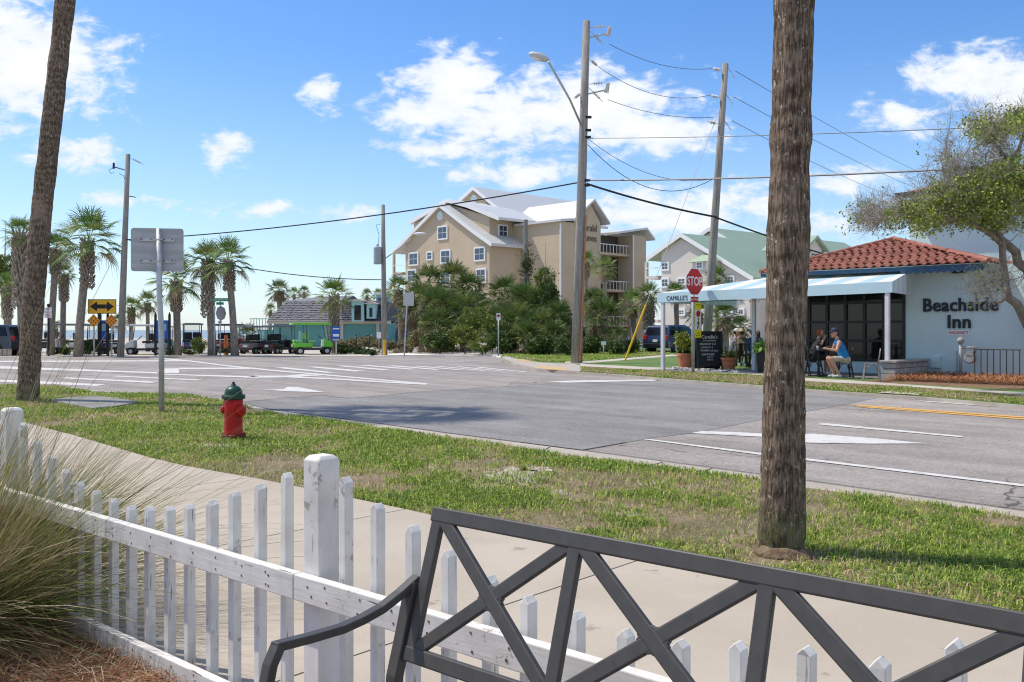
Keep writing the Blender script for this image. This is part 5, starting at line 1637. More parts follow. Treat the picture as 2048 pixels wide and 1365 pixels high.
# dormer wing on the right, darker slates
b = MB(); b.add([(xm_, -.9, zl0), (x1, -.9, zl0), (x1 - .2, .6, hz(603)), (xm_ + .1, .6, hz(597)), (xm_, 9, zl0), (x1, 9, zl0), (x1 - .2, 8, hz(603)), (xm_ + .1, 8, hz(597))], [(0, 1, 2, 3), (1, 5, 6, 2), (3, 2, 6, 7), (0, 3, 7, 4)]); b.build('roof', 'slate_dark', th_)
shingle_slope(Vv((xm_, -.95, zl0)), Vv((x1, -.95, zl0)), Vv((xm_ + .1, .55, hz(598))), Vv((x1 - .2, .55, hz(604))), 12, 14, 'slate_dark')
for cxp, w_, zt_, zb_ in ((721, 24, 604, 644), (747, 17, 609, 638)):
    xa, xb = hx(cxp - w_ / 2), hx(cxp + w_ / 2)
    b = MB(); b.span((xa, -1.5, hz(zb_)), (xb, 1.0, hz(zt_))); d_ = b.build('dormer', 'teal_pale', th_)
    b = MB(); b.span((xa + .25, -1.54, hz(zb_ - 3)), (xb - .25, -1.51, hz(zt_ + 8))); b.build('pane', 'glass_dark', d_)
    b = MB(); b.prism([(xa - .25, -1.7, hz(zt_)), (xb + .25, -1.7, hz(zt_)), ((xa + xb) / 2, -1.7, hz(zt_ - 5))], (0, 2.6, 0)); b.build('dormer_roof', 'eave_tan', d_)
for px_ in (684, 756):
    b = MB(); b.span((hx(px_ - 3), -.12, 0), (hx(px_ + 3), .0, hz(648))); b.build('quoin', 'eave_tan', th_)
for px_, w_ in ((523, 12), (600, 6)):
    b = MB(); b.span((hx(px_ - w_ / 2), -.06, hz(690)), (hx(px_ + w_ / 2), .0, hz(662))); b.build('window', 'teal_pale', th_)
b = MB(); b.span((hx(497), 3, 0), (hx(538), 9, hz(660))); b.build('wall', 'teal_wall', th_)
for k in range(10):
    xx = hx(482) + k * (hx(536) - hx(482)) / 9
    b = MB(); b.span((xx, 3, hz(660)), (xx + .05, 3.06, hz(637))); b.build('baluster', 'teal_pale', th_)
b = MB(); b.span((hx(480), 3, hz(638)), (hx(538), 3.1, hz(636.4))); b.build('rail', 'teal_pale', th_)
# neighbouring low house with slate roof, and a teal tower
h2 = thing('slate_roof_house', 'low house with dark slate roof beside the pole with the transformer', 'building', (W(790, 660, 88).x, 88, 0), 0)
k2 = lambda px: (px - 790) * 88 / F
b = MB(); b.span((k2(776), 0, 0), (k2(850), 8, hz(672, 88))); b.build('wall', 'teal_wall', h2)
b = MB(); b.add([(k2(774), -.5, hz(672, 88)), (k2(852), -.5, hz(672, 88)), (k2(846), 3, hz(618, 88)), (k2(778), 3, hz(616, 88)), (k2(774), 8, hz(672, 88)), (k2(852), 8, hz(672, 88))], [(0, 1, 2, 3), (3, 2, 5, 4), (0, 3, 4), (1, 5, 2)]); b.build('roof', 'slate_dark', h2)
h3 = thing('beach_tower', 'small teal lookout tower behind the slate roofs', 'tower', (W(768, 660, 100).x, 100, 0), 0)
b = MB(); b.box((0, 0, 2.6), (1.5, 1.5, 5.2)); b.build('wall', 'teal_pale', h3)
b = MB(); b.box((0, 0, 5.3), (1.9, 1.9, .2)); b.build('roof', 'trim_white', h3)
for s_ in (-.35, .35):
    b = MB(); b.span((s_ - .22, -.79, 4.3), (s_ + .22, -.76, 4.9)); b.build('window', 'glass_blue', h3)

# ------------------------------------------------------------------ utility poles, lamps, wires
mat('pole_wood', (.22, .20, .175), (.32, .295, .265), .95, 3, bump=.6, bsc=16, bdist=.02, stretch=(4, 4, .35), fine=.3, fsc=16)
mat('insulator', (.62, .60, .56), (.50, .42, .36), .35, 5)
mat('wire_black', (.02, .02, .022), rough=.6)
mat('wire_grey', (.12, .12, .125), rough=.5)
mat('lamp_grey', (.50, .50, .49), rough=.5)
mat('sleeve_yellow', (.75, .42, .02), rough=.6)
mat('transformer_grey', (.33, .36, .38), rough=.5)
def up_pole(label, base, top, r0, r1):
    """base, top world points"""
    t_ = thing('utility_pole', label, 'utility pole', base)
    v = Vector(top) - Vector(base)
    b = MB(); b.tube([Vector((0, 0, -.1)), v * .33, v * .66, v], [r0, r0 + (r1 - r0) * .3, r0 + (r1 - r0) * .66, r1], 16); b.build('pole', 'pole_wood', t_, smooth=True)
    return t_
def insul(t_, p, q, n=4, r=.07):
    p, q = Vector(p), Vector(q)
    d = q - p
    b = MB(); b.tube([p, q], .014, 6)
    for k in range(n):
        c = p.lerp(q, .35 + .4 * k / max(n - 1, 1)); e = d.normalized() * .022
        b.tube([c - e, c - e * .3, c + e], [r * .5, r, r * .45], 10)
    return b.build('insulator', 'insulator', t_, world=True)
ZA = 37.8
pa = Vector((W(1153, 732, ZA).x, ZA, 0)); PA = up_pole('tall wooden utility pole with street lamp arm at the far corner', pa, W(1173, 43, ZA), .235, .145)
def pa_at(py): return W(1153 + (732 - py) / 689 * 20, py, ZA)
for py in (62, 175):
    insul(PA, pa_at(py - 6) + Vector((.15, 0, 0)), pa_at(py - 8) + Vector((.85, -.1, 0))); insul(PA, pa_at(py) + Vector((.15, 0, 0)), pa_at(py + 30) + Vector((.75, -.1, 0)), 5)
    b = MB(); b.tube([pa_at(py + 14) + Vector((.1, 0, 0)), pa_at(py + 8) + Vector((.8, -.15, 0))], .03, 6); b.build('arm', 'galvanised', PA, world=True)
    b = MB(); b.tube([pa_at(py + 12) + Vector((.85, -.15, 0)), pa_at(py - 6) + Vector((.95, -.15, 0))], [.07, .055], 8); b.tube([pa_at(py - 8) + Vector((1.0, -.15, 0)), pa_at(py + 14) + Vector((.95, -.15, 0))], .02, 5); b.build('fuse_cutout', 'insulator', PA, world=True)
insul(PA, pa_at(118) + Vector((.15, 0, 0)), pa_at(136) + Vector((.55, -.1, 0)), 5)
insul(PA, pa_at(185) + Vector((-.1, 0, 0)), pa_at(200) + Vector((-.45, -.1, 0)), 4)
b = MB(); b.tube([pa_at(252) + Vector((-.1, -.1, 0)), W(1140, 200, ZA - 1), W(1097, 124, ZA - 2.4)], .045, 8); b.build('lamp_arm', 'galvanised', PA, world=True, smooth=True)
lh = W(1078, 114, ZA - 2.7)
b = MB(); b.M = Matrix.Translation(lh) @ Matrix.Rotation(R(18), 4, 'Y'); b.ball((0, 0, 0), 1, 14, (.42, .2, .15)); hd_ = b.build('lamp_head', 'lamp_grey', PA, world=True, smooth=True)
b = MB(); b.M = Matrix.Translation(lh) @ Matrix.Rotation(R(18), 4, 'Y'); b.ball((-.05, 0, -.07), 1, 12, (.27, .15, .1)); b.build('lens', 'sign_white', hd_, world=True, smooth=True)
b = MB(); b.tube([W(1160, 722, ZA - .25), W(1172, 440, ZA - .2), W(1174, 430, ZA - .2)], .035, 6); b.build('riser_pipe', 'terracotta', PA, world=True)
for py in (236, 262, 276, 362, 372):
    b = MB(); b.box(tuple(pa_at(py) + Vector((.16, -.1, 0))), (.3, .12, .09)); b.build('bracket', 'black_metal', PA, world=True)
ZB = 40.0
pb = Vector((W(1410, 727, ZB).x, ZB, 0)); PB = up_pole('second wooden utility pole rising behind the striped awning', pb, W(1451, 128, ZB), .20, .13)
def pb_at(py): return W(1410 + (727 - py) / 599 * 41, py, ZB)
for py in (142, 196, 248):
    insul(PB, pb_at(py) + Vector((-.1, 0, 0)), pb_at(py - 4) + Vector((-.65, -.1, 0)), 4, .085); insul(PB, pb_at(py - 8) + Vector((.1, 0, 0)), pb_at(py + 12) + Vector((.5, .2, 0)), 2, .04)
ZC = 50.0
pc = Vector((W(241, 714, ZC).x, ZC, 0)); PC = up_pole('dark wooden utility pole right of the arrow sign', pc, W(256, 309, ZC), .19, .12)
def pc_at(py): return W(241 + (714 - py) / 405 * 15, py, ZC)
insul(PC, pc_at(314), pc_at(330) + Vector((.9, 0, 0)), 5, .06)
b = MB(); b.tube([pc_at(342), pc_at(334) + Vector((-.75, 0, 0))], .03, 6); b.tube([pc_at(338) + Vector((-.75, 0, 0)), pc_at(326) + Vector((-.75, 0, 0))], .06, 8); b.tube([pc_at(336) + Vector((-.78, 0, 0)), pc_at(341) + Vector((-1.0, 0, 0)), pc_at(347) + Vector((-.9, 0, 0)), pc_at(346) + Vector((-.7, 0, 0))], .015, 5); b.build('fuse_arm', 'black_metal', PC, world=True)
b = MB(); b.tube([pc_at(348) + Vector((-.45, 0, 0)), pc_at(352) + Vector((-.2, 0, 0)), pc_at(372)], .015, 5); b.build('jumper', 'wire_black', PC, world=True)
b = MB(); b.tube([pc_at(392), pc_at(395) + Vector((.5, 0, 0))], .025, 5); b.build('bracket', 'black_metal', PC, world=True)
ZD = 52.0
pd = Vector((W(769, 712, ZD).x, ZD, 0)); PD = up_pole('wooden utility pole with grey transformer and yellow sleeve', pd, W(766, 410, ZD), .17, .10)
def pd_at(py): return W(769 - (712 - py) / 302 * 3, py, ZD)
b = MB(); b.lathe([(.20, -.5), (.22, -.45), (.22, .42), (.20, .46), (.08, .5), (.05, .62)], 14, c=tuple(W(755, 511, ZD - .2))); b.build('transformer', 'transformer_grey', PD, world=True)
for k in (-1, 1):
    b = MB(); b.bar(tuple(W(757, 511 + k * 7, ZD - .1)), tuple(pd_at(511 + k * 7)), .05, .05); b.build('bracket', 'galvanised', PD, world=True)
b = MB(); b.tube([W(757, 490, ZD), W(758, 470, ZD), W(752, 450, ZD), pd_at(448)], .014, 5); b.build('jumper', 'wire_black', PD, world=True)
b = MB(); b.tube([W(769, 711, ZD - .28), W(769, 680, ZD - .28)], .075, 8); b.build('sleeve', 'sleeve_yellow', PD, world=True)
b = MB(); b.tube([pd_at(520), W(789, 504, ZD), W(822, 478, ZD - .4)], .035, 6); b.build('lamp_arm', 'galvanised', PD, world=True)
b = MB(); b.M = Matrix.Translation(W(840, 468, ZD - .6)); b.ball((0, 0, 0), 1, 12, (.36, .16, .085)); b.build('lamp_head', 'sign_white', PD, world=True, smooth=True)

def wire(label, p, q, sag=.5, r=.012, m='wire_black', n=18):
    p, q = Vector(p), Vector(q)
    b = MB(); b.tube([p.lerp(q, i / n) - Vector((0, 0, sag * 4 * (i / n) * (1 - i / n))) for i in range(n + 1)], r, 5, cap=False)
    o_ = b.build('overhead_wire', m)
    return tag(o_, label, 'wire')
wire('topmost thin wire between the two tall poles', pa_at(90) + Vector((.95, -.1, 0)), pb_at(139) + Vector((-.6, -.1, 0)), .35, .012, 'wire_grey')
wire('second thin wire between the two tall poles', pa_at(136) + Vector((.55, -.1, 0)), pb_at(192) + Vector((-.6, -.1, 0)), .55, .012, 'wire_grey')
wire('third thin wire between the two tall poles', pa_at(201) + Vector((.95, -.1, 0)), pb_at(236) + Vector((-.35, -.1, 0)), .25, .012, 'wire_grey')
far_e = [W(1960, 392, 105), W(1935, 410, 105), W(1860, 412, 105)]
for k, (py, e_) in enumerate(zip((140, 192, 240), far_e)):
    wire(('topmost', 'middle', 'lowest')[k] + ' of three thin wires running from the second pole behind the inn', pb_at(py) + Vector((.5, .2, 0)), e_, .6, .014, 'wire_grey')
wire('thick black cable bundle sloping from the tall pole behind the palm', pa_at(369) + Vector((.2, -.1, 0)), pb_at(436) + Vector((0, -.25, 0)), .1, .045)
wire('thick black cable sloping from the second pole to the tiled roof', pb_at(437) + Vector((0, -.25, 0)), W(1760, 538, 52), .15, .04)
wire('slack looped cable under the thick bundle between the poles', pa_at(290) + Vector((.2, 0, 0)), pb_at(352), 1.2, .014)
wire('thin telephone wire dropping under the thick bundle', pa_at(278) + Vector((.2, 0, 0)), pb_at(356), .7, .012, 'wire_grey')
wire('heavy grey cable running level to the right above the inn', pa_at(362) + Vector((.2, -.1, 0)), W(2150, 325, 24), .12, .03, 'wire_grey')
wire('twisted thin cable running level above the heavy grey cable', pa_at(278) + Vector((.2, -.1, 0)), W(2150, 246, 26), .10, .014, 'wire_grey')
wire('long black cable from the tall pole to the pole by the arrow sign', pa_at(366) + Vector((-.2, 0, 0)), pc_at(480), .35, .03)
wire('black service wire between the transformer pole and the arrow sign pole', pd_at(560), pc_at(478), .55, .025)
wire('thin wire from the transformer pole towards the thicket', pd_at(560), W(1060, 640, 70), 1.0, .012, 'wire_grey')
gw0, gw1 = pb_at(200), G(1249, 724, ZF)
wire('steel guy wire slanting from the second pole to the lawn', gw0, gw1, 0, .012, 'galvanised', 4)
v_ = (gw0 - gw1).normalized()
b = MB(); b.tube([gw1 + v_ * .05, gw1 + v_ * 2.6], .045, 8); o = b.build('guy_guard', 'sleeve_yellow'); tag(o, 'slanting yellow guy wire guard on the far lawn', 'guy guard')
wire('guy wire slanting down left of the arrow sign pole', pc_at(480) + Vector((-.1, 0, 0)), W(165, 640, ZC - 1), 0, .012, 'wire_grey', 4)
# vine-grown pole before the tan wall
vp = thing('vine_pole', 'old pole wrapped in green vines before the tan building', 'utility pole', (W(1052, 660, 68).x, 68, 0))
b = MB(); b.tube([(0, 0, 0), (-.02, 0, H + 220 / F * 68)], .16, 8); b.build('pole', 'pole_wood', vp)
lm = leaf_cloud('vine', 1500, 31, .34, 2.4, .16, ((.08, .13, .03), (.13, .12, .06), (.2, .15, .08)), clumps=30, shell=.2); link_mesh(lm, 'vine', (.05, -.1, 6.2), vp)

# ------------------------------------------------------------------ palms
BOOT = []
def boots_mesh(seed):
    rs_ = random.Random(seed); b = MB()
    n_ = 120
    for k in range(n_):
        z = k / n_ * 2.0; a_ = k * 2.39996
        d = Vector((math.cos(a_), math.sin(a_), 0)); t_ = Vector((-d.y, d.x, 0))
        for s_ in (-1, 1):
            p = d * .16 + t_ * s_ * .03 + Vector((0, 0, z)); q = d * (.25 + rs_.uniform(-.02, .05)) + t_ * s_ * rs_.uniform(.07, .12) + Vector((0, 0, z + rs_.uniform(.12, .2)))
            b.bar(p, q, .06, .022, up=d)
    return b.mesh('boots', 'palm_boot')
BOOT = [boots_mesh(1), boots_mesh(2)]
ORD = ['first', 'second', 'third', 'fourth', 'fifth', 'sixth', 'seventh', 'eighth', 'ninth', 'tenth', 'eleventh', 'twelfth', 'thirteenth', 'fourteenth', 'fifteenth', 'sixteenth', 'seventeenth', 'eighteenth', 'nineteenth', 'twentieth', 'twenty first', 'twenty second']
def palm(label, px, by, cpx, cpy, wpx, boots=.5, skirt=False, group=None, Z=None, tr=.16, seed=None):
    """trunk foot at picture point (px, by), crown heart at (cpx, cpy), crown wpx wide"""
    Zb = Z if Z else H * F / (by - HY)
    sd_ = seed if seed is not None else rnd.randint(0, 999)
    base = Vector(((px - CX) * Zb / F, Zb, 0))
    top = W(cpx, cpy + wpx * .10, Zb) - base
    t_ = thing('palm_tree', label, 'palm tree', base, 0, group)
    b = MB()
    pts = [Vector((top.x * u ** 1.4, 0, -.1 + (top.z + .1) * u)) for u in (0, .25, .5, .75, 1)]
    b.tube(pts, [tr * 1.25, tr, tr * .95, tr * .95, tr * .9], 10); b.build('trunk', 'palm_bark_far', t_, smooth=True)
    sc_ = wpx * Zb / F / 2.95
    me = (SKIRT if skirt else CROWNS)[sd_ % (2 if skirt else 3)]
    inst(me, 'crown', t_, tuple(top), rz=sd_ * 1.7, scale=sc_ * rnd.uniform(.95, 1.05))
    if boots > 0:
        hgt = top.z * boots
        o_ = inst(BOOT[sd_ % 2], 'boots', t_, (pts[3].x * .5 + top.x * .5, 0, top.z - hgt), rz=sd_, scale=(tr / .16, tr / .16, hgt / 2.0)); o_['kind'] = 'stuff'
    return t_
palm('cabbage palm with pale criss cross boots behind the leaning trunk', 46, 708, 40, 462, 66, .62, Z=52, tr=.26)
palm('tall cabbage palm with crossed boots above the arrow sign', 156, 710, 178, 470, 122, .42, Z=50, tr=.22)
palm('cabbage palm right beside the leaning trunk with brown boots', 101, 709, 113, 492, 70, .25, Z=53, tr=.19)
palm('shorter cabbage palm between the leaning trunk and the arrow sign', 125, 708, 128, 545, 46, .35, Z=56, tr=.17)
palm('small brown booted palm at the left picture edge', 18, 707, 14, 570, 60, .5, Z=58, tr=.2)
palm('small palm standing left of the dark pole', 262, 706, 263, 612, 42, .4, Z=62, tr=.15)
palm('yellowish small palm between the dark pole and the road sign', 296, 706, 295, 602, 48, .2, Z=62, tr=.13)
palm('cabbage palm directly behind the road sign post', 355, 710, 352, 552, 104, .42, Z=52, tr=.20)
palm('palm with leaning crown beside the street name sign', 425, 709, 414, 516, 78, .6, Z=52, tr=.22)
palm('palm with long thin lower trunk behind the black golf carts', 470, 709, 456, 514, 96, .32, Z=51, tr=.19)
palm('palm behind the green golf cart by the teal house', 670, 708, 668, 586, 74, .85, Z=56, tr=.19)
palm('far dark palm rising over the slate roof corner', 563, 690, 558, 578, 48, .2, Z=98, tr=.3, skirt=True)
for k_, (cx2, cy2) in enumerate(((541, 618), (588, 586), (608, 582), (734, 588), (756, 588))):
    palm('distant dark palm top behind the teal house, ' + ORD[k_] + ' from the left', cx2, 688, cx2, cy2, 26, 0, Z=105, tr=.2, group='palm tops behind the teal house')
palm('palm with ragged crown behind the white sign back', 802, 705, 797, 575, 60, .3, Z=66, tr=.18)
palm('short bushy palm growing beside the black golf carts', 492, 708, 496, 668, 52, 0, Z=60, tr=.15, skirt=True)
for k_, (cx2, cy2, wd_) in enumerate(((112, 655, 34), (130, 690, 30), (190, 690, 30), (215, 660, 30), (240, 640, 34))):
    palm('low palm among the golf carts near the arrow sign, ' + ORD[k_] + ' from the left', cx2, 706, cx2, cy2, wd_, 0, Z=64, tr=.12, skirt=True, group='low palms among the golf carts')
for k_, (cx2, cy2, wd_, zz) in enumerate(sorted(((858, 560, 82, 64), (905, 556, 92, 66), (938, 575, 84, 63), (842, 596, 84, 62), (880, 610, 90, 60), (925, 620, 92, 59), (820, 622, 62, 63), (870, 650, 80, 57), (1010, 586, 90, 60), (1050, 600, 96, 58), (1085, 612, 92, 57), (1030, 640, 96, 55),
                          (1075, 650, 96, 54), (1115, 632, 80, 55), (1108, 668, 74, 52), (1000, 640, 76, 57), (1052, 672, 84, 52)))):
    palm('cabbage palm in the thicket below the tan building, ' + ORD[k_] + ' from the left', cx2, 704, cx2, cy2, wd_, 0, Z=zz, tr=.16, skirt=True, group='palms in the thicket below the tan building')
palm('slim palm standing before the balconies of the tan building', 1211, 700, 1209, 533, 52, .2, Z=84, tr=.2)
palm('palm half hidden behind the tall pole before the lettered wall', 1172, 700, 1172, 520, 46, .2, Z=86, tr=.2)
palm('full bushy palm on the lawn beside the tall pole', 1208, 704, 1206, 628, 92, .15, Z=56, tr=.18, skirt=True)
palm('palm left of the yellow guy guard', 1268, 703, 1266, 604, 60, .3, Z=60, tr=.18)
palm('palm behind the yellow guy guard near the awning', 1298, 704, 1297, 588, 56, .6, Z=58, tr=.22)
palm('tall slim palm above the corner of the awning', 1354, 703, 1352, 582, 50, .1, Z=60, tr=.17)
palm('palm crown seen beside the stop sign', 1435, 702, 1432, 552, 52, .1, Z=64, tr=.16)
palm('bushy palm seen under the awning behind the chalkboard', 1452, 703, 1450, 628, 70, .3, Z=56, tr=.2, skirt=True)
palm('palm seen under the awning beside the second post', 1400, 702, 1396, 622, 54, .3, Z=60, tr=.18)
palm('small palm clump on the lawn beside the white fence', 1240, 703, 1240, 668, 40, 0, Z=52, tr=.12, skirt=True)
palm('palm close to the tall pole on its right side', 1190, 702, 1188, 600, 70, .1, Z=62, tr=.17, skirt=True)
palm('small palm under the awning left of the thick trunk', 1478, 702, 1480, 650, 50, .1, Z=62, tr=.16, skirt=True)

# ------------------------------------------------------------------ shrubs
SH = [leaf_cloud('foliage', 2200, 41, 1, .8, .17, ((.06, .105, .022), (.10, .155, .035), (.035, .06, .014)), clumps=34),
      leaf_cloud('foliage', 2200, 42, 1, .75, .15, ((.15, .20, .035), (.20, .24, .05), (.10, .15, .03)), clumps=30),
      leaf_cloud('foliage', 2000, 43, 1, .7, .18, ((.20, .17, .08), (.28, .23, .13), (.13, .14, .05)), clumps=30)]
STEM = MB().tube([(0, 0, -.8), (.03, .02, -.2), (-.02, .05, .4)], [.05, .04, .015], 6).tube([(0, 0, -.8), (.25, .1, -.1), (.4, .2, .3)], [.04, .03, .01], 6).mesh('stem', 'palm_bark_far')
def shrub(label, px, py, wpx, hpx, kind, Z, group=None):
    p = W(px, py, Z)
    rx_ = wpx * Z / F / 2; rz_ = hpx * Z / F / 2 / .8
    zc = max(p.z, rz_ * .55)
    t_ = thing('shrub', label, 'shrub', (p.x, p.y, zc), rnd.uniform(0, 6), group)
    inst(SH[kind], 'foliage', t_, (0, 0, 0), scale=(rx_, rx_, rz_)); inst(STEM, 'stem', t_, (0, 0, 0), scale=(rx_ * .8, rx_ * .8, max(zc / .8, .1)))
    return t_
for q_, (px_, py_, w_, h_, k_, z_) in enumerate(sorted(((1090, 560, 46, 60, 1, 57), (1100, 590, 40, 60, 0, 56), (950, 640, 70, 60, 1, 56), (985, 655, 60, 60, 1, 54), (930, 672, 80, 46, 1, 54), (880, 682, 80, 40, 0, 54), (840, 680, 60, 44, 2, 56), (1010, 680, 70, 50, 0, 52), (1080, 690, 80, 44, 0, 50),
                          (1135, 690, 56, 40, 0, 48), (1150, 660, 50, 70, 0, 58), (965, 690, 70, 34, 1, 52), (1180, 690, 60, 44, 0, 52), (1230, 694, 50, 30, 0, 50), (1262, 692, 44, 34, 0, 52), (820, 690, 46, 34, 2, 57), (1060, 640, 90, 80, 0, 62), (872, 622, 120, 110, 0, 69), (930, 618, 110, 110, 0, 70), (1030, 622, 110, 100, 0, 66), (1096, 632, 90, 90, 0, 64)))):
    shrub('leafy shrub in the thicket below the tan building, ' + ORD[q_] + ' from the left', px_, py_, w_, h_, k_, z_, 'shrubs in the thicket below the tan building')
for q_, (px_, py_, w_, h_, k_, z_) in enumerate(sorted(((700, 690, 60, 30, 2, 60), (730, 686, 64, 34, 2, 62), (760, 690, 50, 30, 2, 60), (715, 702, 44, 16, 0, 55), (740, 704, 40, 14, 0, 54), (790, 694, 40, 24, 2, 60), (686, 698, 34, 24, 0, 55)))):
    shrub('low dune shrub in front of the teal house, ' + ORD[q_] + ' from the left', px_, py_, w_, h_, k_, z_, 'low dune shrubs in front of the teal house')
for q_, (px_, py_, w_, h_, k_, z_) in enumerate(sorted(((178, 694, 34, 32, 0, 52), (206, 700, 30, 20, 2, 52), (130, 702, 26, 18, 0, 53), (398, 690, 36, 34, 1, 54), (340, 704, 28, 14, 0, 52), (455, 702, 40, 16, 2, 52), (380, 704, 34, 12, 0, 53), (10, 530, 60, 50, 1, 62), (8, 560, 50, 50, 1, 62)))):
    shrub('green shrub among the golf carts, ' + ORD[q_] + ' from the left', px_, py_, w_, h_, k_, z_, 'small shrubs among the golf carts')
for k, (px_, py_, h_) in enumerate(((800, 707, .6), (852, 706, .9), (880, 706, 1.0), (905, 705, .7))):
    p = G(px_, py_)
    tuft('dune_grass', 'dry brown dune grass tuft on the sand drift, ' + ORD[k] + ' from the left', (p.x, p.y, 0), 260, 60 + k, .35, h_ * 1.3, .2, wid=.03, tilt=(0, 0), pal=[[.26, .21, .14], [.34, .28, .18], [.18, .16, .09]], segs=5, cat='grass tuft')['group'] = 'dry tufts on the sand drift'
# ------------------------------------------------------------------ golf carts
for nm_, c_ in (('cart_white', (.70, .70, .70)), ('cart_black', (.02, .02, .022)), ('cart_green', (.13, .50, .03)), ('cart_navy', (.02, .035, .09)), ('cart_red', (.40, .03, .03)), ('cart_blue', (.03, .10, .30)), ('cart_grey', (.17, .18, .19)), ('cart_teal', (.05, .28, .26)), ('cart_orange', (.55, .16, .03))):
    mat(nm_, c_, rough=.35, coat=.4)
mat('seat_black', (.025, .025, .028), rough=.6); mat('seat_cream', (.55, .50, .40), rough=.6); mat('seat_green', (.22, .50, .16), rough=.6)
mat('tyre', (.018, .018, .018), rough=.9); mat('rim', (.45, .45, .46), rough=.35, metal=.7)
mat('lamp_red', (.50, .02, .02), rough=.3); mat('lamp_clear', (.65, .65, .62), rough=.2); mat('plate', (.70, .70, .66), rough=.5)
mat('clear_plastic', (.55, .62, .66), rough=.15, spec=.6)
bpy_glass = MATS['clear_plastic']
def see_through(m, k):
    t = NT(m.node_tree); out = t.n['Material Output']; bs = t.n['Principled BSDF']
    tp = t.node('ShaderNodeBsdfTransparent'); mx = t.node('ShaderNodeMixShader'); mx.inputs[0].default_value = k
    t.l.new(tp.outputs[0], mx.inputs[1]); t.l.new(bs.outputs[0], mx.inputs[2]); t.l.new(mx.outputs[0], out.inputs[0])
see_through(bpy_glass, .25)
def cart_parts():
    P_ = []
    def add(nm, role, mb, bevel=0, smooth=False): P_.append((nm, role, mb, bevel, smooth))
    b = MB(); b.prism([(-1.15, -.56, .30), (1.1, -.56, .30), (1.18, -.56, .45), (-1.18, -.56, .45)], (0, 1.12, 0)); add('chassis', 'dark', b, .02)
    b = MB(); b.prism([(.62, -.56, .46), (1.22, -.56, .46), (1.20, -.56, .72), (1.02, -.56, .86), (.74, -.56, .98), (.66, -.56, .98)], (0, 1.12, 0)); add('front_cowl', 'paint', b, .07)
    b = MB(); b.prism([(-1.2, -.57, .46), (-.05, -.57, .46), (-.02, -.57, .74), (-1.12, -.57, .78)], (0, 1.14, 0)); add('rear_body', 'paint', b, .06)
    for nm, x, z0 in (('seat', .02, .78), ('rear_seat', -.72, .80)):
        b = MB(); b.box((x - (.12 if nm == 'seat' else .18), 0, z0 + .06), (.48, 1.06, .13)); add(nm, 'seat', b, .04)
    for y in (-.27, .27):
        b = MB(); b.box((-.33, y, 1.17), (.12, .50, .44)); add('backrest', 'seat', b, .05)
        b = MB(); b.box((-.47, y, 1.15), (.12, .50, .40)); add('backrest', 'seat', b, .05)
    b = MB(); b.box((-.12, 0, 1.90), (2.35, 1.25, .10)); b.box((-.12, 0, 1.96), (2.0, .95, .04)); add('roof', 'roof', b, .02)
    for s_ in (-1, 1):
        b = MB(); b.tube([(.92, s_ * .50, .85), (.78, s_ * .52, 1.88)], .02, 6); add('roof_post', 'dark', b)
        b = MB(); b.tube([(-.40, s_ * .54, .7), (-.42, s_ * .54, 1.88)], .02, 6); add('roof_post', 'dark', b)
        b = MB(); b.tube([(-1.12, s_ * .52, .7), (-1.15, s_ * .52, 1.88)], .02, 6); add('roof_post', 'dark', b)
        b = MB(); b.lathe([(.075, 0), (.075, .03)], 10, axis='X', c=(1.19, s_ * .38, .63)); add('headlight', 'clear', b)
        b = MB(); b.box((-1.20, s_ * .42, .60), (.03, .16, .10)); add('tail_light', 'red', b)
        for x in (.82, -.80):
            b = MB(); b.lathe([(.10, -.09), (.22, -.10), (.25, -.07), (.25, .07), (.22, .10), (.10, .09)], 20, axis='Y', c=(x, s_ * .50, .25)); add('wheel', 'tyre', b)
            b = MB(); b.lathe([(.13, -.105), (.13, .105)], 14, axis='Y', c=(x, s_ * .50, .25)); add('rim', 'rim', b)
    b = MB(); b.tube([(.62, -.25, .95), (.42, -.25, 1.12)], .018, 6); b.M = Matrix.Translation((.40, -.25, 1.13)) @ Matrix.Rotation(R(50), 4, 'Y')
    b.tube([(.17 * math.cos(t * math.pi / 6), .17 * math.sin(t * math.pi / 6), 0) for t in range(13)], .014, 6, cap=False); b.M = None; add('steering_wheel', 'dark', b)
    b = MB(); b.add([(.93, -.48, .92), (.93, .48, .92), (.80, .50, 1.84), (.80, -.50, 1.84)], [(0, 1, 2, 3)]); add('windscreen', 'glass', b)
    b = MB(); b.box((-1.215, 0, .58), (.012, .3, .15)); add('number_plate', 'plate', b)
    return P_
CART = None
def cart(label, px, py, rz, paint, roof_, seat='seat_black', Z=None):
    """one golf cart: the parts' meshes are made once, the colours sit on the objects"""
    global CART
    if CART is None:
        CART = [(nm, role, mb.mesh(nm, 'cart_white', sm), bev) for nm, role, mb, bev, sm in cart_parts()]
    Zc = Z or 55
    t_ = thing('golf_cart', label, 'golf cart', (W(px, py, Zc).x, Zc, -.03), rz, scale=.86 + .12 * ((px * 7) % 10) / 10)
    role_m = {'paint': paint, 'roof': roof_, 'seat': seat, 'dark': 'cart_black', 'tyre': 'tyre', 'rim': 'rim', 'clear': 'lamp_clear', 'red': 'lamp_red', 'glass': 'clear_plastic', 'plate': 'plate'}
    wheels = None
    for nm, role, me, bev in CART:
        par = wheels if nm == 'rim' and wheels is not None else t_
        o_ = bpy.data.objects.new(nm, me); COL.objects.link(o_); o_.parent = par; MW[o_] = MW[t_].copy()
        o_.material_slots[0].link = 'OBJECT'; o_.material_slots[0].material = MATS[role_m[role]]
        if bev:
            m_ = o_.modifiers.new('bevel', 'BEVEL'); m_.width = bev; m_.segments = 2; m_.angle_limit = R(35)
        if nm == 'wheel': wheels = o_
    return t_
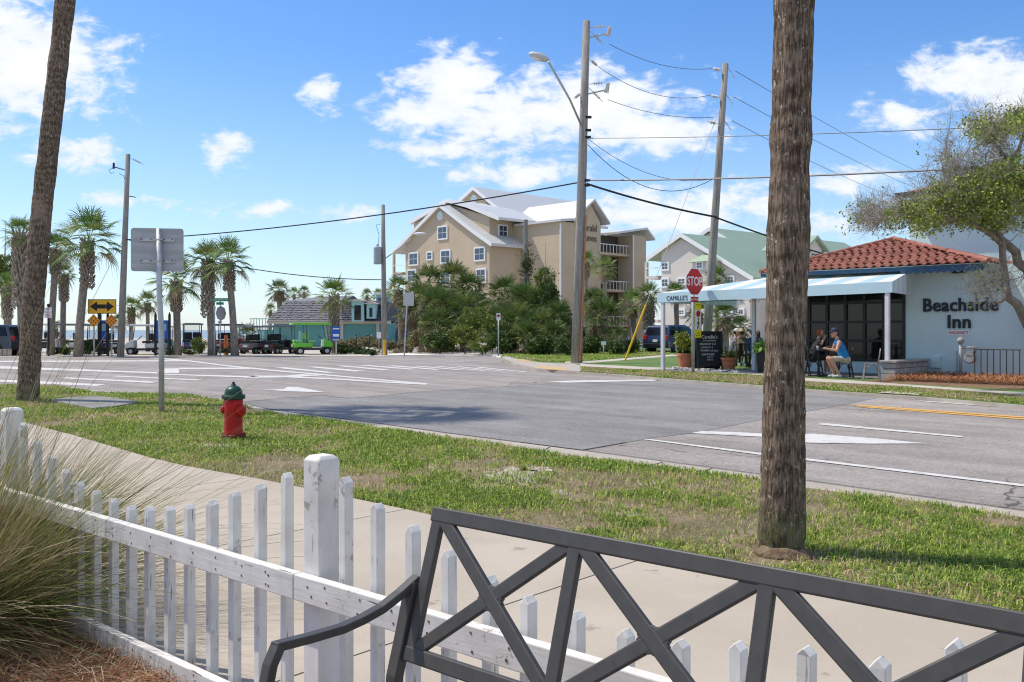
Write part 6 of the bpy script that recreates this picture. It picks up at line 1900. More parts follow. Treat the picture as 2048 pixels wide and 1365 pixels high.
cart('white golf cart with grey roof behind the leaning palm', 138, 709, R(200), 'cart_white', 'cart_grey', Z=55)
cart('navy golf cart with white roof behind the diamond signs', 205, 709, R(150), 'cart_navy', 'cart_white', Z=56)
cart('white golf cart nosing left beside the dark pole', 292, 709, R(190), 'cart_white', 'cart_white', 'seat_black', Z=54)
cart('teal golf cart with tan roof beyond the blue panel', 326, 708, R(100), 'cart_teal', 'seat_cream', Z=60)
cart('blue golf cart with black roof behind the road sign palm', 384, 708, R(112), 'cart_blue', 'cart_grey', Z=57)
cart('red golf cart with black roof behind the two palms', 458, 708, R(70), 'cart_red', 'cart_black', Z=58)
cart('grey golf cart seen from behind, nearer the two palms', 513, 709, R(68), 'cart_grey', 'cart_grey', Z=56)
cart('dark golf cart seen from behind beside the green cart', 556, 709, R(66), 'cart_black', 'cart_grey', Z=56)
cart('bright green golf cart with green roof', 624, 709.5, R(22), 'cart_green', 'cart_green', 'seat_green', Z=54.5)
cart('dark golf cart with white roof at the left among palms', 84, 708, R(190), 'cart_black', 'cart_white', Z=60)

# ------------------------------------------------------------------ cars
mat('car_navy', (.012, .018, .035), rough=.25, coat=.7); mat('car_blue', (.02, .035, .085), rough=.25, coat=.7)
def suv(label, p, rz, paint):
    t_ = thing('parked_suv', label, 'car', p, rz)
    prof = [(-2.3, .35), (-2.32, .75), (-2.25, 1.05), (-2.05, 1.62), (-1.9, 1.72), (-.2, 1.75), (.25, 1.66), (.95, 1.12), (2.0, .98), (2.28, .80), (2.32, .40)]
    b = MB(); hw = .92
    vs = [(x, s_ * (hw - (.17 * max(0, (z - 1.0) / .75))), z) for s_ in (-1, 1) for x, z in prof]
    n_ = len(prof)
    b.add(vs, [tuple(range(n_)), tuple(range(2 * n_ - 1, n_ - 1, -1))] + [(i, n_ + i, n_ + (i + 1) % n_, (i + 1) % n_) for i in range(n_)])
    b.build('body', paint, t_, bevel=.05)
    for s_ in (-1, 1):
        for nm, xs in (('rear_window', ((-1.98, 1.12), (-1.1, 1.12), (-1.1, 1.60), (-1.86, 1.60))), ('side_window', ((-1.04, 1.12), (-.15, 1.12), (-.15, 1.62), (-1.04, 1.61))), ('side_window', ((-.08, 1.12), (.78, 1.14), (.30, 1.54), (-.08, 1.61)))):
            b = MB(); b.add([(x, s_ * (hw - (.17 * (z - 1.0) / .75) + .006), z) for x, z in xs], [(0, 1, 2, 3)]); b.build(nm, 'glass_dark', t_)
        for x in (1.45, -1.40):
            b = MB(); b.lathe([(.18, -.11), (.33, -.12), (.365, -.08), (.365, .08), (.33, .12), (.18, .11)], 24, axis='Y', c=(x, s_ * .84, .365)); wh = b.build('wheel', 'tyre', t_)
            b = MB(); b.lathe([(.05, .13 * s_), (.23, .125 * s_), (.24, .10 * s_)], 16, axis='Y', c=(x, s_ * .84, .365)); b.build('rim', 'rim', wh)
            for q in range(5):
                b = MB(); a_ = q * 1.2566; b.bar((x, s_ * .975, .365), (x + .22 * math.cos(a_), s_ * .972, .365 + .22 * math.sin(a_)), .05, .02); b.build('spoke', 'rim', wh)
            b = MB(); b.lathe([(.43, -.03), (.43, .03)], 24, axis='Y', c=(x, s_ * .895, .38)); b.build('wheel_arch', 'cart_black', t_)
        b = MB(); b.box((-2.27, s_ * .74, .98), (.10, .24, .26)); b.build('tail_light', 'lamp_red', t_, bevel=.02)
        b = MB(); b.box((2.2, s_ * .70, .82), (.16, .34, .14)); b.build('headlight', 'lamp_clear', t_, bevel=.02)
        b = MB(); b.box((.62, s_ * 1.0, 1.16), (.12, .18, .14)); b.build('mirror', paint, t_, bevel=.03)
    b = MB(); b.add([(-2.235, -.72, 1.12), (-2.235, .72, 1.12), (-2.075, .66, 1.60), (-2.075, -.66, 1.60)], [(0, 1, 2, 3)]); b.build('tailgate_window', 'glass_dark', t_)
    b = MB(); b.add([(.92, -.72, 1.16), (.92, .72, 1.16), (.32, .64, 1.62), (.32, -.64, 1.62)], [(0, 1, 2, 3)]); b.build('windscreen', 'glass_dark', t_)
    b = MB(); b.box((-2.33, 0, .55), (.06, 1.7, .16)); b.build('bumper', 'cart_black', t_, bevel=.03)
    b = MB(); b.box((-2.335, 0, .80), (.02, .32, .16)); b.build('number_plate', 'plate', t_)
    return t_
suv('dark navy SUV at the left edge of the picture', (W(-36, 710, 52).x, 52, 0), R(176), 'car_navy')
suv('dark blue SUV behind the awning with red tail lights', (W(1352, 700, 57).x, 57, 0), R(48), 'car_blue')
wf = thing('white_board_fence', 'low white board fence behind the far lawn', 'fence', (W(1230, 700, 60).x, 60, 0))
for k in range(6):
    b = MB(); b.box((k * .9, 0, .5), (.1, .1, 1.0)); b.build('post', 'sign_white', wf)
for z in (.4, .8):
    b = MB(); b.box((2.25, -.06, z), (4.6, .03, .14)); b.build('board', 'sign_white', wf)

# ------------------------------------------------------------------ signs
mat('sign_yellow', (.80, .42, .015), rough=.5); mat('sign_orange', (.72, .33, .02), rough=.5); mat('sign_black', (.012, .012, .012), rough=.6)
mat('sign_red', (.50, .012, .018), rough=.45); mat('sign_green', (.015, .20, .12), rough=.5); mat('sign_blue', (.02, .10, .42), rough=.5); mat('sign_lime', (.72, .66, .02), rough=.5)
mat('reflector_red', (.45, .06, .02), rough=.4)
def signroot(name, label, px, Z, rz=0.0, cat='sign'):
    return thing(name, label, cat, (W(px, 700, Z).x, Z, 0), rz)
def zz_(py, Z): return H + (HY - py) * Z / F
def plate(t_, name, w, h, zc, m, x=0, y=-.05, r=.0, th=.006):
    b = MB(); b.box((x, y, zc), (w, th, h)); return b.build(name, m, t_, bevel=min(r, w * .2) if r else 0)
def pole_(t_, z1, r=.035, x=0, m='galvanised', y=0, z0=-.1):
    b = MB(); b.tube([(x, y, z0), (x, y, z1)], r, 8); return b.build('pole', m, t_, smooth=True)
Z = 50.4
t_ = signroot('arrow_sign', 'yellow sign with black double headed arrow across the junction', 205, Z)
k = Z / F
zc = zz_(613.5, Z)
pl = plate(t_, 'panel', 57 * k, 29 * k, zc, 'sign_black', r=.03); plate(t_, 'face', 54.5 * k, 26.5 * k, zc, 'sign_yellow', y=-.056, r=.03)
a_ = [(-24, 0), (-10, 10), (-10, 4.2), (10, 4.2), (10, 10), (24, 0), (10, -10), (10, -4.2), (-10, -4.2), (-10, -10)]
b = MB(); b.prism([(x * k, -.062, zc + y * k) for x, y in a_], (0, .003, 0)); b.build('double_arrow', 'sign_black', t_)
for dx in (-.22, .3):
    pole_(t_, zc, .05, dx, 'black_metal')
for cxp, lab in ((188, 'orange diamond marker left below the arrow sign'), (223.5, 'orange diamond marker right below the arrow sign')):
    t_ = signroot('diamond_marker', lab, cxp, Z - .3)
    zc = zz_(642, Z); r_ = 13.2 * k
    b = MB(); b.prism([(0, -.05, zc - r_), (r_, -.05, zc), (0, -.05, zc + r_), (-r_, -.05, zc)], (0, .006, 0)); b.build('panel', 'sign_orange', t_)
    for i in (-1, 0, 1):
        for j in (-1, 0, 1):
            u, v = (i + j) * .5 * r_ * .62, (i - j) * .5 * r_ * .62
            b = MB(); b.lathe([(.055, 0), (.055, .012)], 12, axis='Y', c=(u, -.066, zc + v)); b.build('reflector', 'reflector_red', t_)
    pole_(t_, zc, .045)
for cxp, lab, w_ in ((208, 'black framed blue notice board behind the arrow sign', 13), (325, 'black framed blue notice board beside the road sign', 26)):
    Zk = 51.5; kk = Zk / F
    t_ = signroot('notice_board', lab, cxp, Zk)
    for s_ in (-1, 1):
        b = MB(); b.box((s_ * (w_ / 2 + 1) * kk, 0, zz_(630, Zk) / 2), (.11, .11, zz_(630, Zk))); b.build('post', 'black_metal', t_)
        b = MB(); b.lathe([(.07, 0), (.02, .14)], 4, c=(s_ * (w_ / 2 + 1) * kk, 0, zz_(630, Zk))); b.build('finial', 'black_metal', t_)
    plate(t_, 'panel', w_ * kk * .95, 38 * kk, zz_(660, Zk), 'sign_blue', y=-.02)
    plate(t_, 'print', w_ * kk * .6, 14 * kk, zz_(655, Zk), 'teal_pale', y=-.03)
t_ = signroot('parking_sign', 'white no parking sign on a black post right of the leaning palm', 97, 50.5)
kk = 50.5 / F
plate(t_, 'panel', 15 * kk, 21 * kk, zz_(626, 50.5), 'sign_white', r=.02)
for s__, py in (('NO', 619), ('PARKING', 625), ('ANY', 630), ('TIME', 634)):
    text(s__, .15 if s__ != 'PARKING' else .10, 'vacancy_red', t_, face_mat((0, -.056, zz_(py, 50.5)), (0, -1, 0)), extrude=.001)
pole_(t_, zz_(612, 50.5), .06, 0, 'black_metal'); b = MB(); b.ball((0, 0, zz_(611, 50.5)), .09, 10); b.build('finial', 'black_metal', t_, smooth=True)
Z = 50.6; k = Z / F
t_ = signroot('street_name_sign', 'green street name blades above a stop sign seen edge on', 440.5, Z)
pole_(t_, zz_(597, Z), .035)
plate(t_, 'name_blade', 34 * k, 6.4 * k, zz_(600, Z), 'sign_green', y=-.04); text('SCENIC HIGHWAY 98', .115, 'sign_white', t_, face_mat((0, -.045, zz_(600, Z)), (0, -1, 0)), extrude=.001, sx=.72)
plate(t_, 'name_blade', 15 * k, 5.2 * k, zz_(607.5, Z), 'sign_green', y=-.046)
b = MB(); b.M = Matrix.Translation((0, 0, zz_(627, Z))) @ Matrix.Rotation(R(66), 4, 'Z'); b.lathe([(.41, -.003), (.41, .003)], 8, axis='Y', c=(0, -.05, 0)); b.build('stop_panel', 'sign_aluminium', t_)
plate(t_, 'plaque', .2, .14, zz_(645, Z), 'sign_aluminium', y=-.045)
t_ = signroot('thin_post', 'thin grey post left of the street name sign', 429, 51, cat='post'); pole_(t_, zz_(613, 51), .04); 
b = MB(); b.box((0, -.02, zz_(616, 51)), (.12, .05, .18)); b.build('cap', 'galvanised', t_)
Z = 53; k = Z / F
t_ = signroot('advert_sign', 'blue advertising sign on a post beside the green golf cart', 672.5, Z)
plate(t_, 'panel', 17 * k, 30 * k, zz_(668, Z), 'sign_blue', r=.02); plate(t_, 'print', 12 * k, 5 * k, zz_(671, Z), 'sign_white', y=-.055); plate(t_, 'print', 13 * k, 2.2 * k, zz_(658, Z), 'sign_white', y=-.055); plate(t_, 'print', 13 * k, 2 * k, zz_(680, Z), 'sign_lime', y=-.055)
pole_(t_, zz_(660, Z), .04)
Z = 50; k = Z / F
t_ = signroot('sign_back', 'blank white sign back on a leaning post by the sand', 810, Z)
b = MB(); b.tube([(-.05, 0, -.1), (.14, 0, zz_(587, Z))], .04, 8); b.build('pole', 'galvanised', t_)
plate(t_, 'panel', 21 * k, 26 * k, zz_(599, Z), 'lamp_grey', x=.2, r=.02)
Z = 50; k = Z / F
t_ = signroot('parking_sign', 'small white no parking sign before the thicket', 997, Z)
plate(t_, 'panel', 8 * k, 14 * k, zz_(634, Z), 'sign_white', r=.01); b = MB(); b.lathe([(.055, 0), (.08, 0), (.08, .003), (.055, .003)], 16, axis='Y', c=(0, -.058, zz_(632, Z))); b.build('symbol', 'sign_red', t_)
pole_(t_, zz_(629, Z), .035)
t_ = signroot('stake_sign', 'tiny white stake sign beside the pole with yellow sleeve', 758, 54); plate(t_, 'panel', .25, .36, zz_(671, 54), 'sign_white'); pole_(t_, zz_(671, 54), .02)
t_ = signroot('stake_sign', 'tiny white stake sign on the far lawn', 1207, 48); plate(t_, 'panel', .26, .2, zz_(687, 48), 'sign_white'); pole_(t_, zz_(684, 48), .025)
t_ = signroot('bollard', 'orange marker post beside the two palms', 452, 53, cat='bollard'); b = MB(); b.lathe([(.14, 0), (.12, .9), (.09, 1.15)], 10); b.build('marker', 'cart_orange', t_)
for k_, px_ in enumerate((712, 738)):
    t_ = signroot('fence_stake', 'thin dark stake in the dune shrubs', px_, 54, cat='stake'); t_['label'] = ('left', 'right')[k_] + ' one of two thin dark stakes in the dune shrubs'; t_['group'] = 'dark stakes in the dune shrubs'; pole_(t_, zz_(672, 54), .04, 0, 'black_metal')
    b = MB(); b.ball((0, 0, zz_(671, 54)), .05, 6); b.build('cap', 'black_metal', t_)
t_ = signroot('fence_gate', 'low brown board stack at the left picture edge', 10, 50.5, cat='boards'); 
for i in range(3):
    b = MB(); b.box((i * .25 - .25, 0, .2), (.2, .1, .4)); b.build('board', 'palm_boot', t_)

# stop sign on the far corner
Zs = 29.4; ks = Zs / F
sp_ = W(1386, 745, Zs)
RD = math.atan2(-.75, .66)
t_ = thing('stop_sign', 'red stop sign on a grey post beside the patio', 'stop sign', (sp_.x, Zs, ZF), RD + R(90))
za = lambda py: H + (HY - py) * ks - ZF
pole_(t_, za(540), .05)
zc = za(564)
def octa(r_, y, m, name, th=.004):
    b = MB(); b.prism([(r_ * math.cos(R(22.5 + 45 * i)), y, zc + r_ * math.sin(R(22.5 + 45 * i))) for i in range(8)], (0, th, 0)); return b.build(name, m, t_)
R8 = 53 * ks / 2 / math.cos(R(22.5))
octa(R8, -.062, 'sign_white', 'panel'); octa(R8 * .955, -.068, 'sign_red', 'face')
text('STOP', .40, 'sign_white', t_, face_mat((0, -.0705, zc), (0, -1, 0)), extrude=.001, sx=.80, bold=.006)
pq = plate(t_, 'plaque', .40, .17, za(599.5), 'sign_red', y=-.062); text('ALL WAY', .10, 'sign_white', pq, face_mat((0, -.0665, za(599.5)), (0, -1, 0)), extrude=.001, bold=.002)
ps = plate(t_, 'crosswalk_panel', .33, 70 * ks, za(641), 'sign_lime', x=.17, y=-.066, r=.02)
plate(t_, 'crosswalk_print', .27, 40 * ks, za(640), 'sign_white', x=.17, y=-.072)
b = MB(); b.prism([(.17 + .11 * math.cos(R(22.5 + 45 * i)), -.079, za(628) + .11 * math.sin(R(22.5 + 45 * i))) for i in range(8)], (0, .003, 0)); b.build('stop_symbol', 'sign_red', t_)
text('STATE LAW', .045, 'sign_black', t_, face_mat((.17, -.0745, za(610)), (0, -1, 0)), extrude=.001); text('FOR', .05, 'sign_black', t_, face_mat((.17, -.0785, za(637)), (0, -1, 0)), extrude=.001)
text('WITHIN', .045, 'sign_black', t_, face_mat((.17, -.0745, za(667)), (0, -1, 0)), extrude=.001); text('CROSSWALK', .04, 'sign_black', t_, face_mat((.17, -.0745, za(672)), (0, -1, 0)), extrude=.001)
b = MB(); zq = za(650)
b.ball((.17, -.079, zq + .16), .028, 8, (1, .3, 1)); b.bar((.17, -.079, zq + .12), (.165, -.079, zq), .05, .004, up=(0, 1, 0)); b.bar((.165, -.079, zq), (.11, -.079, zq - .14), .028, .004, up=(0, 1, 0)); b.bar((.17, -.079, zq), (.225, -.079, zq - .13), .028, .004, up=(0, 1, 0)); b.bar((.175, -.079, zq + .10), (.235, -.079, zq + .02), .02, .004, up=(0, 1, 0)); b.bar((.17, -.079, zq + .10), (.105, -.079, zq + .03), .02, .004, up=(0, 1, 0))
b.build('walking_figure', 'sign_black', t_)

# ------------------------------------------------------------------ people on the patio
mat('skin_a', (.52, .29, .20), (.47, .25, .17), .55, 6); mat('skin_b', (.40, .22, .15), rough=.55)
for nm_, c_ in (('cloth_blue', (.015, .20, .50)), ('cloth_khaki', (.42, .36, .27)), ('cloth_black', (.018, .018, .02)), ('cloth_olive', (.13, .11, .07)), ('cloth_navy', (.03, .06, .14)), ('cloth_white', (.70, .70, .68)), ('cloth_grey', (.25, .26, .28)), ('hair_dark', (.025, .018, .014)), ('hair_brown', (.12, .07, .04)), ('straw', (.50, .36, .20)), ('cap_navy', (.03, .04, .09)), ('cap_lilac', (.38, .40, .60)), ('shoe_white', (.6, .6, .6)), ('hair_red', (.30, .07, .03))):
    mat(nm_, c_, (c_[0] * .8, c_[1] * .8, c_[2] * .8), .8, 14)
PEOPLE = []
def person(label, base, rz, lean=.12, hands=((.42, .16, .80), (.42, -.16, .80)), feet=((.38, .11), (.34, -.11)), top='cloth_black', bottom='cloth_khaki', hair='hair_dark', skin='skin_a', shoe='shoe_white', sleeve=.5, shorts=True, turn=0.0, hat=None, s=1.0, long_hair=False, tank=False):
    """seated figure facing +x; base is on the floor under the hips"""
    segs = []
    V3 = Vector
    hip = V3((0, 0, .52)); ch = V3((lean * .55, 0, .80)); sh = V3((lean, 0, 1.00)); nk = V3((lean * 1.15 + .01, 0, 1.09)); hd = V3((lean * 1.25 + .045, 0, 1.235))
    A = lambda p, q, r0, r1, tg, fl=1.0: segs.append((V3(p), V3(q), r0, r1, tg))
    for y in (-.07, 0, .07):
        A(hip + V3((0, y, 0)), ch + V3((0, y, 0)), .125, .115, 'top'); A(ch + V3((0, y * 1.1, 0)), sh + V3((0, y * 1.2, -.02)), .118, .085, 'top')
    A(hip + V3((-.02, .09, -.03)), hip + V3((-.02, -.09, -.03)), .125, .125, 'bottom')
    A(sh + V3((0, 0, .02)), nk + V3((0, 0, .05)), .058, .052, 'skin')
    rot = Matrix.Rotation(turn, 3, 'Z')
    A(hd + V3((-.012, 0, .03)), hd + V3((-.008, 0, -.01)), .092, .088, 'skin'); A(hd + rot @ V3((.03, 0, -.045)), hd + rot @ V3((.045, 0, -.085)), .060, .040, 'skin'); A(hd + rot @ V3((.085, 0, .0)), hd + rot @ V3((.105, 0, -.03)), .012, .017, 'skin')
    for sy in (-1, 1):
        A(hd + rot @ V3((-.01, sy * .085, 0)), hd + rot @ V3((-.015, sy * .092, -.03)), .018, .014, 'skin')
    for i, sy in enumerate((1, -1)):
        s0 = sh + V3((0, sy * .155, -.02)); h_ = V3(hands[i]); h_.y = abs(h_.y) * sy if hands[i][1] else h_.y
        mid = (s0 + h_) / 2 + V3((-.05, sy * .09, -.13))
        d1 = (mid - s0)
        A(s0, s0 + d1 * sleeve, .062, .052, 'skin' if tank else 'top'); A(s0 + d1 * sleeve, mid, .046, .040, 'skin'); A(mid, h_, .042, .027, 'skin')
        fd = (h_ - mid).normalized(); sd = fd.cross(V3((0, 0, 1))).normalized()
        A(h_, h_ + fd * .07, .032, .028, 'skin')
        for f_ in range(4):
            q0 = h_ + fd * .075 + sd * (f_ - 1.5) * .019; ln = (.058, .07, .065, .05)[f_]
            A(q0, q0 + fd * ln * .55, .0095, .009, 'skin'); A(q0 + fd * ln * .55, q0 + fd * ln * .9 + V3((0, 0, -ln * .4)), .009, .008, 'skin')
        A(h_ + fd * .02 - sd * sy * -.03, h_ + fd * .055 + sd * sy * .055, .012, .010, 'skin')
        kn = V3((.43, sy * .13, .53)); hp_ = V3((0, sy * .095, .50)); fx, fy = feet[i]; an = V3((fx, fy, .09))
        A(hp_, hp_.lerp(kn, .72), .092, .082, 'bottom'); A(hp_.lerp(kn, .70), kn, .074 if shorts else .078, .060, 'skin' if shorts else 'bottom')
        A(kn, kn.lerp(an, .4), .060, .058, 'skin' if shorts else 'bottom'); A(kn.lerp(an, .4), an, .056, .040, 'skin' if shorts else 'bottom')
        A(an + V3((-.04, 0, -.04)), an + V3((.15, 0, -.055)), .042, .034, 'shoe')
    # hair cap on the skull, kept a little behind the face
    A(hd + rot @ V3((-.035, 0, .045)), hd + rot @ V3((-.05, 0, -.01)), .090, .085, 'hair')
    if long_hair:
        A(hd + V3((-.07, 0, 0)), hd + V3((-.10, 0, -.24)), .075, .05, 'hair'); A(hd + rot @ V3((-.02, .07, 0)), hd + V3((.0, .09, -.2)), .04, .03, 'hair'); A(hd + rot @ V3((-.02, -.07, 0)), hd + V3((0, -.09, -.2)), .04, .03, 'hair')
    mb = MB()
    for p, q, r0, r1, tg in segs:
        if (q - p).length < 1e-4: q = p + V3((0, 0, .001))
        mb.tube([p, q], [r0, r1], 10); mb.ball(p, r0, 10); mb.ball(q, r1, 10)
    t_ = thing('person', label, 'person', base, rz, scale=s)
    o_ = mb.build('body', ['skin_a'], t_, smooth=True)
    rm = o_.modifiers.new('skin', 'REMESH'); rm.mode = 'VOXEL'; rm.voxel_size = .011; rm.use_smooth_shade = True
    sm = o_.modifiers.new('soft', 'SMOOTH'); sm.factor = .5; sm.iterations = 3
    PEOPLE.append((o_, segs, {'skin': skin, 'top': top, 'bottom': bottom, 'shoe': shoe, 'hair': hair}))
    for sy in (-1, 1):
        b = MB(); b.ball(tuple(hd + rot @ V3((.078, sy * .032, .012))), .011, 8); b.build('eye', 'cloth_black', t_, smooth=True)
    b = MB(); b.bar(tuple(hd + rot @ V3((.086, -.02, -.065))), tuple(hd + rot @ V3((.086, .02, -.065))), .008, .006); b.build('mouth', 'hair_red', t_)
    if hat:
        hm, kind = hat
        b = MB(); b.M = Matrix.Translation(hd + V3((-.012, 0, .055))) @ rot.to_4x4()
        if kind == 'cap':
            b.lathe([(.105, -.01), (.106, .03), (.09, .075), (.05, .10), (.005, .105)], 16); b.prism([(.07, -.075, -.005), (.15, -.06, -.012), (.18, 0, -.014), (.15, .06, -.012), (.07, .075, -.005)], (0, 0, .012))
        else:
            b.lathe([(.24, -.012), (.25, -.018), (.235, .0), (.12, .012), (.112, .03), (.10, .085), (.06, .11), (.005, .112)], 24)
        b.build('hat', hm, t_, smooth=True)
    return t_
def foot_at(px, py): 
    g = G(px, py, ZF + .026); return (g.x, g.y, ZF + .026)
PM = person('man in a bright blue tank top and khaki shorts leaning on the table', foot_at(1690, 755.5), R(176), .20, ((.50, .20, .80), (.46, .14, .80)), ((.20, .13), (.26, -.12)), 'cloth_blue', 'cloth_khaki', 'hair_dark', tank=True, hat=('cap_navy', 'cap'), turn=R(15))
b = MB(); b.box((.30, 0, 1.255), (.03, .15, .035)); b.build('sunglasses', 'cloth_black', PM, bevel=.01)
person('person in dark clothes facing the man in the blue tank top', foot_at(1626, 750), R(0), .15, ((.48, .18, .82), (.30, .12, 1.10)), ((.40, .12), (.42, -.12)), 'cloth_black', 'cloth_black', 'hair_red', shorts=True, sleeve=.6, skin='skin_b')
person('diner with a white cap behind the small terracotta pot', foot_at(1462, 728), R(-15), .15, ((.45, .16, .80), (.30, .10, 1.05)), ((.36, .11), (.34, -.11)), 'cloth_grey', 'cloth_khaki', 'hair_dark', hat=('cloth_white', 'cap'))
person('diner seen from behind in a wide straw sun hat', foot_at(1483, 733), R(70), .12, ((.42, .16, .80), (.42, -.16, .80)), ((.36, .11), (.34, -.11)), 'cloth_olive', 'cloth_black', 'hair_brown', hat=('straw', 'brim'), shorts=False)
person('diner in navy shirt with a pale lilac cap', foot_at(1499, 734), R(35), .14, ((.44, .16, .80), (.40, -.16, .82)), ((.34, .12), (.22, -.12)), 'cloth_navy', 'cloth_grey', 'hair_brown', hat=('cap_lilac', 'cap'), turn=R(-20))
DW = person('woman with long dark hair and sunglasses at the patio table', foot_at(1524, 730), R(190), .14, ((.42, .16, .80), (.44, -.16, .80)), ((.36, .11), (.30, -.11)), 'cloth_black', 'cloth_black', 'hair_dark', long_hair=True, turn=R(40))
for lab, px_, py_, rz_ in (('black chair under the diner with the white cap', 1461, 728, R(-15)), ('black chair under the diner in the straw hat', 1483, 733.5, R(70)), ('black chair under the diner with the lilac cap', 1499, 734.5, R(35)), ('black chair under the woman with sunglasses', 1525, 730, R(190))):
    chair('metal_chair', lab, px_, py_, rz_)
dg = bpy.context.evaluated_depsgraph_get()
for o_, segs, cm in PEOPLE:
    me = bpy.data.meshes.new_from_object(o_.evaluated_get(dg))
    o_.modifiers.clear()
    o_.data = me
    me.materials.clear()
    keys = list(cm)
    for k in keys: me.materials.append(MATS[cm[k]])
    n = len(me.polygons); cen = np.zeros(n * 3); me.polygons.foreach_get('center', cen); cen = cen.reshape(-1, 3)
    best = np.full(n, 1e9); idx = np.zeros(n, int)
    for p, q, r0, r1, tg in segs:
        p_, d_ = np.array(p), np.array(q - p); L2 = max(d_ @ d_, 1e-9)
        u = np.clip((cen - p_) @ d_ / L2, 0, 1)
        dist = np.linalg.norm(cen - p_ - u[:, None] * d_, axis=1) - (r0 + (r1 - r0) * u)
        m_ = dist < best
        best[m_] = dist[m_]; idx[m_] = keys.index(tg)
    me.polygons.foreach_set('material_index', idx.astype(np.int32)); me.polygons.foreach_set('use_smooth', np.ones(n, bool)); me.update()

# ------------------------------------------------------------------ gnarled tree over the inn
mat('tree_bark', (.16, .125, .10), (.25, .21, .175), .95, 9, bump=.6, bsc=30, bdist=.01, fine=.25)
ZT = 21.0
tb = W(2090, 760, ZT)
tree = thing('gnarled_tree', 'gnarled half bare tree leaning over the inn roof', 'tree', (tb.x, ZT, ZF))
rs = np.random.RandomState(77)
def tp(px, py, dz=0.0): return W(px, py, ZT + dz)
limbs = [([(2090, 760, 0), (2066, 665, .1), (2044, 628, .1), (2017, 596, 0), (2011, 560, -.1), (2004, 490, -.2), (1985, 455, -.2)], .13, .06),
         ([(2066, 665, .1), (2075, 590, .3), (2055, 540, .4), (2032, 505, .3), (1990, 470, .4), (1950, 452, .5), (1890, 440, .6)], .15, .05),
         ([(2055, 540, .4), (2070, 470, .6), (2050, 400, .6), (2020, 330, .5), (1985, 280, .4)], .12, .035),
         ([(2011, 560, -.1), (2008, 600, -.3), (1990, 606, -.5)], .05, .02),
         ([(2004, 490, -.2), (1960, 455, -.6), (1900, 430, -.9), (1830, 425, -1.0), (1770, 432, -1.0)], .06, .02),
         ([(1890, 440, .6), (1840, 430, .9), (1790, 420, 1.0), (1740, 430, 1.0)], .05, .018),
         ([(2050, 400, .6), (2000, 380, .2), (1950, 370, 0), (1900, 375, -.2)], .06, .02),
         ([(2020, 330, .5), (2050, 260, .5), (2060, 210, .4)], .05, .02), ([(2075, 590, .3), (2110, 480, -.2), (2130, 380, -.5)], .12, .05)]
b = MB()
for pts, r0, r1 in limbs:
    P3 = [tp(*p) for p in pts]
    dense = []
    for i in range(len(P3) - 1):
        for u in (0, .5):
            w = P3[i].lerp(P3[i + 1], u)
            if u: w = w + Vector(tuple(rs.normal(0, .03, 3)))
            dense.append(w)
    dense.append(P3[-1])
    b.tube(dense, [r0 + (r1 - r0) * i / (len(dense) - 1) for i in range(len(dense))], 9)
b.build('trunk', 'tree_bark', tree, world=True, smooth=True)
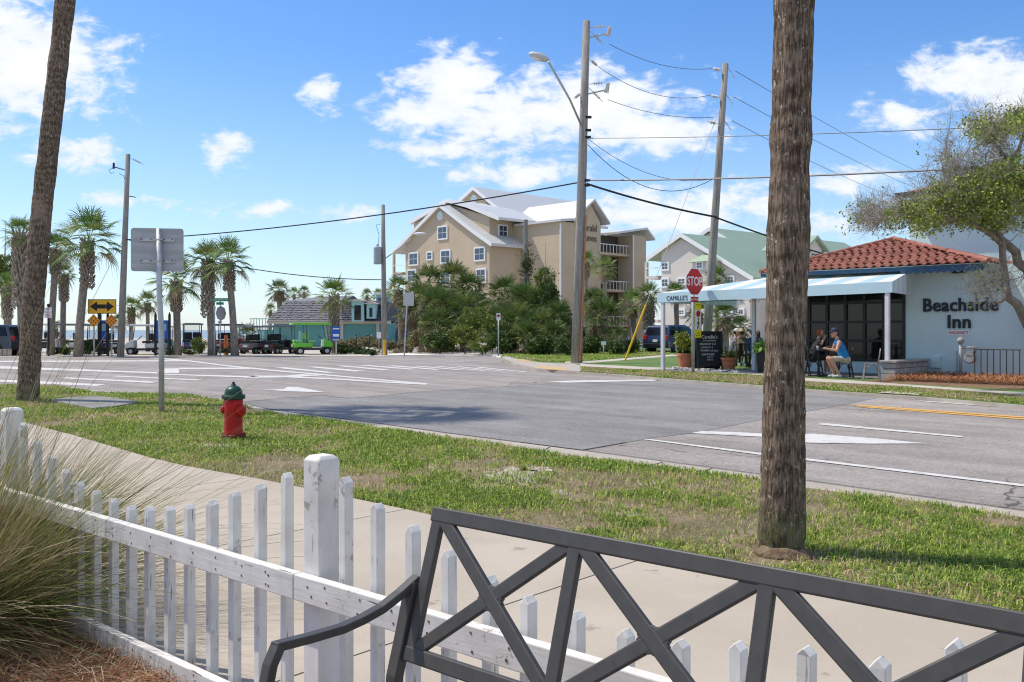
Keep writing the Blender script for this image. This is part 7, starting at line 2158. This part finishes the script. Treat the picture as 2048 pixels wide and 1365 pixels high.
# boughs reach from the limbs to points spread through the crown, then split into branches and twigs
zones = [(1785, 425, 80, 42, 34), (1870, 410, 80, 52, 36), (1960, 390, 90, 62, 36), (1960, 275, 80, 70, 44), (1900, 330, 50, 50, 16), (2035, 320, 60, 90, 34), (2040, 420, 60, 60, 22), (1740, 450, 40, 25, 10), (2000, 560, 46, 36, 12), (1955, 560, 40, 26, 7)]
nodes = [tp(*p) for pts, _, _ in limbs for p in pts[2:]]
paths, widths, cols = [], [], []
tips = []
def seg(p, q, w0, w1, jit, n=4):
    d = q - p
    pts = [p + d * (i / (n - 1)) + (rs.normal(0, jit, 3) * np.linalg.norm(d) if 0 < i < n - 1 else 0) for i in range(n)]
    paths.append(np.array(pts)); widths.append(np.linspace(w0, w1, n)); cols.append(np.array([.33, .29, .25]) * rs.uniform(.7, 1.5))
    return pts
for (zx, zy, rx_, ry_, cnt) in zones:
    for i in range(cnt):
        a, rr = rs.uniform(0, 6.283), math.sqrt(rs.uniform(0, 1))
        e = np.array(tp(zx + math.cos(a) * rr * rx_, zy + math.sin(a) * rr * ry_, rs.uniform(-1.6, 1.4)))
        s0 = np.array(min(nodes, key=lambda n_: (n_ - Vector(e)).length + .25 * max(0, e[0] - n_.x)))
        pts = seg(s0, e, .028, .012, .06, 4)
        for j in range(13):
            u = rs.uniform(.35, 1.0); st = np.array(pts[0]) * (1 - u) + np.array(pts[-1]) * u
            dv = rs.normal(0, 1, 3) + np.array([-.45, 0, .45]); dv /= np.linalg.norm(dv)
            q = seg(st, st + dv * rs.uniform(.18, .48), .011, .005, .09, 4)
            for k in range(6):
                v = rs.uniform(.3, 1.0); s2 = np.array(q[0]) * (1 - v) + np.array(q[-1]) * v
                d2 = dv * .6 + rs.normal(0, .8, 3) + np.array([-.1, 0, .25]); d2 /= np.linalg.norm(d2)
                t2 = seg(s2, s2 + d2 * rs.uniform(.07, .24), .0065, .003, .08, 4); tips.append(t2[-1])
P_ = np.array(paths); Wd = np.array(widths)
dr = P_[:, -1] - P_[:, 0]; sd = np.cross(dr, rs.normal(0, 1, dr.shape)); sd /= np.linalg.norm(sd, axis=1)[:, None] + 1e-9
org = np.array([tb.x, ZT, ZF])
o = link_mesh(ribbons('twigs', P_ - org, Wd, sd, np.array(cols), 'needle'), 'twigs', (0, 0, 0), tree); o['kind'] = 'stuff'
tips = np.array(tips)
px_t = tips[:, 0] / tips[:, 1] * F + CX; py_t = HY - (tips[:, 2] - H) / tips[:, 1] * F
green = np.zeros(len(tips))
for gx, gy, gr, gk in ((2000, 400, 80, 1.0), (2045, 370, 70, 1.0), (1960, 430, 60, .8), (1845, 440, 50, .75), (1880, 400, 35, .4), (2040, 250, 35, .7), (1965, 260, 40, .30), (1790, 440, 25, .3), (1930, 385, 40, .4)):
    green = np.maximum(green, gk * np.clip(1.25 - np.hypot(px_t - gx, (py_t - gy) * 1.3) / gr, 0, 1))
pick = rs.uniform(0, 1, len(tips)) < green * .95 + .015
base = np.repeat(tips[pick], 7, axis=0); n = len(base)
pos = base + rs.normal(0, .06, (n, 3)); d = rs.normal(0, 1, (n, 3)) + np.array([0, 0, .4]); d /= np.linalg.norm(d, axis=1)[:, None]
ln = rs.uniform(.04, .08, n)
path = np.stack([pos, pos + d * (ln * .5)[:, None], pos + d * ln[:, None]], 1) - org
sd = np.cross(d, rs.normal(0, 1, (n, 3))); sd /= np.linalg.norm(sd, axis=1)[:, None]
pal = np.array([[.20, .28, .04], [.32, .39, .07], [.12, .17, .03], [.38, .40, .10]])
c = pal[rs.randint(0, 4, n)] * rs.uniform(.7, 1.25, n)[:, None]
o = link_mesh(ribbons('crown', path, np.stack([ln * .1, ln * .62, ln * .08], 1), sd, c, 'leaf'), 'crown', (0, 0, 0), tree)
